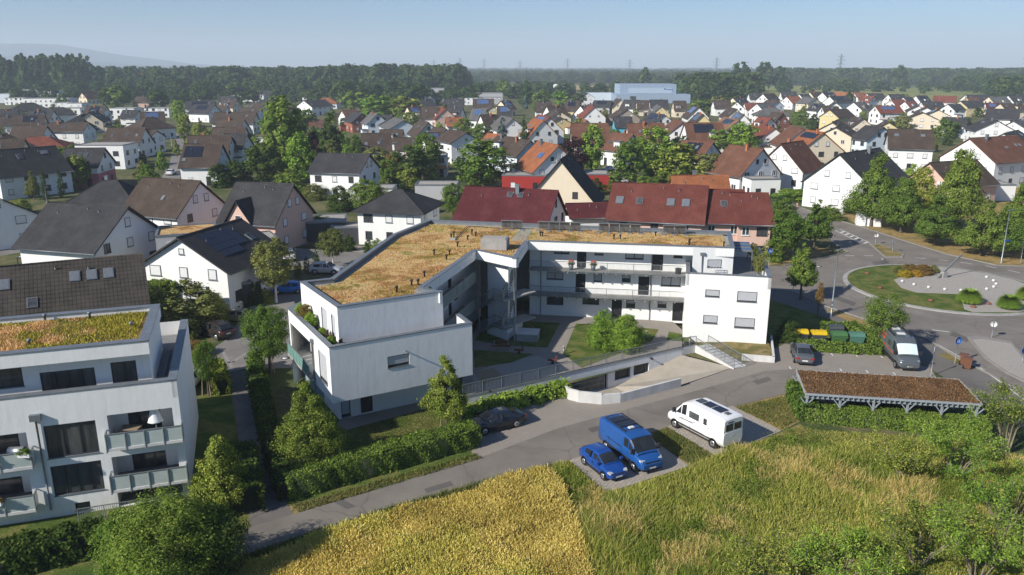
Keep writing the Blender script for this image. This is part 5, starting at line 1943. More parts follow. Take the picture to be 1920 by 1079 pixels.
   if n[0] != 0 and kind == 'gable' and zr - ze > 2.3:
    zz = max(ze + 0.35, 0.95 + stv * 2.75) if stv > 0 else ze
    half = hw * (zr - zz - 1.5) / (zr - ze)
    if half > 0.75:
     for a in ((-0.62 * half, 0.62 * half) if half > 1.5 else (0,)):
      put_window(t, n[0] * fix, a, zz, n, 1.0, 1.2, st)
    elif zr - zz > 1.4:
     put_window(t, n[0] * fix, 0, zz, n, 0.7, 0.7, st)
 t['zone'] = zone or ''
 return t


HOUSES = []


def ridge_house(p, q, W, ze, zr, roof, wall, kind='gable', L=None, px=True, **kw):
 """p, q: sightings of the two ridge ends"""
 a, b = G(p[0], p[1], zr), G(q[0], q[1], zr)
 d = b - a
 ln = max(0.1, d.length)
 rz = math.atan2(d.y, d.x)
 c = (a + b) / 2
 if L is None:
  L = min(max(ln, 7.5), 19.0)
  if ln > 19.0 or ln < 7.5:                      # keep the nearer end where it was seen
   near = a if a.y < b.y else b
   far = b if a.y < b.y else a
   c = near + (far - near).normalized() * L / 2 if ln > 0.2 else near
  L = L - 0.8
 t = house(Vector((c.x, c.y, 0)), rz, L, W, ze, zr, roof, wall, kind, seed=len(HOUSES) * 3 + 1, **kw)
 HOUSES.append([t, p[0], roof, wall, kind, kw.get('zone'), kw.get('label')])
 return t


TX = [0, 320, 640, 960, 1280, 1600]
ZL, ZM, ZC, ZRr = 'in the left estate', 'behind the wine-red roof', 'below the blue hall', 'behind the roundabout'
DATA = [
 # tile, x1, y1, x2, y2, width, eave, ridge, roof, wall, kind, length
 (0, 250, 265, 380, 262, 13, 5, 9, 'd', 'y', 'hip', 18), (0, 0, 340, 130, 338, 9, 4.5, 8, 'd', 'w', 'gable', 0), (0, 325, 350, 610, 350, 10, 4, 8.5, 'd', 'w', 'gable', 0),
 (0, 190, 400, 510, 395, 10, 4, 8.5, 'b', 'c', 'gable', 0), (0, 20, 418, 190, 415, 11, 3.5, 7, 'b', 'w', 'hip', 17), (0, 630, 315, 720, 313, 10, 4.5, 8, 'd', 'w', 'hip', 13),
 (0, 995, 372, 1090, 345, 10, 4.5, 8.5, 'd', 'c', 'gable', 0), (0, 880, 398, 990, 388, 13, 2.6, 7.5, 'k', 'w', 'hip', 16), (0, 970, 300, 1200, 300, 10, 4.5, 8.5, 'b', 'w', 'gable', 0),
 (0, 1430, 345, 1560, 345, 8, 5, 8, 'd', 'w', 'gable', 0), (0, 1570, 368, 1850, 362, 11, 4, 8, 'b', 'w', 'gable', 0), (0, 1640, 432, 1720, 428, 12, 4, 8, 'b', 'w', 'hip', 14),
 (0, 1210, 545, 1640, 545, 11, 4, 8.8, 'b', 'w', 'gable', 0), (0, 1660, 572, 1770, 575, 7, 5, 7, 'b', 'w', 'gable', 0), (0, 560, 487, 1005, 487, 9, 6, 8.5, 'b', 'w', 'gable', 0),
 (0, 150, 522, 535, 522, 10, 4, 8.5, 'b', 'w', 'gable', 0), (0, 20, 625, 95, 620, 11, 3.5, 7.5, 'b', 'w', 'hip', 12), (0, -60, 672, 110, 668, 9, 4.5, 8, 'b', 'c', 'gable', 0),
 (0, 380, 650, 500, 648, 12, 3, 6, 'r', 'c', 'hip', 17), (0, 915, 145, 1070, 140, 9, 4, 8.5, 'r', 'c', 'gable', 0), (0, 1530, 190, 1700, 190, 9, 4, 7.5, 'b', 'p', 'gable', 0),
 (1, 170, 240, 500, 238, 9, 4.5, 8.5, 'd', 'w', 'gable', 0), (1, 265, 280, 500, 285, 10, 4.5, 8.5, 'd', 'w', 'gable', 0), (1, 560, 185, 730, 185, 9, 4.5, 8, 'd', 'w', 'gable', 0),
 (1, 590, 228, 750, 230, 10, 4, 8, 'b', 'c', 'gable', 0), (1, 520, 298, 640, 300, 8, 3.5, 7.5, 'b', 'w', 'gable', 0), (1, 900, 265, 1060, 268, 11, 4, 8, 'b', 'c', 'gable', 0),
 (1, 800, 315, 1010, 318, 10, 4, 8, 'b', 'w', 'gable', 0), (1, 490, 370, 965, 370, 9.5, 4.5, 8.5, 'b', 'w', 'gable', 0), (1, 540, 445, 835, 448, 9, 4, 8, 'b', 'w', 'gable', 0),
 (1, 470, 540, 855, 540, 9, 4, 8, 'b', 'w', 'gable', 0), (1, 700, 615, 870, 615, 10, 5, 8.5, 'd', 'w', 'gable', 0), (1, 200, 635, 690, 632, 10, 4.5, 8.7, 'b', 'w', 'gable', 0),
 (1, 1000, 200, 1220, 200, 12, 5, 8, 'd', 'w', 'hip', 0), (1, 1000, 125, 1290, 125, 12, 4, 8, 'd', 'w', 'gable', 0), (1, 1490, 235, 1740, 225, 14, 5, 8.5, 'd', 'w', 'gable', 0),
 (1, 1700, 205, 1800, 205, 14, 3.5, 7, 'o', 'w', 'hip', 17), (1, 1545, 457, 1640, 455, 6, 3, 5.5, 'B', 'c', 'gable', 0), (1, 1110, 287, 1200, 283, 8, 4, 7.5, 'd', 'w', 'gable', 0),
 (1, 230, 117, 320, 115, 9, 4, 7.5, 'r', 'w', 'gable', 0), (1, 330, 165, 380, 165, 8, 4, 7, 'r', 'w', 'gable', 0),
 (2, 0, 345, 60, 343, 9, 4.5, 8, 'B', 'w', 'gable', 0), (2, 235, 382, 135, 362, 9, 4.5, 8, 'd', 'k', 'gable', 0), (2, 410, 385, 335, 368, 8.5, 5, 8.8, 'g', 'l', 'gable', 0),
 (2, 490, 400, 580, 402, 9, 4.5, 8, 'd', 'w', 'gable', 0), (2, 705, 460, 590, 430, 11, 5, 8, 'g', 'l', 'gable', 0), (2, 220, 610, 560, 605, 10, 4, 8.5, 'b', 'a', 'gable', 0),
 (2, 985, 485, 880, 450, 9, 4.5, 9, 'b', 'a', 'gable', 0), (2, 1185, 560, 1020, 530, 8, 4, 7.5, 'b', 'a', 'gable', 0), (2, 430, 565, 700, 565, 8, 3, 6.5, 'b', 'w', 'gable', 0),
 (2, 1410, 600, 1210, 565, 9.5, 6, 8.7, 'b', 'w', 'gable', 0), (2, 710, 655, 890, 655, 8, 3, 6, 'b', 'c', 'gable', 0), (2, 900, 600, 1060, 595, 8, 3, 6.5, 'b', 'w', 'gable', 0),
 (2, 1175, 327, 1110, 312, 10, 4, 8.5, 'r', 'p', 'gable', 0), (2, 1170, 432, 1360, 430, 7, 3.5, 6.5, 'o', 'w', 'gable', 0), (2, 645, 252, 830, 250, 10, 4, 9, 'R', 'w', 'gable', 0),
 (2, 735, 305, 880, 300, 10, 4, 9, 'b', 'c', 'gable', 0), (2, 900, 305, 1100, 305, 10, 4, 9, 'b', 'w', 'gable', 0), (2, 1200, 310, 1370, 312, 10, 4, 8.5, 'd', 'w', 'gable', 0),
 (2, 620, 215, 800, 215, 10, 4, 8.5, 'b', 'w', 'gable', 0), (2, 840, 228, 1030, 225, 10, 4, 8.5, 'd', 'w', 'gable', 0), (2, 960, 168, 1010, 153, 10, 5, 8, 'd', 'w', 'gable', 0),
 (2, 1150, 215, 1380, 215, 10, 4, 8.5, 'd', 'w', 'gable', 0), (2, 1480, 218, 1720, 218, 10, 4, 8.8, 'b', 'c', 'gable', 0), (2, 1705, 302, 1680, 290, 8, 3.5, 6.5, 'b', 'y', 'gable', 0),
 (2, 1560, 400, 1730, 395, 10, 4, 9, 'b', 'w', 'gable', 0), (2, 1520, 328, 1640, 330, 10, 4, 8.5, 'g', 'w', 'gable', 0), (2, 1780, 300, 1918, 300, 10, 4, 8.5, 'd', 'w', 'gable', 0),
 (2, 1790, 240, 1900, 235, 10, 4, 8.5, 'b', 'c', 'gable', 0), (2, 1935, 440, 1790, 405, 10, 4.5, 8.8, 'g', 'w', 'gable', 0), (2, 1830, 625, 1640, 605, 8, 4, 7.5, 'o', 'y', 'gable', 0),
 (3, 360, 460, 235, 440, 11, 3.5, 9, 'o', 'w', 'gable', 0), (3, 425, 425, 290, 395, 11, 4.5, 9.5, 'r', 'w', 'gable', 0), (3, 560, 430, 500, 418, 10, 4, 6.5, 'd', 'y', 'gable', 0),
 (3, 545, 362, 450, 335, 10, 5, 8, 'b', 'c', 'gable', 0), (3, 255, 250, 450, 250, 10, 4, 8.8, 'b', 'w', 'gable', 0), (3, 385, 300, 590, 295, 10, 4, 8.8, 'b', 'w', 'gable', 0),
 (3, 600, 238, 770, 240, 10, 4, 9, 'b', 'y', 'gable', 0), (3, 765, 295, 860, 290, 10, 4, 8.8, 'b', 'w', 'gable', 0), (3, 930, 308, 855, 288, 11, 4, 9, 'r', 'w', 'gable', 0),
 (3, 845, 457, 740, 440, 7, 3, 6, 'o', 'w', 'gable', 0), (3, 660, 495, 1085, 495, 10.5, 4, 9.5, 'B', 'w', 'gable', 0), (3, 1365, 617, 1120, 600, 10.5, 4.5, 8.7, 'B', 'w', 'gable', 0),
 (3, 1290, 495, 1715, 495, 10.5, 4, 9.5, 'B', 'w', 'gable', 0), (3, 1150, 420, 1350, 420, 10, 4.5, 8, 'd', 'n', 'gable', 0), (3, 1300, 337, 1190, 302, 12, 4, 8, 'b', 'b', 'gable', 0),
 (3, 1225, 225, 1160, 210, 9, 4, 8.5, 'b', 'c', 'gable', 0), (3, 1260, 227, 1440, 232, 10, 4, 8.5, 'd', 'w', 'gable', 0), (3, 1475, 235, 1540, 235, 10, 4, 8.5, 'b', 'c', 'gable', 0),
 (3, 1545, 228, 1755, 228, 10, 4, 9, 'd', 'w', 'gable', 0), (3, 1680, 302, 1590, 272, 9, 4.5, 8.3, 'g', 'y', 'gable', 0), (3, 1720, 397, 1560, 375, 10, 4, 7.7, 'd', 'w', 'gable', 0),
 (3, 1810, 240, 1960, 240, 10, 4, 8.8, 'b', 'c', 'gable', 0), (3, 1930, 480, 1800, 432, 12, 4, 8.8, 'B', 'w', 'gable', 0), (3, 850, 152, 790, 140, 10, 6, 9, 'd', 'w', 'gable', 0),
 (3, 920, 235, 1130, 238, 12, 4, 7.5, 'd', 'g', 'gable', 0), (3, 215, 692, 30, 672, 9, 5, 8.5, 'b', 'l', 'gable', 0), (3, 40, 655, -130, 640, 9, 5, 8.5, 'b', 'l', 'gable', 0),
 (4, 15, 490, 450, 488, 10.5, 4, 9.2, 'B', 'w', 'gable', 0), (4, 640, 455, 450, 420, 9, 4, 7.5, 't', 'w', 'gable', 0), (4, 690, 392, 600, 365, 9, 4, 9, 'g', 'w', 'gable', 0),
 (4, 240, 397, 120, 350, 9, 4, 8.5, 'b', 'y', 'gable', 0), (4, 185, 312, 90, 285, 10, 4, 9, 'b', 'w', 'gable', 0), (4, 340, 235, 540, 235, 10, 4.5, 8.5, 'b', 'w', 'gable', 0),
 (4, 610, 332, 480, 302, 9, 4, 8, 'b', 'c', 'gable', 0), (4, 690, 262, 910, 262, 9, 4.5, 7.7, 'r', 'w', 'gable', 0), (4, 610, 250, 760, 212, 9, 4.5, 8.3, 'd', 'w', 'gable', 0),
 (4, 830, 272, 985, 265, 9, 4.5, 8, 'g', 'w', 'gable', 0), (4, 1080, 240, 940, 232, 9, 5, 8, 'b', 'l', 'gable', 0), (4, 740, 155, 870, 155, 9, 4, 8, 'd', 'w', 'gable', 0),
 (4, 900, 162, 1040, 155, 10, 4, 8.5, 'b', 'w', 'gable', 0), (4, 1100, 138, 1280, 138, 10, 4, 8.5, 'd', 'w', 'gable', 0), (4, 1165, 192, 1310, 188, 11, 4, 8.2, 'o', 'w', 'gable', 0),
 (4, 1310, 165, 1420, 162, 10, 4, 8.3, 'd', 'w', 'gable', 0), (4, 1430, 143, 1560, 140, 10, 4, 8.5, 'b', 'c', 'gable', 0), (4, 1570, 145, 1690, 140, 10, 4, 8.5, 'd', 'w', 'gable', 0),
 (4, 1700, 140, 1918, 145, 10, 4, 8.3, 'o', 'w', 'gable', 0), (4, 1500, 207, 1350, 200, 11, 5.5, 8.7, 'g', 'c', 'gable', 0), (4, 1650, 190, 1840, 185, 11, 4.5, 8.5, 'd', 'w', 'gable', 0),
 (4, 1470, 268, 1590, 275, 9, 4.5, 7.8, 'd', 'w', 'gable', 0), (4, 1725, 262, 1700, 250, 9, 4.5, 8, 'd', 'w', 'gable', 0), (4, 1560, 305, 1750, 305, 9, 6.5, 9.2, 'b', 'w', 'gable', 0),
 (4, 1650, 340, 1850, 330, 9, 6.5, 9.5, 'b', 'y', 'gable', 0), (4, 910, 320, 1080, 320, 11, 4.5, 7.8, 'g', 'w', 'hip', 15), (4, 1130, 378, 1030, 370, 9, 4, 8.5, 'b', 'k', 'gable', 0),
 (4, 1000, 432, 870, 422, 9, 4, 8, 'r', 'w', 'gable', 0), (4, 1040, 547, 870, 510, 11, 4, 8.2, 'r', 'w', 'gable', 0), (4, 1370, 562, 1210, 520, 12, 4, 9, 'B', 'w', 'gable', 0),
 (4, 1680, 485, 1890, 375, 9, 6, 8.7, 'b', 'c', 'gable', 0), (4, 1720, 540, 1918, 440, 10, 6, 8.7, 'b', 'c', 'gable', 0),
 (4, 0, 685, 350, 712, 10.5, 4.5, 8.5, 'B', 'w', 'gable', 0),
 (5, 0, 420, 120, 440, 9, 4.5, 8, 'b', 'c', 'gable', 0), (5, 1625, 464, 1480, 440, 13, 5, 8.5, 'd', 'w', 'gable', 0), (5, 1285, 432, 1000, 425, 10, 5, 7.7, 'd', 'w', 'gable', 0),
 (5, 785, 372, 760, 357, 13, 4.5, 7.5, 'b', 'c', 'gable', 0), (5, 960, 342, 935, 328, 11, 4.5, 7.3, 'd', 'c', 'gable', 0), (5, 830, 317, 805, 304, 10, 4.5, 7.3, 'b', 'w', 'gable', 0),
 (5, 735, 297, 705, 284, 10, 4.5, 7.3, 'b', 'w', 'gable', 0), (5, 240, 297, 520, 295, 9.5, 5.7, 8.8, 'r', 'w', 'gable', 0), (5, 400, 482, 360, 460, 8, 3.5, 6, 'b', 'y', 'gable', 0),
 (5, 760, 250, 1000, 250, 11, 4.5, 8, 'd', 'w', 'gable', 0), (5, 1060, 277, 1200, 275, 10, 5, 7.8, 'd', 'w', 'gable', 0), (5, 1200, 240, 1440, 238, 12, 5.5, 8.5, 'd', 'y', 'gable', 0),
 (5, 1880, 337, 1500, 328, 14, 5, 9, 'd', 'w', 'gable', 0), (5, 1490, 264, 1640, 265, 9, 4, 7.5, 'R', 'w', 'gable', 0), (5, 900, 182, 1170, 186, 12, 4, 8, 'r', 'w', 'gable', 0),
 (5, 1270, 202, 1400, 200, 10, 4, 8, 'B', 'y', 'gable', 0), (5, 1260, 172, 1540, 170, 11, 4.5, 8.5, 'd', 'w', 'gable', 0), (5, 1520, 195, 1720, 192, 11, 4, 8.3, 'g', 'c', 'gable', 0),
 (5, 0, 147, 130, 145, 10, 4, 8, 'o', 'w', 'gable', 0), (5, 120, 183, 240, 187, 10, 4, 8, 'r', 'w', 'gable', 0), (5, 150, 157, 330, 155, 11, 4, 8, 'd', 'w', 'gable', 0),
 (5, 390, 167, 560, 165, 10, 4, 8.3, 'd', 'w', 'gable', 0), (5, 420, 227, 570, 225, 10, 4.5, 8, 'r', 'w', 'gable', 0), (5, 575, 247, 690, 245, 10, 4, 7.6, 'r', 'w', 'gable', 0),
 (5, 0, 257, 130, 252, 11, 4.5, 8.3, 'g', 'w', 'gable', 0), (5, 700, 182, 830, 180, 10, 4, 8.3, 'd', 'w', 'gable', 0), (5, 1650, 272, 1900, 270, 11, 4.5, 8, 'b', 'c', 'gable', 0),
 (5, 1800, 470, 1980, 420, 11, 5, 8.3, 'g', 'w', 'gable', 0), (5, 1690, 610, 1960, 545, 11, 5, 8.3, 'd', 'w', 'gable', 0), (5, 1740, 180, 1930, 178, 11, 4, 8.3, 'd', 'w', 'gable', 0),
 (5, 560, 200, 660, 198, 10, 4, 8, 'd', 'w', 'gable', 0), (4, 560, 205, 700, 200, 10, 4, 8, 'd', 'c', 'gable', 0),
]
for (ti, x1, y1, x2, y2, W, ze, zr, rf, wl_, kd, Lo) in DATA:
 p, q = (TX[ti] + x1 / 6.0, 150 + y1 / 6.0), (TX[ti] + x2 / 6.0, 150 + y2 / 6.0)
 xm = (p[0] + q[0]) / 2
 zn = ZL if xm < 650 else ZM if xm < 1000 else ZC if xm < 1300 else ZRr
 ridge_house(p, q, W, ze, zr, rf, wl_, kd, L=Lo or None, zone=zn, rnd=True, chim=random.choice((0, 1, 1, 2)), name='gabled_house' if kd == 'gable' else 'hipped_house')

# nearer houses, one by one
ridge_house((-10, 284), (80, 277), 11.5, 5, 9.8, 'd', 'w', label='big white house with black roof and dark red entrance at the left edge', L=15, sky=[(-1, -1, 2.5, 1.2, 1.5, 'g'), (-1, 4.5, 1.8, 1.6, 1.1, 's')], chim=0, wstyle='dark')
ridge_house((123, 279.6), (198, 279), 10, 5, 8.6, 'd', 'w', label='rose and white house with grey wall strip behind the poplars', low=('m', 3.3), sky=[(-1, -0.6, 2.6, 1.0, 1.5, 'g'), (-1, 0.7, 2.6, 1.0, 1.5, 'g')], chim=0, wstyle='dark')
fh = ridge_house((153, 271), (247, 271), 9, 6.4, 6.4, 'd', 'w', 'flat', label='white flat-roofed cube house behind the rose house', chim=0, wstyle='dark', name='flat_roofed_house')
ridge_house((345, 271.7), (418, 271.3), 11, 4.6, 9.2, 'b', 'w', label='white house with solar field and tall chimney on brown roof', solar=[(-1, -4.0, 0.3, 0.9, 4.4, 4, 3, 'k')], sky=[(-1, -3.6, 5.3, 0.9, 0.9, 's')], chim=1)
ridge_house((597, 288.4), (694, 291), 10.5, 5.8, 9, 'd', 'w', label='white two-storey house with plain anthracite roof before the orchard trees', chim=0, wstyle='dark')
ridge_house((196, 341), (218, 341), 13, 3, 7.6, 'd', 'w', 'hip', L=15, label='low house with dark hipped roof behind the big grey roof', chim=1, name='hipped_house')
ridge_house((267, 335), (377, 342), 11, 5.0, 9.6, 'b', 'w', label='cream white house with dark brown roof and white front door', sky=[(-1, 1.0, 4.0, 0.6, 0.9, 's')], chim=0, wstyle='shut')
n3 = ridge_house((442, 343), (552, 348), 11, 4.6, 9.6, 'd', 'p', label='pink house with a steep cross-gable dormer', chim=0, wstyle='shut')
ridge_house((93, 382), (240, 390), 12.5, 4.6, 9.0, 'd', 'w', label='white house with big plain grey roof before the hipped roof', chim=0, wstyle='shut', over=0.8)
ridge_house((-40, 508), (203, 486), 11, 4.2, 8.2, 'q', 'w', label='house with ribbed black tile roof behind the left apartment house', L=17, sky=[(-1, 2.5, 2.2, 0.95, 1.3, 's'), (-1, 4.0, 2.2, 0.95, 1.3, 's'), (-1, 5.5, 2.2, 0.95, 1.3, 's'), (-1, -3.5, 2.4, 1.0, 1.3, 's'), (-1, -1.2, 5.0, 0.9, 1.2, 'g')], chim=0)
ridge_house((333, 449), (452, 413), 11.5, 4.9, 8.3, 'd', 'w', label='white house with black solar panels beside the clipped hedge', solar=[(-1, -3.8, 2.3, 0.7, 3.9, 6, 3, 'k'), (-1, -3.8, 0.2, 3.95, 5.0, 4, 1, 'k')], sky=[(-1, 3.6, 3.3, 1.0, 1.2, 'g')], chim=0, wstyle='shut', over=0.7)
ridge_house((-60, 350), (-5, 372), 11, 4.6, 8.0, 'd', 'w', label='white house end with shallow dark roof at the left margin', chim=0, wstyle='shut')
ridge_house((743, 358), (752, 358.3), 9.6, 5.3, 8.0, 'd', 'w', 'hip', L=10.4, label='white villa with dark pyramid roof behind the sedum roof', chim=0, wstyle='shut', name='hipped_house', over=0.8)
ridge_house((875, 351.5), (1045, 360), 11.5, 4.4, 8.8, 'R', 'w', label='long house with glossy wine-red roof behind the sedum roof', sky=[(-1, 0.2, 1.4, 0.9, 1.0, 'g'), (-1, 1.9, 1.4, 0.9, 1.0, 'g')], L=14.5, chim=1, wstyle='dark')
ridge_house((1161, 345), (1316, 351), 11.5, 5.6, 9.8, 'T', 'p', label='pink terraced house with long red roof and grey roof windows', L=13.5, sky=[(-1, -5.6, 3.8, 1.15, 1.5, 's'), (-1, -2.6, 3.8, 1.0, 1.3, 'g'), (-1, 2.0, 3.8, 1.15, 1.5, 's'), (-1, 4.2, 3.8, 1.15, 1.5, 's')], chim=0, over=0.7, wstyle='white')
ridge_house((1316, 357.5), (1382, 358.5), 11, 5.6, 9.2, 'T', 'p', label='middle pink terraced house with one roof window', L=6.4, sky=[(-1, 0.4, 3.2, 1.0, 1.3, 'g')], chim=0, over=0.7, wstyle='white')
ridge_house((1382.6, 364), (1427, 364.6), 10.5, 5.6, 8.9, 'T', 'p', label='end pink terraced house nearest the road', L=4.6, chim=0, over=0.7, wstyle='white')
ridge_house((1257, 331), (1366, 331.5), 10.5, 4.5, 8.8, 'o', 'y', label='house with bright orange-red roof behind the terraced houses', chim=1)
ridge_house((1060, 384), (1120, 382.5), 6, 2.5, 4.2, 'R', 'w', label='low garage with wine-red roof beside the round bush', chim=0, wins=0, name='garage')
ridge_house((1053, 300), (1066, 290.5), 13, 2.9, 10.6, 'k', 'c', label='cream A-shaped house with steep black roof', L=12, chim=1, wstyle='dark', over=0.7)
ridge_house((1048, 274.2), (1008, 265.8), 12, 4.5, 10, 'o', 'w', label='white house with orange-brown roof, blue collector and tall chimney', solar=[(1, -3.5, -1.0, 3.0, 4.6, 2, 1, 'b')], chim=1)
ridge_house((1463, 271.7), (1506, 265), 11.5, 4.2, 10, 'B', 'w', label='white steep-gabled house with clay chimney and red-brown porch', chim=2, wstyle='shut')
ridge_house((1367, 273), (1432, 281), 11.8, 4.2, 9.7, 'B', 'w', label='white house with red-brown roof and hipped annex by the road', chim=2, wstyle='white')
ridge_house((1545, 250), (1512, 245), 13, 5, 10, 'o', 'c', label='cream broad-gabled house with solar panels on orange roof', solar=[(-1, -4, 4, 0.8, 2.6, 5, 1, 'k'), (1, -4, 4, 0.8, 3.0, 5, 1, 'k')], chim=2, wstyle='shut')
ridge_house((1573, 291), (1650, 279), 13.5, 5.2, 10.8, 'd', 'w', label='tall white gabled house with dark roof above the paddling pool', chim=1, wstyle='shut')
ridge_house((1664, 243.5), (1751, 245.5), 12.5, 6.2, 10.6, 'b', 'w', label='large white house with brown roof and yellow-lit stair windows', sky=[(-1, -3.5, 2.5, 1.1, 1.1, 's'), (-1, 3.0, 2.5, 1.1, 1.1, 's')], chim=0, wstyle='shut')
ridge_house((1658, 240), (1622, 236.5), 11, 5.6, 9.2, 'd', 'l', label='pale blue house with dark dormer beside the large white house', chim=0, wstyle='dark')
ridge_house((1817, 261), (1907, 256), 14, 6.2, 11, 'B', 'w', label='large white house with red-brown roof and grey chimney at the right', sky=[(-1, 0.5, 4.0, 0.8, 0.8, 's'), (-1, 4.5, 3.4, 0.7, 0.9, 's'), (-1, 6.0, 3.4, 0.7, 0.9, 's')], chim=1, wstyle='shut')
ridge_house((1742, 307), (1832, 301), 11, 4.2, 8.3, 'b', 'p', label='house with dark brown roof among the park lindens', sky=[(-1, 2.5, 2.0, 0.9, 1.3, 's')], chim=0)
# dormer of the pink house
m = MB()
hw, ze_, zr_ = 5.5, 4.6, 9.6
x0, wd = -1.2, 1.9
m.add([(x0 - wd, -hw - 0.35, 0), (x0 + wd, -hw - 0.35, 0), (x0 + wd, -hw - 0.35, 4.8), (x0, -hw - 0.35, 7.6), (x0 - wd, -hw - 0.35, 4.8), (x0 - wd, -hw + 3, 0), (x0 + wd, -hw + 3, 0), (x0 + wd, -hw + 3, 4.8), (x0 - wd, -hw + 3, 4.8)],
      [(0, 1, 2, 3, 4), (1, 6, 7, 2), (5, 0, 4, 8)])
dm = m.build('dormer', WALLS['p'], n3, False)
m = MB()
for sg in (-1, 1):
 p = [(x0, -hw - 0.8, 7.75), (x0, -hw + 4.0, 7.75), (x0 + sg * 2.5, -hw + 4.0, 4.2), (x0 + sg * 2.5, -hw - 0.8, 4.2)]
 q = [(a, b, c + 0.18) for a, b, c in p]
 m.add(p + q, [(0, 1, 2, 3), (4, 5, 6, 7), (0, 3, 7, 4), (2, 3, 7, 6), (1, 2, 6, 5)])
m.build('dormer_roof', ROOFS['d'], dm, False)
link('window', win_mesh(1.0, 2.2, 'white'), dm, (x0, -hw - 0.35, 3.4))
link('window', win_mesh(1.0, 1.3, 'white'), dm, (x0, -hw - 0.35, 0.9))
# small flat roofs, annexes, garages, carports
for x, y, zt, W, L, rz, wl_, rfk, lb_, nm in [
  (350, 433, 5.6, 7, 7.5, 0.35, 'g', 'green', 'grey flat-roofed annex with sedum behind the solar house', 'annex'), (597, 412, 3.0, 7, 9, 0.2, 'z', 'flat', 'dark flat-roofed carport beside the bright round bush', 'carport'),  # open carport front built closed; its shade is the dark wall colour
  (700, 352, 3.2, 6, 9, 0.02, 'w', 'flat', 'low white flat-roofed garage right of the anthracite house', 'garage'), (820, 345, 3.0, 6, 9, 0.0, 'g', 'flat', 'grey flat garage below the orange awning', 'garage'),
  (985, 327, 3.6, 7, 10, -0.1, 'r', 'flat', 'red flat-roofed workshop left of the A-shaped house', 'workshop'), (1112, 325, 3.4, 7, 7, 0.0, 'r', 'flat', 'red pavilion with grey metal roof right of the A-shaped house', 'pavilion'),
  (468, 447, 3.4, 6, 7, 0.5, 'w', 'flat', 'white lean-to with dark roof beside the solar house', 'annex'), (1428, 335, 4.0, 5, 6.5, 0.1, 'w', 'flat', 'small white annex of the roadside house', 'annex'),
  (820, 292, 5.2, 6, 5, 0.0, 'w', 'flat', 'small white cube house above the orange awning', 'cube house'), (490, 260, 3.0, 5, 7, 0.0, 'w', 'flat', 'small white garage left of the orchard trees', 'garage'),
  (1850, 345, 3.2, 6, 9, 0.0, 'w', 'flat', 'row of white garages below the large right house', 'garage'), (1630, 395, 2.6, 3, 4, -0.3, 'w', 'flat', 'white transformer box by the road', 'utility box'),
  (652, 424, 2.5, 4, 5, 0.1, 'z', 'flat', 'dark garden shed beside the white villa', 'shed'), (424, 530, 2.6, 4, 5, 0.5, 'z', 'flat', 'dark garage behind the gold car', 'garage'),
  (1010, 385, 2.6, 4, 5, 0, 'w', 'flat', 'low white outbuilding beside the long wine-red roof', 'shed')]:
 b = G(x, y, zt)
 house(Vector((b.x, b.y, 0)), rz, L, W, zt, zt, 'd', wl_, rfk, seed=int(x), wins=1 if zt > 3.5 else 0, chim=0, name=nm.replace(' ', '_'), label=lb_, cat=nm)
# sheds and halls by the wood on the left, factory below, blue hall
for x1, x2, y, zt, W, wl_, rfk, lb_ in [
  (0, 32, 176, 7, 18, 'l', 'flat', 'pale blue flat hall at the left edge before the wood'), (18, 52, 184, 5, 14, 'w', 'flat', 'low white hall with rounded roof near the left edge'), (50, 100, 168, 8, 20, 'g', 'flat', 'grey barn roof below the tall poplars'),
  (88, 114, 171, 8, 10, 'w', 'flat', 'white cube before the grey halls'), (108, 150, 167, 8, 16, 'g', 'flat', 'dark grey hall beside the white cube'), (54, 136, 185, 6, 14, 'w', 'flat', 'long low white store with grey roof'),
  (106, 140, 193, 5, 10, 'w', 'flat', 'white block with parked car on the left estate'), (134, 160, 194, 6, 10, 'w', 'flat', 'second white block left of the dark pyramid roof'), (123, 158, 203, 6, 10, 'w', 'flat', 'white box house with dark window band'),
  (211, 258, 203, 6, 10, 'w', 'flat', 'long white flat house in front of the round trees'), (250, 285, 172, 6, 14, 'w', 'flat', 'far white hall beneath the crane'), (277, 322, 203, 5, 10, 'w', 'flat', 'white low school wing with red band'),
  (441, 498, 179, 5, 14, 'w', 'flat', 'white greenhouse-like hall before the wood'), (570, 598, 183, 5, 12, 'w', 'flat', 'bright white marquee hall near the orange roof'), (800, 834, 166, 8, 20, 'g', 'flat', 'grey factory block with roof machinery'),
  (825, 870, 170, 8, 20, 'w', 'flat', 'pale factory hall with many vents'), (780, 840, 178, 5, 20, 'w', 'flat', 'low white factory wing'), (862, 900, 175, 7, 16, 'b', 'flat', 'brown factory shed in the middle distance'),
  (898, 942, 175, 7, 16, 'g', 'flat', 'grey saw-roofed factory hall'), (855, 902, 184, 5, 12, 'w', 'flat', 'white rounded warehouse before the factory'), (898, 940, 183, 5, 12, 'g', 'flat', 'long grey warehouse with glazed front')]:
 a, b = G(x1, y, zt), G(x2, y, zt)
 house(Vector(((a.x + b.x) / 2, (a.y + b.y) / 2, 0)), 0.03, b.x - a.x, W, zt, zt, 'd', wl_, rfk, seed=int(x1), wins=2 if zt < 7 else 0, chim=0, name='hall', label=lb_, cat='hall')
bl = G(1215, 192, 0)
bh = thing('blue_hall', 'big light blue industrial hall with raised centre block', 'hall', bl)


def bx_(x1, x2, yt, yb, dep, mat, nm, par, dd=0.0):
 b0_, b1_ = G(x1, yb, 0), G(x2, yb, 0)
 z = HT(b0_, yt)
 m = MB()
 m.box(b0_.x, b0_.y + dd, 0, b1_.x, b0_.y + dd + dep, z)
 return m.build(nm, mat, par), z


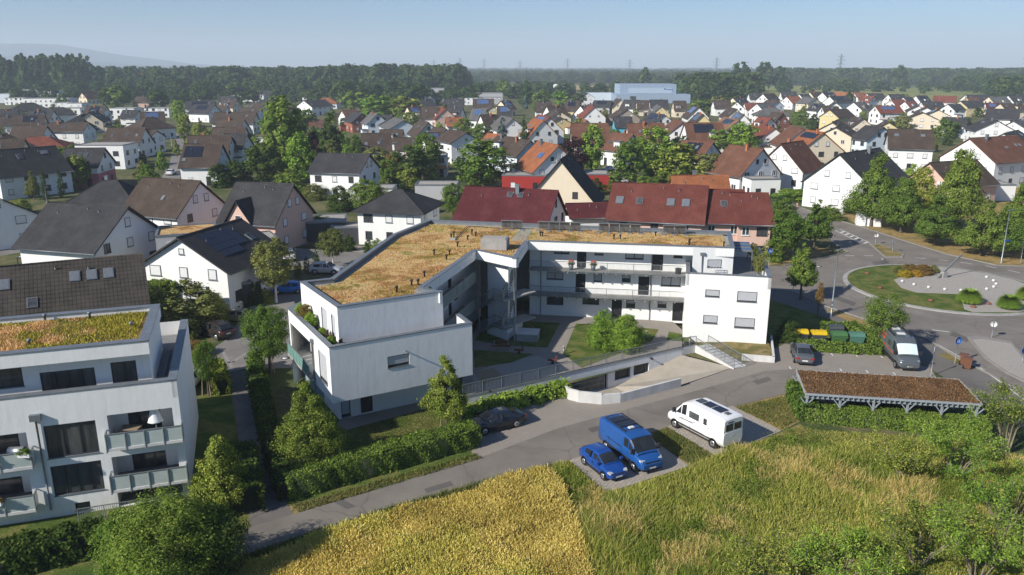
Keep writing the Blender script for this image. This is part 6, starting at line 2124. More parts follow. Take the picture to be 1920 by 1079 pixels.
lowb, zlo = bx_(1155, 1294, 177.5, 194, 40, WALLS['v'], 'wall', bh)
hib, zhi = bx_(1162.5, 1268.5, 158.5, 193, 34, WALLS['v'], 'raised_wall', bh, 4)
bx_(1100, 1155, 176, 191, 30, WALLS['l'], 'side_wing', bh, 2)
b0_, b1_ = G(1179, 193, 0), G(1261, 193, 0)
MB().box(b0_.x, b0_.y + 3.7, zlo + 0.3, b1_.x, b0_.y + 4.0, HT(b0_, 165.5)).build('sign_band', M('pale cladding band', (0.36, 0.44, 0.52)), hib)
mk = M('blue sign letters', (0.02, 0.06, 0.30))
c = G(1247, 193, 0)
m = MB()
zz = HT(c, 167.5)
m.obox((c.x, c.y + 3.6, zz), (0.55, 0, 0), (0, 0.05, 0), (0, 0, 0.55))
for k in range(9):
 m.obox((c.x + 1.6 + k * 0.55, c.y + 3.6, zz - 0.35), (0.18, 0, 0), (0, 0.05, 0), (0, 0, 0.25))
m.build('logo', mk, hib)
for k in range(14):
 x = G(1162.5 + 106 * (k + 0.5) / 14, 193, 0).x
 MB().box(x - 0.06, b0_.y + 3.85, zlo + 0.2, x + 0.06, b0_.y + 3.995, zhi - 0.1).build('cladding_rib', WALLS['v'], hib)
MB().box(G(1181, 194, 0).x, G(1181, 194, 0).y - 0.1, 0, G(1192, 194, 0).x, G(1181, 194, 0).y, zlo * 0.8).build('gate', GLASS, bh)
for k, x in enumerate((1042, 1050, 1057)):
 p = G(x, 184, 0)
 t = thing('silo', ['left', 'middle', 'right'][k] + ' of the three grey silos beside the blue hall', 'silo', p)
 MB().lathe([(2.4, 0), (2.4, 11.5), (2.2, 12.2), (0.4, 12.8)], (0, 0, 0), 14).build('tank', CONCW, t, False)
 MB().bar((2.5, 0, 0), (2.5, 0, 12), 0.3, 0.1).build('ladder', STEEL, t, False)
p = G(871, 176, 0)
t = thing('factory_chimney', 'slender pale chimney rising behind the grey factory', 'chimney', p)
MB().lathe([(1.3, 0), (0.9, 20), (1.0, 20.1), (1.0, 21)], (0, 0, 0), 12).build('shaft', CONCW, t, False)
MB().lathe([(1.1, 19), (1.1, 19.6)], (0, 0, 0), 12).build('band', STEEL, t, False)

# labels of the rooftops: by look, then by place in their row
for zn in (ZL, ZM, ZC, ZRr):
 row = sorted([h for h in HOUSES if h[5] == zn and not h[6]], key=lambda h: h[1])
 kinds = {}
 for h in row:
  kinds.setdefault((h[2], h[3], h[4]), []).append(h)
 for (rf, wl_, kd), hs in kinds.items():
  for i, h in enumerate(hs):
   what = f"{WALLN[wl_]} house with {ROOFN[rf]} {'hipped' if kd == 'hip' else 'gable'} roof"
   h[0]['label'] = (f"the only {what} {zn}" if len(hs) == 1 else f"{ordinal(i)} {what} from the left {zn}")

# ---------------------------------------------------------------- vehicles
def paint(name, c, rough=0.28):
 return M(name, c, tuple(x * 0.92 for x in c), 0.6, rough=rough, spec=0.4, coat=0.5)


def ring_loft(mb, secs, mi=0):
 """secs: list of lists of (x, y, z) half profiles from centre bottom to centre top; mirrored"""
 full = []
 for s in secs:
  full.append(list(s) + [(x, -y, z) for x, y, z in reversed(s) if abs(y) > 1e-4])
 n = len(full[0])
 vs = [p for s in full for p in s]
 fs = []
 for i in range(len(full) - 1):
  for k in range(n):
   a, b = i * n + k, i * n + (k + 1) % n
   fs.append((a, b, b + n, a + n))
 mb.add(vs, fs, mi, True)
 mb.add(full[0], [tuple(range(n))], mi)
 mb.add(full[-1], [tuple(range(n))[::-1]], mi)


TYPES = {
 # lower body: x frac, bottom, top, width frac ; cabin: x frac, base, roof, base width, roof width ; interval kinds
 'sedan': (4.75, 1.80, [(-.5, .42, .78, .78), (-.485, .26, .93, .90), (-.42, .2, .98, .96), (-.25, .18, .97, 1), (0, .18, .95, 1), (.2, .18, .93, 1), (.3, .18, .90, .99), (.43, .2, .80, .93), (.485, .24, .68, .84), (.5, .34, .55, .72)],
              [(-.37, .96, .99, .80, .70), (-.2, .95, 1.38, .86, .62), (-.05, .94, 1.44, .88, .63), (.03, .93, 1.42, .88, .63), (.1, .93, 1.36, .87, .62), (.25, .91, .95, .80, .70)], ['rw', 'side', 'pillar', 'side', 'ws'], (.295, -.29, .33)),
 'hatch': (3.95, 1.70, [(-.5, .40, .80, .80), (-.485, .26, .95, .92), (-.4, .2, .98, .98), (-.25, .18, .97, 1), (0, .18, .94, 1), (.2, .18, .92, 1), (.3, .18, .88, .98), (.42, .2, .76, .92), (.48, .24, .64, .82), (.5, .34, .52, .7)],
              [(-.48, .95, 1.0, .80, .70), (-.33, .96, 1.36, .86, .66), (-.14, .95, 1.44, .88, .66), (-.06, .94, 1.46, .88, .66), (.06, .93, 1.40, .87, .64), (.27, .90, .93, .80, .7)], ['rw', 'side', 'pillar', 'side', 'ws'], (.31, -.3, .30)),
 'suv': (4.5, 1.88, [(-.5, .5, .9, .82), (-.485, .34, 1.05, .93), (-.4, .28, 1.1, .98), (-.25, .26, 1.09, 1), (0, .26, 1.06, 1), (.2, .26, 1.04, 1), (.3, .26, 1.02, .99), (.43, .28, .94, .94), (.485, .32, .82, .86), (.5, .42, .68, .75)],
   [(-.48, 1.06, 1.12, .82, .74), (-.36, 1.08, 1.52, .87, .68), (-.12, 1.06, 1.64, .89, .69), (-.04, 1.05, 1.65, .89, .69), (.07, 1.04, 1.58, .88, .67), (.25, 1.02, 1.06, .82, .72)], ['rw', 'side', 'pillar', 'side', 'ws'], (.3, -.3, .37)),
 'van': (5.55, 2.05, [(-.5, .45, 1.35, .94), (-.495, .32, 1.4, .98), (-.3, .3, 1.42, 1), (0, .3, 1.40, 1), (.2, .3, 1.36, 1), (.3, .3, 1.30, 1), (.36, .3, 1.24, .98), (.44, .3, 1.08, .93), (.485, .32, .92, .86), (.5, .42, .72, .74)],
   [(-.497, 1.3, 2.06, .96, .88), (-.48, 1.35, 2.17, .98, .90), (-.2, 1.38, 2.23, .99, .90), (.07, 1.36, 2.23, .99, .90), (.10, 1.36, 2.23, .99, .90), (.21, 1.34, 2.16, .97, .87), (.38, 1.2, 1.30, .9, .82)], ['pillar', 'pillar', 'pillar', 'pillar', 'side', 'ws'], (.33, -.31, .34)),
 'camper': (6.0, 2.05, [(-.5, .45, 1.45, .95), (-.495, .34, 1.5, .98), (-.3, .32, 1.5, 1), (0, .32, 1.48, 1), (.2, .32, 1.42, 1), (.3, .32, 1.36, 1), (.37, .32, 1.28, .98), (.45, .32, 1.1, .93), (.49, .34, .94, .86), (.5, .44, .74, .76)],
               [(-.497, 1.4, 2.44, .96, .87), (-.48, 1.45, 2.54, .98, .89), (-.2, 1.46, 2.58, .99, .89), (.10, 1.44, 2.58, .99, .88), (.13, 1.44, 2.54, .99, .87), (.23, 1.38, 2.28, .97, .84), (.385, 1.24, 1.34, .9, .82)], ['pillar', 'pillar', 'pillar', 'pillar', 'side', 'ws'], (.335, -.335, .35)),
}


def vehicle(kind, label, cat, name, mat, front=None, rear=None, side=1, center=None, rz=None, extra=None, trim=None, rearwin=True, scr=None):
 """front, rear: sightings where the visible wheels meet the ground; side +1 when those are the left wheels"""
 L, W, body, cab, kinds, (fx, rx, wr) = TYPES[kind]
 hw = W / 2
 if front:
  a, b = G(*front), G(*rear)
  d = (a - b)
  d.z = 0
  rz = math.atan2(d.y, d.x)
  h = d.normalized()
  lf = Vector((-h.y, h.x, 0))
  mid = (a + b) / 2 - h * ((fx + rx) / 2 * L) - lf * side * (hw - 0.1)
  loc = Vector((mid.x, mid.y, 0.016))
 else:
  loc = G(*center)
  loc.z = 0.016
 t = thing(name, label, cat, loc, rz)
 mb = MB()
 secs = []
 for f, zb, zt, wf in body:
  x, w, h = f * L, wf * hw, zt - zb
  secs.append([(x, 0, zb), (x, w * .82, zb), (x, w * .97, zb + .2 * h), (x, w, zb + .5 * h), (x, w * .985, zb + .78 * h), (x, w * .93, zt - .02), (x, w * .80, zt + .005), (x, w * .4, zt + .03), (x, 0, zt + .035)])
 ring_loft(mb, secs)
 glass = {'ws': MB(), 'rw': MB()}
 cs = [[(f * L, bw * hw, zb), (f * L, (rw + .04) * hw, zr - min(.10, .45 * (zr - zb))), (f * L, (rw - .02) * hw, zr - min(.015, .1 * (zr - zb))), (f * L, rw * .5 * hw, zr + .03), (f * L, 0, zr + .04)] for f, zb, zr, bw, rw in cab]
 for i, kd in enumerate(kinds):
  A, B = cs[i], cs[i + 1]
  for sg in (1, -1):
   def m_(p, o=0.0):
    return (p[0], sg * (p[1] + o), p[2])
   for k in range(4):
    q = [m_(A[k]), m_(B[k]), m_(B[k + 1]), m_(A[k + 1])]
    mb.add(q, [(0, 1, 2, 3) if sg < 0 else (3, 2, 1, 0)], 0, True)
   if kd == 'side':
    def lp(u, v, o=0.012):
     p = Vector(A[0]).lerp(Vector(B[0]), u)
     r = Vector(A[1]).lerp(Vector(B[1]), u)
     z = p.lerp(r, v)
     return (z.x, sg * (z.y + o), z.z + 0.004)
    g = glass.setdefault(('side', i, sg), MB())
    g.add([lp(.10, .06), lp(.92, .06), lp(.92, .93), lp(.10, .93)], [(0, 1, 2, 3) if sg < 0 else (3, 2, 1, 0)])
  if kd in ('ws', 'rw'):
   if kd == 'ws' or kind == 'sedan':
    hi_, lo_ = (A, B) if kd == 'ws' else (B, A)
    for sg in (1, -1):
     w3 = [Vector(hi_[0]).lerp(Vector(lo_[0]), u).lerp(Vector(hi_[1]).lerp(Vector(lo_[1]), u), v) for u, v in ((.03, .08), (.72, .12), (.5, .5), (.06, .9))]
     w3 = [(p.x, sg * (p.y + .012), p.z) for p in w3]
     glass.setdefault(('side', i, sg), MB()).add(w3, [(0, 1, 2, 3)])
   g = glass[kd]
   lowi, hi = (B, A) if kd == 'ws' else (A, B)
   off = Vector(((hi[3][2] - lowi[0][2]), 0, abs(lowi[0][0] - hi[0][0]))).normalized() * 0.02
   if kd == 'rw':
    off.x *= -1
   rows = []
   for v in (0.1, 0.5, 0.93):
    row = []
    for k in (1, 2, 3, 4):
     q = Vector(lowi[k]).lerp(Vector(hi[k]), v) + off
     if k == 1:
      q.y *= .985
     row.append(q)
    rows.append(row)
   for r in range(2):
    for k in range(3):
     for sg in (1, -1):
      q = [rows[r][k], rows[r][k + 1], rows[r + 1][k + 1], rows[r + 1][k]]
      g.add([(p.x, sg * p.y, p.z) for p in q], [(0, 1, 2, 3)], 0, True)
 if cab[0][2] - cab[0][1] > .3:
  q = [Vector(p) for p in cs[0]]
  mb.add([tuple(p) for p in q] + [(p.x, -p.y, p.z) for p in q[-2::-1]], [tuple(range(9))])
 bo = mb.build('body', mat, t, False)
 nm = {'ws': 'windscreen', 'rw': 'rear_window'}
 for k, g in glass.items():
  if g.v:
   g.build(nm.get(k, 'side_window'), (scr if scr and k == 'ws' else CGLASS), t, False)
 for sx in (fx, rx):
  for sg in (1, -1):
   am = MB().tube([(sx * L, sg * (hw - .25), wr), (sx * L, sg * (hw + .004), wr)], wr * 1.17, 18)
   am.build('wheel_arch', PLASTIC, t, False)
   w = MB().tube([(sx * L, sg * (hw - .2), wr), (sx * L, sg * (hw - .02), wr), (sx * L, sg * (hw + .012), wr)], [wr, wr, wr * .92], 18).build('wheel', RUBBER, t, False)
   r = MB().tube([(sx * L, sg * (hw - .01), wr), (sx * L, sg * (hw + .018), wr), (sx * L, sg * (hw + .02), wr)], [wr * .66, wr * .64, wr * .2], 10)
   r.build('rim', ALLOY, w, False)
 fz, rzb = body[-3][2], body[1][2]
 xf, xr = L * .468, -L * .497
 for sg in (1, -1):
  MB().obox((L * .447, sg * hw * .70, fz - .085), (.13, -sg * .05, -.03), (.03, sg * .13, 0), (.02, 0, .06)).build('headlight', LAMPW, t, False)
  MB().obox((xr + .02, sg * hw * (.80 if kind in ('van', 'camper') else .70), rzb - (.35 if kind in ('van', 'camper') else .16)), (.035, 0, 0), (0, .08 if kind in ('van', 'camper') else .17, 0), (0, 0, .24 if kind in ('van', 'camper') else .075)).build('tail_light', LAMPR, t, False)
  mx = cab[-1][0] * L - .28
  MB().obox((mx, sg * (hw + .10), cab[-1][1] + .14 + (.16 if kind in ('van', 'camper') else 0)), (.06, .02, 0), (0, .11, 0), (0, 0, .18 if kind in ('van', 'camper') else .075)).build('mirror', PLASTIC if kind in ('van', 'camper') else mat, t, False)
 MB().obox((L * .498, 0, body[-1][1] + .06), (.012, 0, 0), (0, .26, 0), (0, 0, .055)).build('number_plate', PLATE, t, False)
 MB().obox((xr - .012, 0, rzb - .36), (.012, 0, 0), (0, .26, 0), (0, 0, .055)).build('number_plate', PLATE, t, False)
 MB().obox((L * .492, 0, body[-1][2] + .06), (.016, 0, 0), (0, hw * .5, 0), (0, 0, .07)).build('grille', PLASTIC, t, False)
 bm = trim or PLASTIC
 MB().obox((L * .487, 0, .36), (.03, 0, 0), (0, hw * .72, 0), (0, 0, .10)).build('front_bumper', bm, t, False)
 MB().obox((-L * .492, 0, .40), (.03, 0, 0), (0, hw * .80, 0), (0, 0, .10)).build('rear_bumper', bm, t, False)
 if kind in ('van', 'camper'):
  MB().obox((L * .480, 0, .46), (.035, 0, 0), (0, hw * .80, 0), (0, 0, .16)).build('bumper_cladding', bm, t, False)
  MB().obox((L * .487, 0, body[-1][2] + .07), (.03, 0, .02), (0, hw * .58, 0), (0, 0, .12)).build('radiator_grille', PLASTIC, t, False)
  for sg in (1, -1):
   MB().obox((0, sg * (hw + .004), .62), (L * .3, 0, 0), (0, .012, 0), (0, 0, .06)).build('side_moulding', PLASTIC, t, False)
  if rearwin:
   for sg in (1, -1):
    MB().obox((xr - .008, sg * hw * .42, 1.85), (.012, 0, 0), (0, hw * .34, 0), (0, 0, .26)).build('rear_window', CGLASS, t, False)
 for sg in (1, -1):
  zb_ = body[4][2]
  for gx in ((.17, -.02, -.2) if kind not in ('van', 'camper') else (.20, .06, -.24)):
   MB().obox((gx * L, sg * (hw + .001), (zb_ + .3) / 2 + .06), (.008, 0, 0), (0, .004, 0), (0, 0, (zb_ - .3) / 2 - .08)).build('door_gap', PLASTIC, t, False)
  if kind not in ('van', 'camper'):
   pl = (Vector(cs[2][0]) + Vector(cs[3][0])) / 2, (Vector(cs[2][1]) + Vector(cs[3][1])) / 2
   MB().bar(Vector((pl[0].x, sg * (pl[0].y + .006), pl[0].z)), Vector((pl[1].x, sg * (pl[1].y + .006), pl[1].z)), .03, L * .1).build('door_pillar', PLASTIC, t, False)
  MB().obox((-.01 * L, sg * (hw + .006), zb_ - .16), (.09, 0, 0), (0, .015, 0), (0, 0, .018)).build('door_handle', PLASTIC, t, False)
  MB().obox((0, sg * hw * .97, body[4][1] + .05), ((fx - rx) / 2 * L - wr * 1.2, 0, 0), (0, .03, 0), (0, 0, .05)).build('sill', PLASTIC, t, False)
 if extra:
  extra(t, L, hw, mat)
 return t


BLUE = paint('bright blue paint', (0.014, 0.078, 0.27))
BLUE2 = paint('blue car paint', (0.010, 0.055, 0.25), 0.2)
BLUE3 = paint('vivid blue paint', (0.01, 0.14, 0.55), 0.2)
WHP = paint('white paint', (0.78, 0.78, 0.78))
BLK = paint('black blue paint', (0.012, 0.017, 0.028), 0.15)
GRY = paint('grey metallic paint', (0.085, 0.09, 0.10), 0.22)
GRY2 = paint('slate grey paint', (0.085, 0.098, 0.11))
GOLD = paint('gold beige paint', (0.30, 0.235, 0.15), 0.25)
BRN = paint('dark brown paint', (0.03, 0.024, 0.022), 0.15)
SILV = paint('silver paint', (0.42, 0.43, 0.44), 0.25)
ORG = M('orange graphic', (0.60, 0.10, 0.02), rough=0.4)
BLKG = M('black graphic', (0.03, 0.03, 0.035), rough=0.4)


def van_roof(t, L, hw, mat):
 for x0, x1 in ((-.36, -.22), (-.21, -.07)):
  MB().box(x0 * L, -.55, 2.29, x1 * L, .55, 2.33).build('solar_panel', PV, t, False)
 m = MB()
 for y in (-.72, .72):
  m.box(-.4 * L, y - .03, 2.25, .06 * L, y + .03, 2.335)
 for x in (-.4, -.215, -.06, .05):
  m.box(x * L - .025, -.72, 2.335, x * L + .025, .72, 2.37)
 m.build('roof_rack', PLASTIC, t, False)
 MB().box(-.03 * L, -.2, 2.25, .02 * L, .2, 2.35).build('roof_hatch', SHUTW, t, False)
 MB().obox((-.12 * L, -hw - .004, 1.15), (.9, 0, 0), (0, .01, 0), (0, 0, .02)).build('door_rail', PLASTIC, t, False)


def camper_kit(t, L, hw, mat):
 for x0, x1, y0, y1, mt, nm in ((.0, .1, -.35, .35, GLASS, 'roof_hatch'), (-.16, -.02, -.45, .35, PV, 'solar_panel'), (-.33, -.18, -.45, .35, PV, 'solar_panel'), (-.42, -.36, -.2, .2, GLASS, 'roof_hatch')):
  MB().box(x0 * L, y0, 2.60, x1 * L, y1, 2.67).build(nm, mt, t, False)
 for sg in (1, -1):
  MB().obox((.0, sg * (hw * .985), 1.75), (.5, 0, 0), (0, .03, 0), (0, 0, .26)).build('side_window', GLASS, t, False)
  MB().obox((-.19 * L, sg * (hw * .975), 1.72), (.16, 0, 0), (0, .03, 0), (0, 0, .24)).build('side_window', GLASS, t, False)
  MB().obox((.13 * L, sg * (hw + .006), 1.12), (.75, 0, -.03), (0, .008, 0), (0, 0, .03)).build('stripe', BLKG, t, False)
  MB().obox((-.26 * L, sg * (hw + .004), 1.32), (.22, 0, .28), (0, .008, 0), (.03, 0, .03)).build('stripe', BLKG, t, False)
  MB().obox((-.22 * L, sg * (hw + .006), .78), (.22, 0, 0), (0, .008, 0), (0, 0, .2)).build('service_hatch', PLATE, t, False)
 m = MB()
 for k, x in enumerate((0, .12, .24, .36, .48)):
  m.obox((-L * .499, .55 - x, 2.25), (.012, 0, 0), (0, .04, 0), (0, 0, .05 + .02 * (k % 2)))
 m.build('lettering', GRY2, t, False)


def grey_kit(t, L, hw, mat):
 m = MB()
 for y in (-.75, .75):
  m.box(-.42 * L, y - .05, 2.56, .05 * L, y + .05, 2.68)
 m.build('roof_rail', PLASTIC, t, False)
 for x0, x1, mt in ((-.38, -.26, SHUTW), (-.1, -.02, SHUTW), (-.24, -.13, ZINC)):
  MB().box(x0 * L, -.35, 2.60, x1 * L, .35, 2.67).build('roof_hatch', mt, t, False)
 for sg in (1, -1):
  MB().obox((.03, sg * (hw * .985), 1.8), (.42, 0, 0), (0, .03, 0), (0, 0, .25)).build('side_window', GLASS, t, False)
  MB().obox((-.05 * L, sg * (hw + .006), 1.2), (1.6, 0, -.04), (0, .008, 0), (0, 0, .045)).build('stripe', ORG, t, False)
  MB().obox((-.38 * L, sg * (hw * .985), 2.0), (.04, 0, .35), (0, .02, 0), (.03, 0, .03)).build('stripe', ORG, t, False)
  MB().obox((-.28 * L, sg * (hw * .975), 2.2), (.6, 0, 0), (0, .02, 0), (0, 0, .04)).build('stripe', ORG, t, False)
  MB().obox((-.3 * L, sg * (hw * .985), 1.75), (.13, 0, 0), (0, .03, 0), (0, 0, .13)).build('emblem', ORG, t, False)


vehicle('hatch', 'bright blue three-door hatchback parked beside the blue van', 'car', 'parked_car', BLUE2, (1132.8, 900.5), (1095.5, 870.5), -1)
vehicle('van', 'blue panel van with black roof rack on the paved pad', 'van', 'panel_van', BLUE, (1191.7, 886), (1134, 841), -1, extra=van_roof, rearwin=False)
vehicle('camper', 'white camper van with roof solar panels seen from behind', 'camper van', 'camper_van', WHP, (1266, 802), (1336.5, 839.5), 1, extra=camper_kit)
vehicle('sedan', 'black-blue saloon car parked below the tree by the retaining wall', 'car', 'parked_car', BLK, (910, 816), (966.5, 802), 1)
vehicle('sedan', 'grey saloon car seen from behind beside the rubbish bins', 'car', 'parked_car', GRY, center=(1503, 672), rz=math.radians(77))
vehicle('camper', 'slate grey camper van with orange stripes and silver windscreen cover', 'camper van', 'camper_van', GRY2, (1677.5, 689), (1655, 664), -1, extra=grey_kit, scr=M('silver sun screen', (0.62, 0.72, 0.75), rough=0.3))
vehicle('sedan', 'gold beige old saloon car at the edge of the big bush', 'car', 'parked_car', GOLD, (421, 605), (460, 608), 1)
vehicle('suv', 'dark brown hatchback nosed under the big bush', 'car', 'parked_car', BRN, (373, 628), (411, 640), 1)
vehicle('hatch', 'vivid blue small car behind the white trunk tree', 'car', 'parked_car', BLUE3, center=(541, 549), rz=math.radians(188))
vehicle('suv', 'silver car with black roof below the cypress hedges', 'car', 'parked_car', SILV, (625, 517), (592, 516), -1)
vehicle('suv', 'white car driving along the estate street', 'car', 'car', WHP, center=(541, 486), rz=math.radians(110))
vehicle('suv', 'white car squeezed beside the left apartment house', 'car', 'parked_car', WHP, center=(352, 728), rz=math.radians(95))
vehicle('hatch', 'white car on the drive of the steep-gabled house', 'car', 'parked_car', WHP, center=(1493, 350), rz=math.radians(-15))
vehicle('hatch', 'white car half hidden by the trees near the red pavilion', 'car', 'parked_car', WHP, center=(1141, 321), rz=math.radians(170))
vehicle('sedan', 'silver saloon car on the path above the red terraced roofs', 'car', 'parked_car', SILV, center=(1160, 345), rz=math.radians(190))
vehicle('sedan', 'white saloon car far up the estate street', 'car', 'parked_car', WHP, center=(321, 328), rz=math.radians(100))
vehicle('sedan', 'dark car in the left bay of the carport', 'car', 'parked_car', BLK, center=(1600, 746), rz=math.radians(80))
vehicle('suv', 'dark car in the right bay of the carport', 'car', 'parked_car', GRY, center=(1712, 752), rz=math.radians(80))
vehicle('hatch', 'grey car in the middle bay of the carport', 'car', 'parked_car', GRY, center=(1655, 749), rz=math.radians(80))

# ---------------------------------------------------------------- carport
cpq = [G(1493, 694, 2.55), G(1797, 712, 2.55), G(1842, 759, 2.35), G(1511, 739, 2.35)]
cp = thing('carport', 'long timber carport with brown moss roof behind a clipped hedge', 'carport', Vector((cpq[3].x, cpq[3].y, 0)))
m = MB()
m.add([cpq[3], cpq[2], cpq[1], cpq[0]], [(0, 1, 2, 3)])
m.add([q - Vector((0, 0, .12)) for q in cpq], [(0, 1, 2, 3)])
m.build('roof_deck', turf('brown moss roof', [(0.25, (0.11, 0.065, 0.035)), (0.5, (0.165, 0.098, 0.052)), (0.75, (0.22, 0.135, 0.07))], 0.5, 9), cp)
rg = np.random.default_rng(3)
pp = scatter([(q.x, q.y) for q in cpq], 9000, rg)
ex_ = (cpq[1] - cpq[0])
zz = np.array([2.35 + 0.2 * min(1, max(0, ((x - cpq[3].x) * (cpq[0].x - cpq[3].x) + (y - cpq[3].y) * (cpq[0].y - cpq[3].y)) / ((cpq[0] - cpq[3]).length ** 2))) for x, y in pp])
v, f = blades(pp, 0.05 + 0.07 * rg.random(len(pp)), 0.05 + 0.05 * rg.random(len(pp)), 1.2, rg, zz=zz)
stuff_mesh('roof_moss', v - np.array(cp.location), f, [leafmat('brown moss', (0.12, 0.068, 0.034), (0.20, 0.118, 0.06), (0.27, 0.17, 0.09), 0.1, patch=.6)], None, None, cp)
TIM = M('blue grey timber', (0.27, 0.30, 0.33), (0.22, 0.25, 0.28), 3)
for a, b in zip(cpq, cpq[1:] + cpq[:1]):
 MB().bar(a - Vector((0, 0, .02)), b - Vector((0, 0, .02)), 0.1, 0.16).build('fascia', CONC if a is not cpq[2] else TIM, cp)
for k in range(34):
 a, b = cpq[3].lerp(cpq[2], (k + .5) / 34), cpq[0].lerp(cpq[1], (k + .5) / 34)
 n = (a - b).normalized()
 MB().bar(a + n * 0.03 - Vector((0, 0, .19)), b - Vector((0, 0, .19)), 0.07, 0.14).build('rafter', TIM, cp)
for side in (0.06, 0.94):
 m = MB()
 m.bar(cpq[3].lerp(cpq[0], side) - Vector((0, 0, .36)), cpq[2].lerp(cpq[1], side) - Vector((0, 0, .36)), 0.14, 0.2)
 m.build('beam', TIM, cp)
 for k in range(6):
  p = cpq[3].lerp(cpq[2], 0.015 + 0.97 * k / 5).lerp(cpq[0].lerp(cpq[1], 0.015 + 0.97 * k / 5), side)
  m = MB()
  m.bar((p.x, p.y, 0), (p.x, p.y, p.z - .4), 0.14)
  d = (cpq[2] - cpq[3]).normalized()
  for s in (-1, 1):
   m.bar((p.x, p.y, p.z - 1.05), p + d * s * 0.5 - Vector((0, 0, .44)), 0.07)
  m.build('post', TIM, cp)
c = G(1530, 745, 0)
t = thing('covered_trailer', 'pale tarpaulin-covered trailer at the left end of the carport', 'trailer', Vector((c.x + 0.6, c.y + 1.2, 0.016)), 0.6)
m = MB().add([(-1.2, -.75, .5), (1.2, -.75, .5), (1.2, .75, .5), (-1.2, .75, .5), (-1.1, -.7, 1.1), (1.1, -.7, 1.1), (1.1, .7, 1.1), (-1.1, .7, 1.1), (-1.1, 0, 1.45), (1.1, 0, 1.45)], [(0, 1, 5, 4), (2, 3, 7, 6), (1, 2, 6, 9, 5), (3, 0, 4, 8, 7), (4, 5, 9, 8), (6, 7, 8, 9)])
m.build('tarpaulin', M('pale tarpaulin', (0.55, 0.55, 0.54)), t, False)
for s in (-.78, .78):
 MB().tube([(0, s - .08, .32), (0, s + .08, .32)], .32, 12).build('wheel', RUBBER, t, False)

# ---------------------------------------------------------------- bins, signs, lamps
def container(label, x, y, col, lid, rz=-0.1):
 t = thing('waste_container', label, 'waste container', G(x, y, 0.02), rz)
 m = MB()
 a, b = [(-.58, -.38), (.58, -.38), (.58, .38), (-.58, .38)], [(-.68, -.52), (.68, -.52), (.68, .52), (-.68, .52)]
 m.add([(p[0], p[1], .16) for p in a] + [(p[0], p[1], 1.0) for p in b], [(0, 1, 5, 4), (1, 2, 6, 5), (2, 3, 7, 6), (3, 0, 4, 7), (3, 2, 1, 0), (4, 5, 6, 7)])
 m.build('body', col, t, False)
 m = MB()
 n = 8
 vs, fs = [], []
 for k in range(n + 1):
  an = math.pi * k / n
  vs += [(-.71, -.56 * math.cos(an), 1.0 + .36 * math.sin(an)), (.71, -.56 * math.cos(an), 1.0 + .36 * math.sin(an))]
 for k in range(n):
  fs.append((2 * k, 2 * k + 1, 2 * k + 3, 2 * k + 2))
 fs += [tuple(range(0, 2 * n + 2, 2)), tuple(range(1, 2 * n + 2, 2))[::-1]]
 m.add(vs, fs)
 ld = m.build('lid', lid, t, False)
 for k in range(4):
  x_ = -.5 + k / 3.0
  mm = MB()
  for j in range(2, 7):
   a0, a1 = math.pi * j / 8, math.pi * (j + 1) / 8
   if j < 6:
    mm.bar((x_, -.565 * math.cos(a0), 1.0 + .368 * math.sin(a0)), (x_, -.565 * math.cos(a1), 1.0 + .368 * math.sin(a1)), .06, .03)
  mm.build('lid_rib', lid, ld, False)
 for sx in (-.5, .5):
  for sy in (-.3, .3):
   MB().tube([(sx - .03, sy, .1), (sx + .03, sy, .1)], .1, 10).build('wheel', RUBBER, t, False)
 return t


YEL, GRN, GRN2, DGR = M('yellow lid', (0.62, 0.42, 0.01), rough=0.45), M('green lid', (0.06, 0.15, 0.055), rough=0.5), M('sea green lid', (0.08, 0.19, 0.15), rough=0.5), M('dark grey lid', (0.06, 0.068, 0.075), rough=0.5)
container('left yellow-lidded waste container behind the low hedge', 1499, 641, DGR, YEL)
container('right yellow-lidded waste container behind the low hedge', 1533, 643, DGR, YEL)
container('grass green waste container behind the low hedge', 1571, 645, GRN, GRN)
container('sea green waste container at the right end of the bins', 1604, 647, GRN2, GRN2)
container('dark grey waste container behind the green ones', 1565, 632, DGR, DGR)
BRB = M('brown bin plastic', (0.15, 0.065, 0.035), rough=0.55)
for x, y, lb_ in [(1806, 684, 'left brown wheelie bin beside the footway'), (1813, 691, 'right brown wheelie bin beside the footway')]:
 t = thing('wheelie_bin', lb_, 'bin', G(x, y, 0.02), 1.0)
 m = MB().add([(-.24, -.28, .05), (.24, -.28, .05), (.24, .26, .05), (-.24, .26, .05), (-.29, -.36, 1.0), (.29, -.36, 1.0), (.29, .34, 1.0), (-.29, .34, 1.0)], [(0, 1, 5, 4), (1, 2, 6, 5), (2, 3, 7, 6), (3, 0, 4, 7), (3, 2, 1, 0)])
 m.build('body', BRB, t, False)
 MB().box(-.31, -.38, 1.0, .31, .40, 1.07).build('lid', BRB, t, False)
 MB().tube([(-.26, .42, .98), (.26, .42, .98)], .025, 6).build('handle', BRB, t, False)
 for s in (-.27, .27):
  MB().tube([(s - .03, .3, .1), (s + .03, .3, .1)], .1, 10).build('wheel', RUBBER, t, False)
SBL = M('sign blue', (0.01, 0.11, 0.42), rough=0.4)
SRED = M('sign red', (0.55, 0.02, 0.02), rough=0.4)


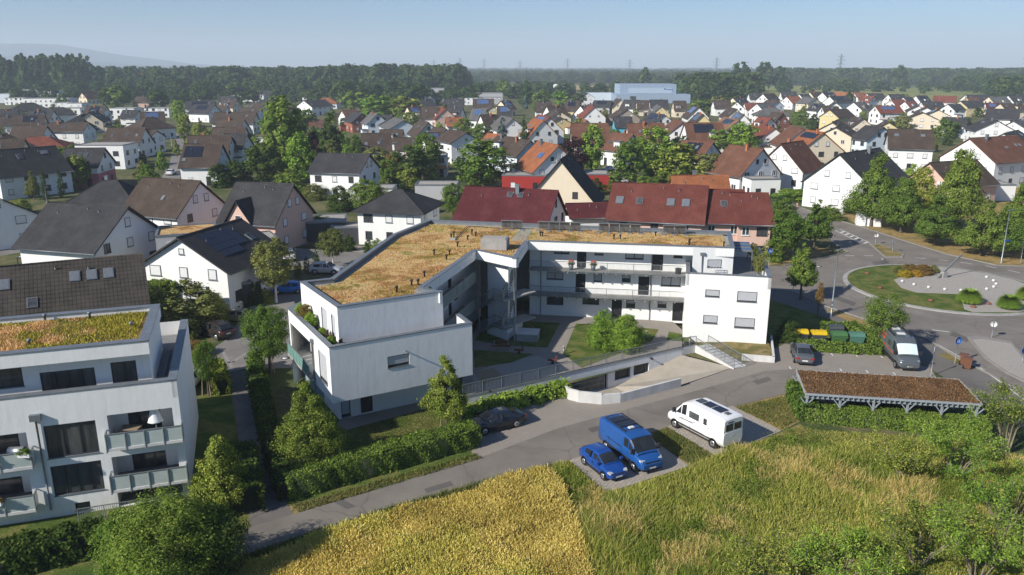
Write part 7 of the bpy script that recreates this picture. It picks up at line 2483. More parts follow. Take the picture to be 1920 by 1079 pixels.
def sign(label, x, yb, yt, face=SBL, kind='round', rz=0.0, plate=0.3):
 b = G(x, yb, 0)
 h = max(1.8, HT(b, yt) - 0.05)
 t = thing('road_sign', label, 'road sign', b, rz)
 MB().tube([(0, 0, 0), (0, 0, h)], .038, 8).build('post', STEEL, t, False)
 if kind == 'round':
  p = MB().tube([(0, -.045, h - plate), (0, -.065, h - plate)], plate, 24).build('sign_face', face, t, False)
  MB().tube([(0, -.038, h - plate), (0, -.045, h - plate)], plate + .02, 24).build('rim', WHITEF, p, False)
  return t, p, h - plate
 p = MB().obox((0, -.05, h - plate), (plate * 1.1, 0, 0), (0, .012, 0), (0, 0, plate)).build('sign_face', face, t, False)
 return t, p, h - plate


def ped_cycle(p, z, s=1.0):
 m = MB()
 for dx in (-.1, .07):
  m.obox((dx, -.072, z + .1 * s), (.025, 0, 0), (0, .003, 0), (0, 0, .025))
  m.obox((dx, -.072, z), (.022, 0, 0), (0, .003, 0), (0, 0, .07))
  m.obox((dx - .03, -.072, z - .12), (.014, 0, 0.0), (0, .003, 0), (.014, 0, .06))
  m.obox((dx + .03, -.072, z - .12), (.014, 0, 0.0), (0, .003, 0), (-.014, 0, .06))
 m.build('pedestrian_symbol', WHITEF, p, False)


t, p, z = sign('blue round footway sign beside the brown bins', 1790, 682, 631, rz=0.25, plate=.36)
ped_cycle(p, z)
t, p, z = sign('blue round sign by the linden behind the end terrace', 1441, 500, 465, rz=0.1, plate=.36)
ped_cycle(p, z)
t, p, z = sign('low blue round sign at the entry left of the roundabout', 1486, 552, 530, plate=.33)
ped_cycle(p, z)
t, p, z = sign('blue round arrow sign on the splitter island at the right edge', 1916, 683, 660, rz=0.3, plate=.38)
m = MB()
m.obox((0, -.072, z), (.02, 0, .02), (0, .003, 0), (-.14, 0, .14))
m.obox((.12, -.072, z - .06), (.02, 0, 0), (0, .003, 0), (0, 0, .1))
m.obox((.06, -.072, z - .13), (.08, 0, 0), (0, .003, 0), (0, 0, .02))
m.build('arrow_symbol', WHITEF, p, False)
sign('grey back of a round sign on the near splitter island', 1859, 634, 612, STEEL, 'round', 2.6, .3)
sign('dark back of a round sign on the far splitter island', 1641, 459, 447, STEEL, 'round', 2.8, .3)
sign('thin grey sign post on the far splitter island', 1673, 474, 458, STEEL, 'plate', 2.8, .2)
sign('tall grey post with small white plates by the parking lot', 1745, 706, 649, WHITEF, 'plate', 0.8, .22)
sign('narrow post with grey cap beside the lindens on the left kerb', 1555, 467, 441, ZINC, 'plate', 0.3, .22)
sign('slim grey post beside the road at the right edge', 1913, 495, 452, ZINC, 'plate', 0.4, .25)
t, p, z = sign('red-rimmed speed sign on the lamp post before the white utility box', 1627, 424, 397, WHITEF, 'round', 0.2, .34)
m = MB()
m.tube([(0, -.066, z), (0, -.07, z)], .33, 20, 0, True)
m.build('red_rim', SRED, p, False)
MB().tube([(0, -.07, z), (0, -.074, z)], .23, 20).build('white_disc', WHITEF, p, False)


def lamp(label, x, yb, yt, rz=0.0):
 b = G(x, yb, 0)
 h = HT(b, yt)
 t = thing('street_lamp', label, 'street lamp', b, rz)
 MB().tube([(0, 0, 0), (0, 0, 0.9), (0, 0, 0.92), (0, 0, h)], [.085, .085, .07, .045], 10).build('pole', M('pale blue grey steel', (0.36, 0.42, 0.45), rough=0.45, metal=0.3), t, False)
 MB().obox((.28, 0, h + .04), (.4, 0, .03), (0, .12, 0), (0, 0, .05)).build('lamp_head', ZINC, t, False)
 MB().obox((.32, 0, h - .02), (.26, 0, .02), (0, .09, 0), (0, 0, .012)).build('lamp_glass', LAMPW, t, False)
 MB().obox((0, -.09, 0.7), (.05, 0, 0), (0, .008, 0), (0, 0, .2)).build('service_door', ZINC, t, False)
 return t


lamp('tall street lamp between end block and roundabout', 1558, 594, 470, 0.6)
t = lamp('tall street lamp with blue street name plate at the right edge', 1877, 494, 395, 0.3)
MB().obox((.45, -.06, 3.3), (.5, 0, 0), (0, .012, 0), (0, 0, .12)).build('street_name_plate', SBL, t, False)
lamp('street lamp before the white utility box', 1622, 425, 344, 0.2)
lamp('short street lamp at the top of the side road', 1481, 407, 382, 0.1)
lamp('street lamp before the white villa', 733, 455, 399, 0.5)
lamp('street lamp beside the far estate street', 322, 274, 232, 0.5)
lamp('street lamp beside the cypresses at the left', 91, 400, 352, 0.5)
p = G(1494, 391, 0)
t = thing('warning_beacon', 'red and white striped beacon at the top of the side road', 'beacon', p)
for k in range(5):
 MB().box(-.13, -.03, .15 + k * .2, .13, .03, .35 + k * .2).build('stripe', SRED if k % 2 == 0 else WHITEF, t, False)
MB().box(-.3, -.2, 0, .3, .2, .15).build('foot', PLASTIC, t, False)
p = G(1574, 404, 0)
t = thing('utility_cabinet', 'small pale utility cabinet beside the white utility box', 'cabinet', p)
MB().box(-.5, -.2, 0, .5, .2, 1.15).build('body', SHUTW, t, False)
MB().box(-.54, -.24, 1.15, .54, .24, 1.22).build('cap', SHUTW, t, False)
# sundial and planting on the roundabout
g0_ = G(1765, 521, 0.17)
t = thing('sundial', 'slanted steel sundial pointer on the gravel of the roundabout', 'sundial', g0_)
tip = Vector((g0_.x + 2.9, g0_.y + 1.2, 0))
MB().bar(Vector((g0_.x - .6, g0_.y - .3, .2)), Vector((tip.x, tip.y, 3.0)), .14, .22).build('pointer', STEEL, t)
MB().obox((g0_.x + .35, g0_.y + .1, .55), (.35, .1, 0), (-.08, .25, 0), (0, 0, .4)).build('base_block', CONC, t)
mk_ = M('white marker stone', (0.62, 0.62, 0.60))
for k in range(11):
 a = math.radians(-165 + k * 17)
 c = G(1765, 527, 0.17)
 x_, y_ = c.x + 6.2 * math.cos(a) + .6, c.y + 6.0 * math.sin(a) + 1.0
 t = thing('hour_stone', f'{ordinal(k)} pale hour stone counted from the left along the sundial gravel', 'stone', (x_, y_, 0.17))
 MB().lathe([(.16, 0), (.2, .1), (.17, .24), (.05, .3)], (0, 0, 0), 8).build('stone_body', mk_, t, False)
for x, y, yt, w, lf, lb_ in [(1817, 568, 531, 50, 'mid', 'left ball of ornamental grass on the roundabout'), (1891, 578, 540, 48, 'mid', 'front ball of ornamental grass at the right of the roundabout'), (1925, 562, 534, 46, 'mid', 'rear ball of ornamental grass at the right of the roundabout'),
                             (1696, 519, 506, 26, 'gold', 'left golden shrub on the roundabout'), (1717, 518, 508, 22, 'gold', 'right golden shrub on the roundabout'), (1686, 512, 500, 26, 'ol', 'silvery shrub at the left of the roundabout bed'),
                             (1730, 513, 497, 40, 'rust', 'large rusty shrub on the roundabout'), (1705, 507, 495, 30, 'rust', 'small rusty shrub behind the golden ones'), (1750, 511, 498, 20, 'ol', 'olive shrub beside the rusty ones on the roundabout')]:
 if 'ball' not in lb_:
  tree('bush', x, y, yt, w, lf, label=lb_, name='shrub', cat='shrub', z0=0.17, lod=0 if w == 40 else 1)
  continue
 b = G(x, y, .17)
 t = thing('ornamental_grass', lb_, 'ornamental grass', b)
 rr_ = w / PXM(b) / 2
 rn_ = np.random.default_rng(x)
 n = 5200
 an, el = rn_.random(n) * 6.283, np.arccos(rn_.random(n) * .92)
 tip = np.stack([np.sin(el) * np.cos(an), np.sin(el) * np.sin(an), np.cos(el) * 1.05 + .12], 1) * (rr_ * (.72 + .33 * rn_.random(n)))[:, None]
 md_ = tip * .55 + np.array([0, 0, .35]) * rr_
 sd_ = np.stack([-np.sin(an), np.cos(an), np.zeros(n)], 1) * .022
 bs_ = tip * .06
 v = np.stack([bs_ - sd_, bs_ + sd_, md_ + sd_, md_ - sd_, tip + sd_ * .2, tip - sd_ * .2], 1).reshape(-1, 3)
 i_ = np.arange(n)[:, None] * 6
 link('blades', np_mesh('blades', v, np.hstack([i_ + np.array([0, 1, 2, 3]), i_ + np.array([3, 2, 4, 5])]).reshape(-1, 4), [LEAF['lt']]), t)
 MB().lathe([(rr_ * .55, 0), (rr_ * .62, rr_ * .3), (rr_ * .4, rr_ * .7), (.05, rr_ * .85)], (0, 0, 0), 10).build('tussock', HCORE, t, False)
rg = np.random.default_rng(8)
for k, (x, y) in enumerate([(1626, 514), (1650, 541), (1745, 565), (1853, 571), (1825, 577)]):
 t = thing('boulder', ['rust-red boulder at the far lawn edge', 'rust-red boulder in the middle of the roundabout lawn', 'rust-red boulder near the front roundabout kerb', 'dark red boulder between the grass balls', 'brown boulder below the left grass ball'][k], 'boulder', G(x, y, .15))
 MB().lathe([(.3, 0), (.36, .1), (.26, .22), (.08, .28)], (0, 0, 0), 7).build('stone_body', M('rusty stone', (0.20, 0.075, 0.045), (0.13, 0.06, 0.04), 3), t, False)

# ---------------------------------------------------------------- trees and hedges near the blocks
tree('linden', 585, 882, 714, 128, 'lin', .18, label='big yellow-green linden before the white end wall')
tree('linden', 838, 812, 665, 86, 'lin', .22, label='linden with timber stakes beside the black-blue car', stakes=True)
tree('linden', 420, 955, 808, 108, 'lin', .08, label='tall linden at the corner of the left apartment house')
tree('round', 322, 1115, 932, 195, 'mid', .05, label='large apple tree at the bottom left before the balconies')
tree('round', 400, 1090, 955, 130, 'dk', .05, label='dark round tree beside the footpath mouth')
tree('round', 243, 1090, 960, 110, 'mid', .05, label='smaller green tree left of the apple tree')
tree('round', 507, 698, 576, 84, 'mid', .27, label='maple with timber stakes at the street corner', stakes=True)
tree('loose', 392, 742, 640, 52, 'mid', .3, label='young staked tree beside the left apartment house', stakes=True)
tree('round', 518, 568, 446, 78, 'ol', .3, label='tree with whitewashed trunk beside the vivid blue car', white=True)
tree('round', 625, 500, 430, 48, 'ol', .3, label='small olive tree with whitewashed trunk on the estate street', white=True)
tree('bush', 350, 622, 528, 135, 'ol', name='bush', cat='bush', label='huge olive bush before the clipped hedge')
tree('bush', 398, 606, 545, 62, 'ye', name='bush', cat='bush', label='yellowish bush right of the huge olive bush')
tree('bush', 360, 668, 640, 60, 'rust', name='bush', cat='bush', label='low rusty shrub bed at the street corner')
tree('bush', 1132, 652, 583, 60, 'lt', name='bush', cat='bush', z0=.6, label='left half of the big courtyard bush')
tree('bush', 1172, 655, 592, 70, 'lt', name='bush', cat='bush', z0=.6, label='right half of the big courtyard bush')
tree('bush', 604, 444, 404, 52, 'lt', name='bush', cat='bush', label='bright green round bush before the dark carport')
tree('bush', 655, 440, 436 - 10, 36, 'gold', name='bush', cat='bush', label='golden shrub row before the white villa')
tree('bush', 691, 472, 449, 17, 'dk', name='bush', cat='bush', label='clipped dark shrub before the white villa')
tree('bush', 708, 474, 448, 28, 'mid', name='bush', cat='bush', label='loose green shrub before the white villa door')
for x, yb, yt, lb_ in [(560, 522, 482, 'leftmost'), (576, 514, 480, 'middle'), (593, 498, 466, 'rightmost')]:
 tree('column', x, yb, yt, 15, 'dk', .0, name='cypress', label=lb_ + ' of three dark column cypresses by the silver car', lod=1)
tree('loose', 1650, 655, 552, 80, 'mid', .3, label='staked young tree above the grey camper van', stakes=True)
tree('linden', 1500, 563, 455, 62, 'mid', .25, label='street linden at the entry left of the roundabout')
tree('round', 1468, 488, 395, 72, 'mid', .25, label='round linden behind the blue round sign')
tree('linden', 1526, 468, 374, 66, 'mid', .2, label='dark linden at the kerb of the side road')
tree('bush', 1447, 488, 445, 50, 'mid', name='bush', cat='bush', label='shrub between the pink house and the linden')
tree('bush', 1467, 420, 372, 60, 'mid', name='bush', cat='bush', label='big shrub beside the end pink house')
tree('loose', 1532, 598, 530, 18, 'rust', .4, label='thin dying sapling near the tall lamp', lod=1)
for x, yb, yt, w, k, lb_ in [(1633, 425, 284, 95, 'mid', 'first'), (1688, 437, 325, 80, 'mid', 'second'), (1752, 460, 362, 88, 'mid', 'third'), (1788, 430, 268, 92, 'mid', 'fourth'), (1838, 480, 374, 88, 'mid', 'fifth'), (1720, 420, 305, 80, 'lin', 'sixth'), (1905, 470, 338, 90, 'mid', 'seventh'), (1925, 490, 385, 80, 'mid', 'eighth')]:
 b_ = {'first': 'leftmost park linden beside the speed sign', 'second': 'park linden right of the speed sign', 'third': 'park linden nearest the road bend', 'fourth': 'tallest of the park lindens behind the road', 'fifth': 'park linden left of the street name plate', 'sixth': 'park linden behind the road bend', 'seventh': 'park linden at the right edge behind the lamp', 'eighth': 'lowest park linden at the right edge'}[lb_]
 tree('linden', x, yb, yt, w, k, .14, label=b_, lod=0)
tree('bush', 1900, 430, 400, 70, 'mid', name='bush', cat='bush', label='bushes behind the lindens at the right edge')
# mid distance, by place
MZ = [
 ('round', 900, 352, 264, 105, 'mid', 'huge walnut tree behind the wine-red roof'), ('round', 850, 405, 345, 48, 'mid', 'round tree left of the wine-red roof'), ('bush', 1113, 418, 388, 32, 'lt', 'bright round bush right of the wine-red roof'),
 ('round', 535, 320, 184, 82, 'mid', 'tall twin tree in the middle of the left estate'), ('cone', 622, 300, 203, 66, 'dk', 'broad dark conifer in the middle of the left estate'), ('round', 563, 345, 250, 52, 'lt', 'light green tree before the dark conifer'),
 ('round', 590, 320, 250, 40, 'pu', 'purple-leaved tree behind the light green tree'), ('round', 605, 345, 285, 60, 'dk', 'dark tree left of the anthracite house'), ('round', 500, 345, 270, 70, 'dk', 'dark green tree right of the solar-roofed brown house'),
 ('bush', 445, 345, 300, 60, 'dk', 'dark shrubs beside the solar-roofed brown house'), ('bush', 545, 360, 318, 70, 'mid', 'garden shrubs below the light green tree'), ('bush', 590, 375, 345, 50, 'ol', 'olive shrubs left of the anthracite house'),
 ('round', 770, 345, 275, 75, 'dk', 'dark orchard tree right of the anthracite house'), ('round', 800, 335, 250, 55, 'mid', 'green orchard tree below the white two-storey house'), ('bush', 740, 330, 285, 50, 'rust', 'rust-brown hedge tree in the orchard'),
 ('bush', 705, 320, 275, 60, 'ol', 'olive orchard shrubs behind the anthracite house'), ('round', 690, 400, 335, 65, 'mid', 'tree before the low white garage'), ('bush', 640, 395, 350, 55, 'dk', 'dark bushes left of the white villa'), ('bush', 715, 392, 350, 45, 'lin', 'yellow-green bushes behind the white villa'),
 ('bush', 745, 365, 335, 45, 'dk', 'dark bushes above the white villa'), ('bush', 790, 400, 370, 45, 'mid', 'shrubs between villa and round tree'), ('bush', 985, 385, 358, 40, 'dk', 'dark shrub between the red roofs'),
 ('round', 1225, 335, 238, 72, 'lt', 'tallest of the light trees behind the red terraced roofs'), ('round', 1180, 345, 262, 66, 'mid', 'left light tree behind the red terraced roofs'), ('round', 1275, 350, 272, 90, 'lin', 'middle light tree behind the red terraced roofs'),
 ('round', 1325, 350, 288, 80, 'ol', 'olive tree behind the orange-red roof'), ('round', 1078, 325, 258, 52, 'pu', 'round purple beech near the A-shaped house'), ('round', 1110, 325, 236, 48, 'lt', 'light green tree right of the purple beech'),
 ('round', 1345, 285, 242, 52, 'lt', 'left bright green chestnut behind the red-brown roofs'), ('round', 1392, 290, 230, 62, 'lt', 'right bright green chestnut behind the red-brown roofs'), ('round', 1368, 288, 245, 40, 'dk', 'dark tree between the bright chestnuts'),
 ('bush', 1115, 365, 335, 45, 'dk', 'dark shrub right of the A-shaped house'), ('bush', 1150, 355, 320, 40, 'mid', 'shrub beside the red pavilion'), ('bush', 1210, 355, 330, 45, 'mid', 'left shrub above the red terraced roofs'),
 ('cone', 942, 275, 215, 28, 'bl', 'blue spruce among the rooftops'), ('cone', 983, 275, 218, 24, 'dk', 'dark fir right of the blue spruce'), ('round', 905, 270, 232, 38, 'mid', 'tree left of the blue spruce'), ('round', 870, 260, 222, 36, 'mid', 'tree beside the orange roof'),
 ('cone', 988, 196, 150, 34, 'dk', 'tall dark fir before the crop fields'), ('round', 945, 185, 148, 26, 'mid', 'round tree left of the tall dark fir'), ('cone', 985, 205, 172, 14, 'bl', 'small blue spruce below the tall fir'), ('round', 1052, 205, 170, 36, 'lt', 'light tree before the silos'),
 ('round', 1015, 200, 168, 36, 'mid', 'tree right of the tall dark fir'), ('round', 1085, 200, 175, 30, 'dk', 'dark tree right of the silos'), ('round', 755, 225, 180, 62, 'lin', 'left twin tree behind the dark roofs'), ('round', 710, 225, 178, 66, 'lt', 'right twin tree behind the dark roofs'),
 ('round', 770, 245, 210, 34, 'lin', 'yellow-green tree between the steep roofs'), ('round', 667, 210, 168, 52, 'mid', 'tree at the edge of the wood by the dark roofs'), ('round', 745, 262, 245, 18, 'ye', 'yellow-green ball tree among the brown roofs'),
 ('round', 338, 240, 188, 26, 'lt', 'first light tree along the far estate street'), ('round', 347, 268, 212, 26, 'lin', 'second light tree along the far estate street'), ('round', 373, 262, 232, 22, 'lin', 'small round tree on the far estate street'), ('linden', 305, 325, 277, 24, 'lt', 'narrow light tree beside the white saloon car'),
 ('linden', 270, 345, 298, 36, 'ol', 'cone-shaped tree behind the hipped roof'), ('round', 390, 275, 245, 20, 'lin', 'second small round tree on the far estate street'), ('linden', 332, 295, 262, 18, 'lin', 'slim tree beside the far street lamp'),
 ('round', 150, 355, 292, 44, 'lin', 'tree before the rose and white house'), ('linden', 65, 375, 320, 30, 'ol', 'olive tree before the big white house'), ('column', 87, 380, 313, 12, 'dk', 'left cypress before the dark red entrance'), ('column', 117, 372, 309, 12, 'dk', 'right cypress before the dark red entrance'),
 ('bush', 40, 400, 372, 40, 'lin', 'yellow-green bushes at the left house corner'), ('round', 385, 430, 380, 38, 'lin', 'small tree right of the cream white house'), ('bush', 104, 287, 272, 26, 'lt', 'light green bushes before the red hipped roof'), ('bush', 185, 290, 262, 50, 'ol', 'garden shrubs behind the flat-roofed cube house'),
 ('bush', 262, 310, 285, 30, 'dk', 'dark shrubs right of the flat-roofed cube house'), ('bush', 130, 180, 165, 40, 'mid', 'shrubs before the grey halls'), ('round', 225, 205, 160, 48, 'mid', 'left round tree in the left estate background'), ('round', 205, 205, 165, 36, 'dk', 'dark tree left of the round tree in the back'),
 ('round', 300, 205, 168, 38, 'dk', 'dark tree beneath the crane'), ('round', 118, 205, 182, 24, 'mid', 'round garden tree behind the yellow house'), ('bush', 450, 265, 235, 26, 'dk', 'dark garden shrub in the left estate'), ('bush', 500, 300, 265, 30, 'mid', 'green garden shrub in the left estate'),
 ('round', 545, 250, 195, 50, 'ol', 'olive birch in the left estate'), ('round', 575, 250, 205, 40, 'mid', 'tree between birch and dark conifer'), ('round', 440, 185, 155, 36, 'lin', 'light tree before the wood'), ('round', 465, 182, 152, 30, 'lt', 'second light tree before the wood'),
 ('bush', 1690, 245, 212, 40, 'ol', 'olive tree before the cream gable'), ('bush', 1770, 260, 222, 50, 'mid', 'tree clump behind the large white house'), ('cone', 1793, 222, 200, 18, 'lin', 'yellow-green cypress among the right rooftops'), ('bush', 1835, 220, 202, 22, 'dk', 'dark tree among the right rooftops'),
 ('bush', 1500, 235, 207, 36, 'mid', 'shrubs along the side street behind the chestnuts'), ('bush', 1552, 255, 235, 30, 'mid', 'shrubs beside the row houses'), ('bush', 1525, 245, 215, 26, 'dk', 'dark shrub on the side street'), ('bush', 1640, 225, 200, 26, 'dk', 'shrub left of the red-brown roofed house'),
 ('round', 1590, 200, 172, 16, 'dk', 'small dark conifer before the meadow'), ('bush', 1880, 215, 195, 30, 'mid', 'trees at the right edge of the rooftops'), ('round', 1315, 215, 185, 40, 'mid', 'left tree beside the far gables'), ('round', 1345, 212, 180, 34, 'ol', 'willow beside the far gables'),
 ('round', 1375, 205, 172, 34, 'dk', 'dark tree behind the far gables'), ('round', 1695, 198, 176, 18, 'mid', 'round tree on the meadow edge'), ('bush', 1785, 305, 285, 40, 'mid', 'shrubs before the large white house'), ('bush', 1480, 375, 355, 60, 'lt', 'hedge bushes above the side road'),
 ('bush', 1555, 412, 385, 50, 'mid', 'bushes below the paddling pool'), ('bush', 1600, 400, 378, 40, 'dk', 'dark bushes beside the white utility box'), ('bush', 440, 575, 545, 40, 'dk', 'dark shrub behind the gold car'), ('bush', 478, 570, 530, 36, 'dk', 'left dark shrub beside the lean-to'), ('bush', 500, 568, 540, 30, 'lin', 'yellowish shrub beside the lean-to'),
 ('bush', 575, 590, 565, 40, 'lt', 'green shrub at the corner of the roof terrace'), ('bush', 245, 430, 405, 30, 'lin', 'yellow-green shrub behind the big grey roof'), ('bush', 235, 500, 470, 40, 'dk', 'dark shrub left of the grey annex'), ('bush', 655, 470, 440, 26, 'dk', 'dark shrub on the estate street corner'),
]
for k, x, yb, yt, w, lf, lb_ in MZ:
 tree(k, x, yb, yt, w, lf, .12 if k in ('round', 'linden') else .0, label=lb_, cat='bush' if k == 'bush' else 'tree')

hedge('clipped_hedge', 'long clipped hedge along the lane before the white end wall', [(545, 928), (640, 900), (760, 866), (884, 832)], 1.6, 1.6, 'mid', dens=470, ls=.066, rough=.07)
hedge('clipped_hedge', 'short hedge climbing from the lane along the footpath', [(540, 935), (520, 880), (500, 800), (482, 720)], 1.1, 1.3, 'dk', dens=200)
hedge('clipped_hedge', 'hedge beside the maple at the top of the footpath', [(483, 720), (478, 690)], 1.0, 1.5, 'mid', dens=220)
hedge('clipped_hedge', 'hedge on the left side of the footpath', [(452, 880), (462, 960)], 2.0, 1.9, 'dk', dens=200)
hedge('clipped_hedge', 'small hedge beside the young staked tree', [(408, 700), (418, 740)], 1.0, 1.4, 'lin', dens=220)
hedge('clipped_hedge', 'dark hedge along the lawn at the bottom left corner', [(-60, 1092), (60, 1060), (185, 1030)], 1.8, 1.6, 'dk', dens=220)
hedge('shrub_row', 'ivy-like shrub row at the foot of the retaining wall', [(868, 790), (930, 770), (1000, 752), (1056, 738)], 1.3, .9, 'lt', dens=230, ls=.11, rough=.16)
hedge('clipped_hedge', 'tall clipped hedge behind the carport', [(1515, 786), (1600, 794), (1700, 802), (1840, 816)], 1.5, 1.2, 'mid', dens=300, ls=.075, rough=.05)
hedge('clipped_hedge', 'hedge corner at the left end of the carport', [(1490, 745), (1500, 765), (1515, 790)], 1.3, 1.5, 'mid', dens=240)
hedge('clipped_hedge', 'low hedge in front of the waste containers', [(1497, 652), (1550, 658), (1600, 662), (1645, 664)], .9, .85, 'mid', dens=260)
hedge('clipped_hedge', 'hedge behind the waste containers', [(1548, 628), (1600, 628), (1640, 648), (1646, 664)], 1.3, 1.2, 'mid', dens=230)
tree('bush', 1478, 640, 600, 50, 'dk', name='bush', cat='bush', label='dark rounded bush right of the end block')
hedge('clipped_hedge', 'tall clipped hedge behind the left apartment house', [(212, 580), (262, 585), (320, 575)], 2.6, 3.2, 'mid', dens=150, ls=.12)
hedge('clipped_hedge', 'hedge along the side road below the tall white house', [(1445, 385), (1500, 372), (1560, 388)], 2.0, 1.8, 'lt', dens=90, ls=.15)
hedge('clipped_hedge', 'hedge behind the red garage roof', [(1045, 395), (1120, 388)], 2.0, 1.8, 'dk', dens=90, ls=.15)
hedge('clipped_hedge', 'garden hedge left of the cream white house', [(480, 370), (560, 372)], 2.0, 1.6, 'mid', dens=90, ls=.16)

# small shrubs of the gardens between the far houses: nothing in the photograph tells them apart
rgd = random.Random(5)
hp = [(h[0].location.x, h[0].location.y) for h in HOUSES]
cnt = 0
for k in range(1400):
 x, y = rgd.uniform(0, 1920), 205 + 150 * rgd.random() ** 1.3
 b = G(x, y)
 if any(abs(b.x - hx) < 7.5 and abs(b.y - hy) < 7.5 for hx, hy in hp):
  continue
 if 300 < x < 352:
  continue
 sz = rgd.uniform(2.4, 6.0)
 t = thing('garden_shrub', 'small green garden shrub between the far houses', 'shrub', b, rgd.uniform(0, 6), 'garden shrubs between the far houses')
 foliage('crown', 'bush', 2, k % 3, rgd.choice(['mid', 'dk', 'mid', 'ol', 'lt', 'lin']), t, (0, 0, 0), (sz / 2 / R0, sz / 2 / R0, sz * rgd.uniform(.7, 1.3)))
 cnt += 1
 if cnt >= 290:
  break

# ---------------------------------------------------------------- corn field and meadow
WHEAT = leafmat('ripe wheat', (0.42, 0.33, 0.085), (0.76, 0.61, 0.19), (0.86, 0.74, 0.31), .25, patch=.22)
WHG = leafmat('green wheat stalks', (0.36, 0.36, 0.07), (0.56, 0.51, 0.12), (0.68, 0.60, 0.19), .25)
TALL = leafmat('tall meadow grass', (0.19, 0.245, 0.04), (0.34, 0.36, 0.07), (0.50, 0.46, 0.13), .3)
TALLD = leafmat('dry tall grass', (0.42, 0.33, 0.11), (0.60, 0.48, 0.19), (0.72, 0.59, 0.26), .3)
WEED = leafmat('meadow weeds', (0.10, 0.155, 0.022), (0.19, 0.25, 0.04), (0.30, 0.33, 0.07), .3)
sheet('crop_soil', [(430, 1065), (620, 1006), (760, 958), (880, 928), (960, 900), (1030, 880), (1050, 900), (1090, 1000), (1130, 1120), (380, 1180)], .005, turf('stubble soil', [(0.3, (0.27, 0.189, 0.0675)), (0.7, (0.378, 0.27, 0.108))], .5, 9))
wp = [G(x, y) for x, y in [(440, 1075), (620, 1010), (760, 964), (880, 932), (960, 905), (1030, 888), (1048, 905), (1086, 1000), (1125, 1130), (360, 1190)]]
rg = np.random.default_rng(21)
p = scatter(wp, 125000, rg)
ld_ = (G(943, 893) - G(600, 994)).normalized()
off_ = (p[:, 0] - wp[3].x) * -ld_.y + (p[:, 1] - wp[3].y) * ld_.x
tr_ = (np.abs(off_ + 4.2) < .22) | (np.abs(off_ + 5.9) < .22)
dx_ = inside(p[:, 0] + .35 + .3 * np.sin(p[:, 1] * 3.1), p[:, 1] + .35 * np.sin(p[:, 0] * 2.3) + .2, np.array([(q.x, q.y) for q in wp]))
p = p[(~tr_ | (rg.random(len(p)) < .3)) & (dx_ | (rg.random(len(p)) < .45))]
hh = (0.42 + 0.5 * wavy(p[:, 0], p[:, 1], 1.1, 1.0)) * (0.8 + .35 * rg.random(len(p)))
v, f = blades(p, hh, 0.017 + .019 * rg.random(len(p)), .45, rg, ear=1.6)
gp = wavy(p[:, 0], p[:, 1], .6, 3.0)
edge = rg.random(len(p)) < np.clip((gp - .5) * 3.0, .08, .75)
stuff_mesh('wheat', v, f, [WHEAT, WHG], 'ripe golden wheat filling the field below the lane', 'wheat field', midx=np.repeat(edge.astype(int), 2))

mp = [G(x, y) for x, y in [(1035, 878), (1066, 868), (1138, 930), (1292, 882), (1345, 862), (1466, 814), (1500, 797), (1525, 806), (1700, 818), (1850, 832), (1990, 880), (2100, 1100), (2000, 1150), (1130, 1150), (1090, 1000), (1050, 905)]]
sheet('meadow_ground', [(q.x, q.y) for q in mp], .003, turf('meadow earth', [(0.3, (0.0945, 0.108, 0.0338)), (0.6, (0.176, 0.162, 0.0607)), (0.8, (0.27, 0.203, 0.0945))], .4, 7), px=False)
p = scatter(mp, 120000, rg)
hv = np.clip((wavy(p[:, 0], p[:, 1], .55, 2.0) - .3) * 1.9, 0, 1)
dq_ = np.minimum(1.0, np.clip((56.5 - 0.06 * p[:, 0] - p[:, 1]) / 4.0, .22, 1.0))
hh = (0.28 + 0.75 * hv ** 1.3) * dq_ * (0.6 + .7 * rg.random(len(p)))
v, f = blades(p, hh, 0.02 + .035 * rg.random(len(p)), .8, rg)
dv = wavy(p[:, 0], p[:, 1], .9, 5.0)
wv = wavy(p[:, 0], p[:, 1], .75, 9.0)
r_ = rg.random(len(p))
mi = np.where(r_ < np.clip((dv - .58) * 6.0, .10, .8), 1, np.where(r_ > 1 - np.clip((wv - .5) * 5, .06, .9), 2, 0))
stuff_mesh('meadow_grass', v, f, [TALL, TALLD, WEED], 'tall wild grass in patches of green and straw on the meadow', 'grass', midx=np.repeat(mi, 2))
# leafy weeds in clumps
nc = 900
c = scatter(mp, nc, rg)
cw = wavy(c[:, 0], c[:, 1], .75, 9.0)
c = c[rg.random(nc) < np.clip((cw - .42) * 4, .06, 1)]
k = rg.integers(0, len(c), 60000)
sz = 0.25 + .55 * rg.random(len(c))
d = rg.normal(size=(len(k), 3)) * np.array([.6, .6, .45])
q = np.stack([c[k, 0], c[k, 1], np.zeros(len(k)) + .35 * sz[k]], 1) + d * sz[k][:, None]
q[:, 2] = np.abs(q[:, 2])
nr = d + np.array([0, 0, .8]) + rg.normal(size=d.shape) * .4
nr /= np.linalg.norm(nr, axis=1, keepdims=True)
v, f = leaf_quads(q, nr, .055, rg, .45)
stuff_mesh('meadow_weeds', v, f, [WEED], 'leafy green weeds spread through the meadow', 'weeds')
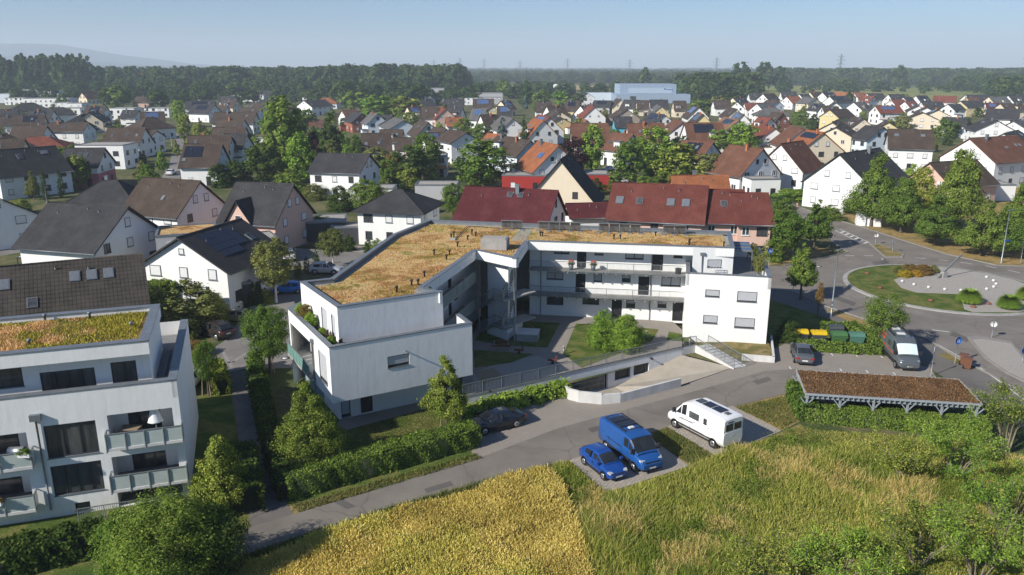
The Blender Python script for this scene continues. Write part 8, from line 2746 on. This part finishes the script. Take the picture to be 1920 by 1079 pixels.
# verge tufts along lane and pads
vp = [[G(x, y) for x, y in pts] for pts in ([(1213, 818), (1253, 803), (1340, 856), (1292, 872)], [(1380, 766), (1476, 742), (1498, 788), (1466, 806)], [(440, 1052), (742, 952), (943, 897), (1040, 876), (1045, 884), (940, 908), (742, 968), (450, 1068)], [(560, 962), (905, 860), (890, 852), (545, 950)], [(640, 812), (580, 880), (640, 885), (880, 820), (880, 775), (800, 765)])]
vv, ff, base = [], [], 0
for i, poly in enumerate(vp):
 n = [2600, 3200, 7000, 2600, 9000][i]
 p = scatter(poly, n, rg)
 v, f = blades(p, ([.16, .16, .34, .16, .09][i]) * (.4 + rg.random(n)), .03 + .03 * rg.random(n), 1.0, rg, .01)
 vv.append(v)
 ff.append(f + base)
 base += len(v)
stuff_mesh('verge_grass', np.vstack(vv), np.vstack(ff), [leafmat('verge blades', (0.115, 0.142, 0.0351), (0.216, 0.209, 0.0607), (0.365, 0.297, 0.121), .25, patch=.5)], 'short grass tufts along the lane and the pads', 'grass')

# sparse willow shrubs with bare branches at the bottom right
TWIG = M('grey twigs', (0.24, 0.20, 0.14), (0.15, 0.12, 0.08), 6)


def willow(label, cx, cy_, h, w, seed, nst=9, leafn=5200):
 rg_ = random.Random(seed)
 rn_ = np.random.default_rng(seed)
 t = thing('willow_shrub', label, 'shrub', (cx, cy_, 0), 0)
 m = MB()
 tips = []
 for i in range(nst):
  a = i * 2.4 + rg_.random()
  l = w / 2 * rg_.uniform(.5, 1.0)
  p0_ = Vector((0.2 * math.cos(a), .2 * math.sin(a), 0))
  p1_ = Vector((l * .35 * math.cos(a), l * .35 * math.sin(a), h * rg_.uniform(.4, .55)))
  p2_ = Vector((l * .75 * math.cos(a + .2), l * .75 * math.sin(a + .2), h * rg_.uniform(.65, .85)))
  p3_ = Vector((l * math.cos(a + .3), l * math.sin(a + .3), h * rg_.uniform(.8, 1.05)))
  m.tube([p0_, p1_, p2_, p3_], [.07, .05, .03, .012], 5)
  for j in range(9):
   f_ = rg_.uniform(.3, 1.0)
   q0 = p1_.lerp(p2_, f_) if j % 2 else p2_.lerp(p3_, f_)
   dv_ = Vector((rg_.uniform(-1, 1), rg_.uniform(-1, 1), rg_.uniform(-.1, .8))).normalized() * rg_.uniform(.5, 1.5)
   m.tube([q0, q0 + dv_ * .5 + Vector((0, 0, .08)), q0 + dv_], [.022, .014, .005], 4)
   tips.append((q0, q0 + dv_))
 m.build('branches', TWIG, t, False)
 k_ = rn_.integers(0, len(tips), leafn)
 A_, B_ = np.array([tuple(x[0]) for x in tips]), np.array([tuple(x[1]) for x in tips])
 u_ = rn_.random(leafn)[:, None]
 q_ = A_[k_] * (1 - u_) + B_[k_] * u_ + rn_.normal(size=(leafn, 3)) * .16
 nr_ = rn_.normal(size=(leafn, 3)) + np.array([0, 0, .6])
 nr_ /= np.linalg.norm(nr_, axis=1, keepdims=True)
 v_, f_ = leaf_quads(q_, nr_, .075, rn_, .4)
 link('leaves', np_mesh('leaves', v_, f_, [LEAF['lin'] if seed % 2 else LEAF['lt']]), t)
 return t


for i, (x, y, h, w, lb_) in enumerate([(1790, 900, 4.2, 6.0, 'willow shrub behind the right end of the carport hedge'), (1885, 850, 5.0, 5.5, 'tall willow shrub at the right edge beside the carport'), (1880, 1000, 4.5, 7.0, 'bare-branched willow shrub at the right edge of the meadow'), (1720, 1060, 3.2, 6.5, 'spreading willow shrub at the bottom right'), (1570, 1100, 2.6, 6.0, 'low willow shrub at the bottom of the meadow'),
                                       (1690, 905, 2.6, 4.5, 'small willow shrub before the carport hedge'), (1830, 1090, 3.6, 6.5, 'willow shrub at the bottom right corner'), (1430, 1110, 2.0, 5.0, 'bramble-like shrub at the bottom middle')]):
 b = G(x, y)
 willow(lb_, b.x, b.y, h * .9, w, 30 + i, 10, 7000)

# ---------------------------------------------------------------- woods, hills, pylons, crane
srcs = [next(o for o in t.children if o.name.startswith('crown')) for t, kd, lf, x, zn in TREES if kd == 'round' and t.location.y > 420 and lf in ('mid', 'dk')][:2]


def wood(name, label, bands, seed, meshes=None):
 """one mass of many crowns: points with a size, each carrying a crown"""
 rg_ = np.random.default_rng(seed)
 P_, S_ = [], []
 for x0, x1, y0, y1, n, h0, h1, wf in bands:
  x = x0 + (x1 - x0) * rg_.random(n)
  y = y0 + (y1 - y0) * rg_.random(n)
  for a, b in zip(x, y):
   g = G(a, b)
   h = h0 + (h1 - h0) * rg_.random() ** 1.3
   w = h * wf * (0.8 + .5 * rg_.random())
   P_.append((g.x, g.y, 0))
   S_.append((w / 2 / R0, w / 2 / R0, h))
 me = bpy.data.meshes.new(name)
 me.from_pydata(P_, [], [])
 at = me.attributes.new('crown_size', 'FLOAT_VECTOR', 'POINT')
 at.data.foreach_set('vector', np.array(S_, dtype=np.float32).ravel())
 o = tag(link(name, me), label, 'wood', None, 'stuff')
 ng = bpy.data.node_groups.new(name, 'GeometryNodeTree')
 ng.interface.new_socket('Geometry', in_out='INPUT', socket_type='NodeSocketGeometry')
 ng.interface.new_socket('Geometry', in_out='OUTPUT', socket_type='NodeSocketGeometry')
 gi, go = ng.nodes.new('NodeGroupInput'), ng.nodes.new('NodeGroupOutput')
 ip = ng.nodes.new('GeometryNodeInstanceOnPoints')
 oi = ng.nodes.new('GeometryNodeObjectInfo')
 oi.inputs['Object'].default_value = meshes
 oi.inputs['As Instance'].default_value = True
 oi.transform_space = 'ORIGINAL'
 na = ng.nodes.new('GeometryNodeInputNamedAttribute')
 na.data_type = 'FLOAT_VECTOR'
 na.inputs['Name'].default_value = 'crown_size'
 rv = ng.nodes.new('FunctionNodeRandomValue')
 rv.data_type = 'FLOAT_VECTOR'
 rv.inputs[0].default_value = (0, 0, 0)
 rv.inputs[1].default_value = (0, 0, 6.28)
 L_ = ng.links.new
 L_(gi.outputs[0], ip.inputs['Points'])
 L_(oi.outputs['Geometry'], ip.inputs['Instance'])
 L_(na.outputs[0], ip.inputs['Scale'])
 L_(rv.outputs[0], ip.inputs['Rotation'])
 L_(ip.outputs[0], go.inputs[0])
 md = o.modifiers.new('crowns', 'NODES')
 md.node_group = ng
 return o


def lone(kind, x, yb, yt, w, lf, label, mesh_lod=3):
 t = tree(kind, x, yb, yt, w, lf, .08, label=label, lod=mesh_lod)
 return next(o for o in t.children if o.name.startswith('crown'))


c_round = lone('round', 1385, 176, 116, 38, 'wood', 'tall dark tree standing out of the wood above the meadow')
c_round2 = lone('round', 1432, 172, 115, 34, 'wood', 'second tall tree standing out of the wood above the meadow')
c_col = lone('linden', 1462, 172, 122, 34, 'wood', 'pale pointed tree in the wood above the meadow')
lone('round', 1208, 172, 126, 26, 'wood', 'dark round tree rising right of the blue hall')
lone('round', 735, 172, 119, 36, 'wood', 'tall tree in the middle wood')
lone('round', 800, 176, 120, 40, 'wood', 'tall tree at the right end of the middle wood')
lone('round', 1684, 165, 122, 30, 'wood', 'dome tree in the right wood')
wood('poplar_wood', 'dark tall poplar wood at the left', [(-80, 170, 174, 183, 150, 34, 43, .40), (-80, 180, 170, 186, 90, 12, 20, .8)], 1, c_col)
wood('broadleaf_wood', 'dense dark green broadleaf wood behind the left and middle estate', [(160, 700, 158, 178, 520, 22, 30, .75), (120, 640, 172, 188, 170, 11, 19, .85), (620, 875, 158, 180, 330, 22, 32, .7), (640, 790, 176, 200, 90, 12, 18, .9)], 2, c_round)
wood('tree_belt', 'scattered trees between the rooftops and the crop fields', [(880, 1160, 168, 186, 80, 8, 14, 1.0), (640, 900, 182, 198, 46, 8, 13, 1.0), (0, 640, 184, 197, 70, 7, 13, 1.0)], 6, c_round2)
wood('riverside_wood', 'mixed riverside wood above the meadow on the right', [(1275, 1420, 168, 190, 150, 15, 24, .8), (1420, 1950, 149, 161, 520, 19, 29, .85), (1790, 1950, 160, 172, 90, 14, 22, .95), (1850, 1950, 170, 188, 60, 14, 20, .9), (1560, 1600, 161, 172, 14, 12, 16, .9)], 3, c_round2)
wood('far_wood', 'far bluish woods along the horizon', [(850, 1420, 140, 148, 520, 17, 24, 1.2), (880, 1300, 147, 157, 420, 13, 21, 1.1), (1160, 1420, 150, 165, 190, 12, 20, 1.0), (1450, 1900, 167, 178, 46, 7, 13, 1.1), (1400, 1950, 138, 147, 420, 18, 26, 1.2), (150, 900, 138, 146, 420, 20, 27, 1.2), (-100, 200, 140, 150, 120, 22, 30, 1.0), (600, 1950, 133.5, 137.5, 700, 22, 30, 2.6)], 4, c_round)

HILL = M('wooded hills', (0.045, 0.07, 0.04), (0.03, 0.05, 0.03), .002)
for nm, pts, Y in [('hills', [(-850, 90), (-600, 88), (-200, 80), (0, 82), (60, 82), (110, 84), (160, 92), (230, 104), (300, 112), (360, 120), (460, 126), (620, 129)], 6900),
                   ('hills', [(-850, 104), (-300, 102), (0, 104), (120, 113), (260, 121), (380, 127)], 5600)]:
 m = MB()
 vs = []
 for x, y in pts:
  X = (x - CX) / F_PX * Y * (CP + (CY - 128) / F_PX * SP) ** -1 * 1.0
  u, v_ = (x - CX) / F_PX, (CY - y) / F_PX
  t_ = Y / (CP + v_ * SP)
  z = max(1.0, CAM_H + (-SP + v_ * CP) * t_)
  vs.append((u * t_, Y, z))
 n = len(vs)
 V = [(x, Y - z * 5, -1) for x, _, z in vs] + [(x, Y - z * 1.5, z * .72) for x, _, z in vs] + vs + [(x, Y + z * 5, -1) for x, _, z in vs]
 m.add(V, [(r * n + i, r * n + i + 1, (r + 1) * n + i + 1, (r + 1) * n + i) for r in range(3) for i in range(n - 1)], 0, True)
 tag(m.build(nm, HILL), None, None, None, 'structure')


def pylon(x, yb, yt, label):
 b = G(x, yb)
 h = HT(b, yt)
 t = thing('power_pylon', label, 'pylon', b, 0.5)
 w = h * .075
 r = h * .0045
 m = MB()
 lv_ = [(0, w), (.2, w * .72), (.4, w * .5), (.58, w * .33), (.75, w * .26), (.9, w * .2), (1.0, w * .03)]
 for (z0, a), (z1, b_) in zip(lv_[:-1], lv_[1:]):
  cn = [(1, 1), (-1, 1), (-1, -1), (1, -1)]
  for k in range(4):
   p, q = cn[k], cn[(k + 1) % 4]
   m.bar((p[0] * a, p[1] * a, z0 * h), (p[0] * b_, p[1] * b_, z1 * h), r * 2)
   m.bar((p[0] * a, p[1] * a, z0 * h), (q[0] * b_, q[1] * b_, z1 * h), r * 1.3)
   m.bar((p[0] * b_, p[1] * b_, z1 * h), (q[0] * b_, q[1] * b_, z1 * h), r * 1.3)
 m.build('lattice_tower', STEEL, t, False)
 for z, l in ((.60, .21), (.75, .26), (.89, .17)):
  m = MB()
  for s in (-1, 1):
   m.bar((0, 0, z * h), (s * l * h, 0, z * h), r * 2)
   m.bar((0, 0, (z + .05) * h), (s * l * h, 0, z * h), r * 1.6)
   m.bar((s * l * h * .8, 0, z * h), (s * l * h * .8, 0, (z - .03) * h), r * 2)
  m.build('cross_arm', STEEL, t, False)


for i, (x, yb, yt) in enumerate([(814, 141, 112), (863, 141, 108), (908, 141, 110), (975, 142, 113), (1064, 143, 110), (1180, 144, 111), (1342, 146, 107), (1573, 150, 101), (1920, 152, 96)]):
 pylon(x, yb, yt, f'{ordinal(i)} power pylon from the left on the horizon')
b = G(287, 176)
h = HT(b, 136)
t = thing('tower_crane', 'orange tower crane before the wood at the left', 'crane', b, 0.35)
m = MB()
for sx in (-.9, .9):
 for sy in (-.9, .9):
  m.bar((sx, sy, 0), (sx, sy, h * .92), .28)
for k in range(10):
 z0, z1 = h * .092 * k, h * .092 * (k + 1)
 for sy in (-.9, .9):
  m.bar((-.9, sy, z0), (.9, sy, z1), .2)
  m.bar((sy, -.9, z0), (sy, .9, z1), .2)
CRO = M('crane orange', (0.42, 0.17, 0.04))
m.build('mast', CRO, t, False)
MB().bar((-26, 0, h * .92), (8, 0, h * .92), .7, .9).build('jib', CRO, t, False)
MB().bar((0, 0, h * .92), (0, 0, h * 1.02), .7).build('tower_top', CRO, t, False)
MB().box(5.5, -.8, h * .92 - 2.2, 8, .8, h * .92 - .45).build('counterweight', CONC, t, False)
# pool, gazebo, awning and small things by the houses
p = G(1551, 386)
t = thing('paddling_pool', 'round light blue pool below the tall white house', 'pool', p)
MB().lathe([(2.3, 0), (2.35, .9), (2.2, .92), (2.2, .75)], (0, 0, 0), 20).build('pool_wall', SHUTW, t, False)
MB().lathe([(2.18, .76), (2.18, .78)], (0, 0, 0), 20).build('water', M('pool water', (0.08, 0.34, 0.42), rough=.08), t, False)
p = G(1545, 372)
t = thing('gazebo', 'white tent gazebo before the tall white house', 'gazebo', p)
m = MB().add([(-1.8, -1.8, 2.1), (1.8, -1.8, 2.1), (1.8, 1.8, 2.1), (-1.8, 1.8, 2.1), (0, 0, 2.9)], [(0, 1, 4), (1, 2, 4), (2, 3, 4), (3, 0, 4)])
m.build('tent_roof', M('white canvas', (0.75, 0.75, 0.74)), t, False)
for sx in (-1.7, 1.7):
 for sy in (-1.7, 1.7):
  MB().tube([(sx, sy, 0), (sx, sy, 2.15)], .04, 6).build('post', STEEL, t, False)
p = G(822, 316, 2.4)
t = thing('awning', 'bright orange awning above the grey flat garage', 'awning', (p.x, p.y, 2.4))
MB().add([(-2.2, -1.2, 0), (2.2, -1.2, 0), (2.0, 1.2, .7), (-2.0, 1.2, .7)], [(0, 1, 2, 3)]).add([(-2.2, -1.2, -.04), (2.2, -1.2, -.04), (2.0, 1.2, .66), (-2.0, 1.2, .66)], [(3, 2, 1, 0)]).build('cloth', M('orange cloth', (0.70, 0.24, 0.02)), t, False)
MB().bar((-2.2, -1.2, 0), (2.2, -1.2, 0), .08).bar((-2.1, -1.1, 0), (-2.1, -1.1, -2.4), .06).bar((2.1, -1.1, 0), (2.1, -1.1, -2.4), .06).build('frame', STEEL, t, False)
a = G(30, 478, 2.6)
t = thing('glass_pergola', 'dark steel pergola with glass roof behind the black tile roof', 'pergola', Vector((a.x, a.y, 0)))
q = [G(32, 484, 2.5), G(150, 483, 2.5), G(140, 472, 3.0), G(60, 468, 3.0)]
for k in range(9):
 MB().bar(q[0].lerp(q[1], k / 8), q[3].lerp(q[2], k / 8), .1, .14).build('rafter', DARKF, t)
for u_, v_ in ((0, 1), (3, 2)):
 MB().bar(q[u_], q[v_], .14, .18).build('beam', DARKF, t)
for k in range(8):
 pts = [q[0].lerp(q[1], (k + .1) / 8), q[0].lerp(q[1], (k + .9) / 8), q[3].lerp(q[2], (k + .9) / 8), q[3].lerp(q[2], (k + .1) / 8)]
 MB().add([x + Vector((0, 0, .08)) for x in pts], [(0, 1, 2, 3)]).add([x + Vector((0, 0, .05)) for x in pts], [(3, 2, 1, 0)]).build('glass_pane', FROST, t)
for k in (0, 1):
 MB().bar((q[k].x, q[k].y, 0), q[k], .12).build('post', DARKF, t)
for k, (x, y) in enumerate([(471, 674), (535, 672), (1655, 486), (1180, 790), (1535, 500), (1872, 650)]):
 p = G(x, y, .012)
 t = thing('manhole_cover', ['round concrete-centred manhole cover at the street corner', 'dark manhole cover beside the green balcony', 'manhole cover behind the far splitter island', 'manhole cover on the lane before the ramp wall', 'manhole cover at the entry left of the roundabout', 'manhole cover beside the near splitter island'][k], 'manhole cover', p)
 MB().lathe([(.42, 0), (.42, .008)], (0, 0, 0), 18).build('ring', M('cast iron', (0.045, 0.04, 0.038)), t, False)
 MB().lathe([(.27, .008), (.27, .014)], (0, 0, 0), 18).build('disc', CONCW, t, False)
p = G(536, 452)
t = thing('clay_pot', 'tall terracotta pot beside the dark carport', 'pot', p)
MB().lathe([(.25, 0), (.38, .5), (.34, .9), (.4, .95)], (0, 0, 0), 10).build('pot_body', M('terracotta', (0.40, 0.17, 0.08)), t, False)
MB().lathe([(.33, .9), (.33, .93)], (0, 0, 0), 10).build('soil', EARTH, t, False)

# ---------------------------------------------------------------- air
hz = MB().box(-8900, -250, -3.6, 8900, 8700, 260.0)
ho = hz.build('haze', None)
ho.data.materials.clear()
hm = bpy.data.materials.new('hazy air')
hm.use_nodes = True
nt = hm.node_tree
nt.nodes.remove(nt.nodes['Principled BSDF'])
pv = nt.nodes.new('ShaderNodeVolumePrincipled')
pv.inputs['Color'].default_value = (0.76, 0.86, 1.0, 1)
pv.inputs['Density'].default_value = 0.0002
pv.inputs['Anisotropy'].default_value = 0.0
nt.links.new(pv.outputs[0], nt.nodes['Material Output'].inputs['Volume'])
ho.data.materials.append(hm)
tag(ho, None, None, None, 'stuff')
for o in bpy.data.objects:
 if 'zone' in o.keys():
  del o['zone']
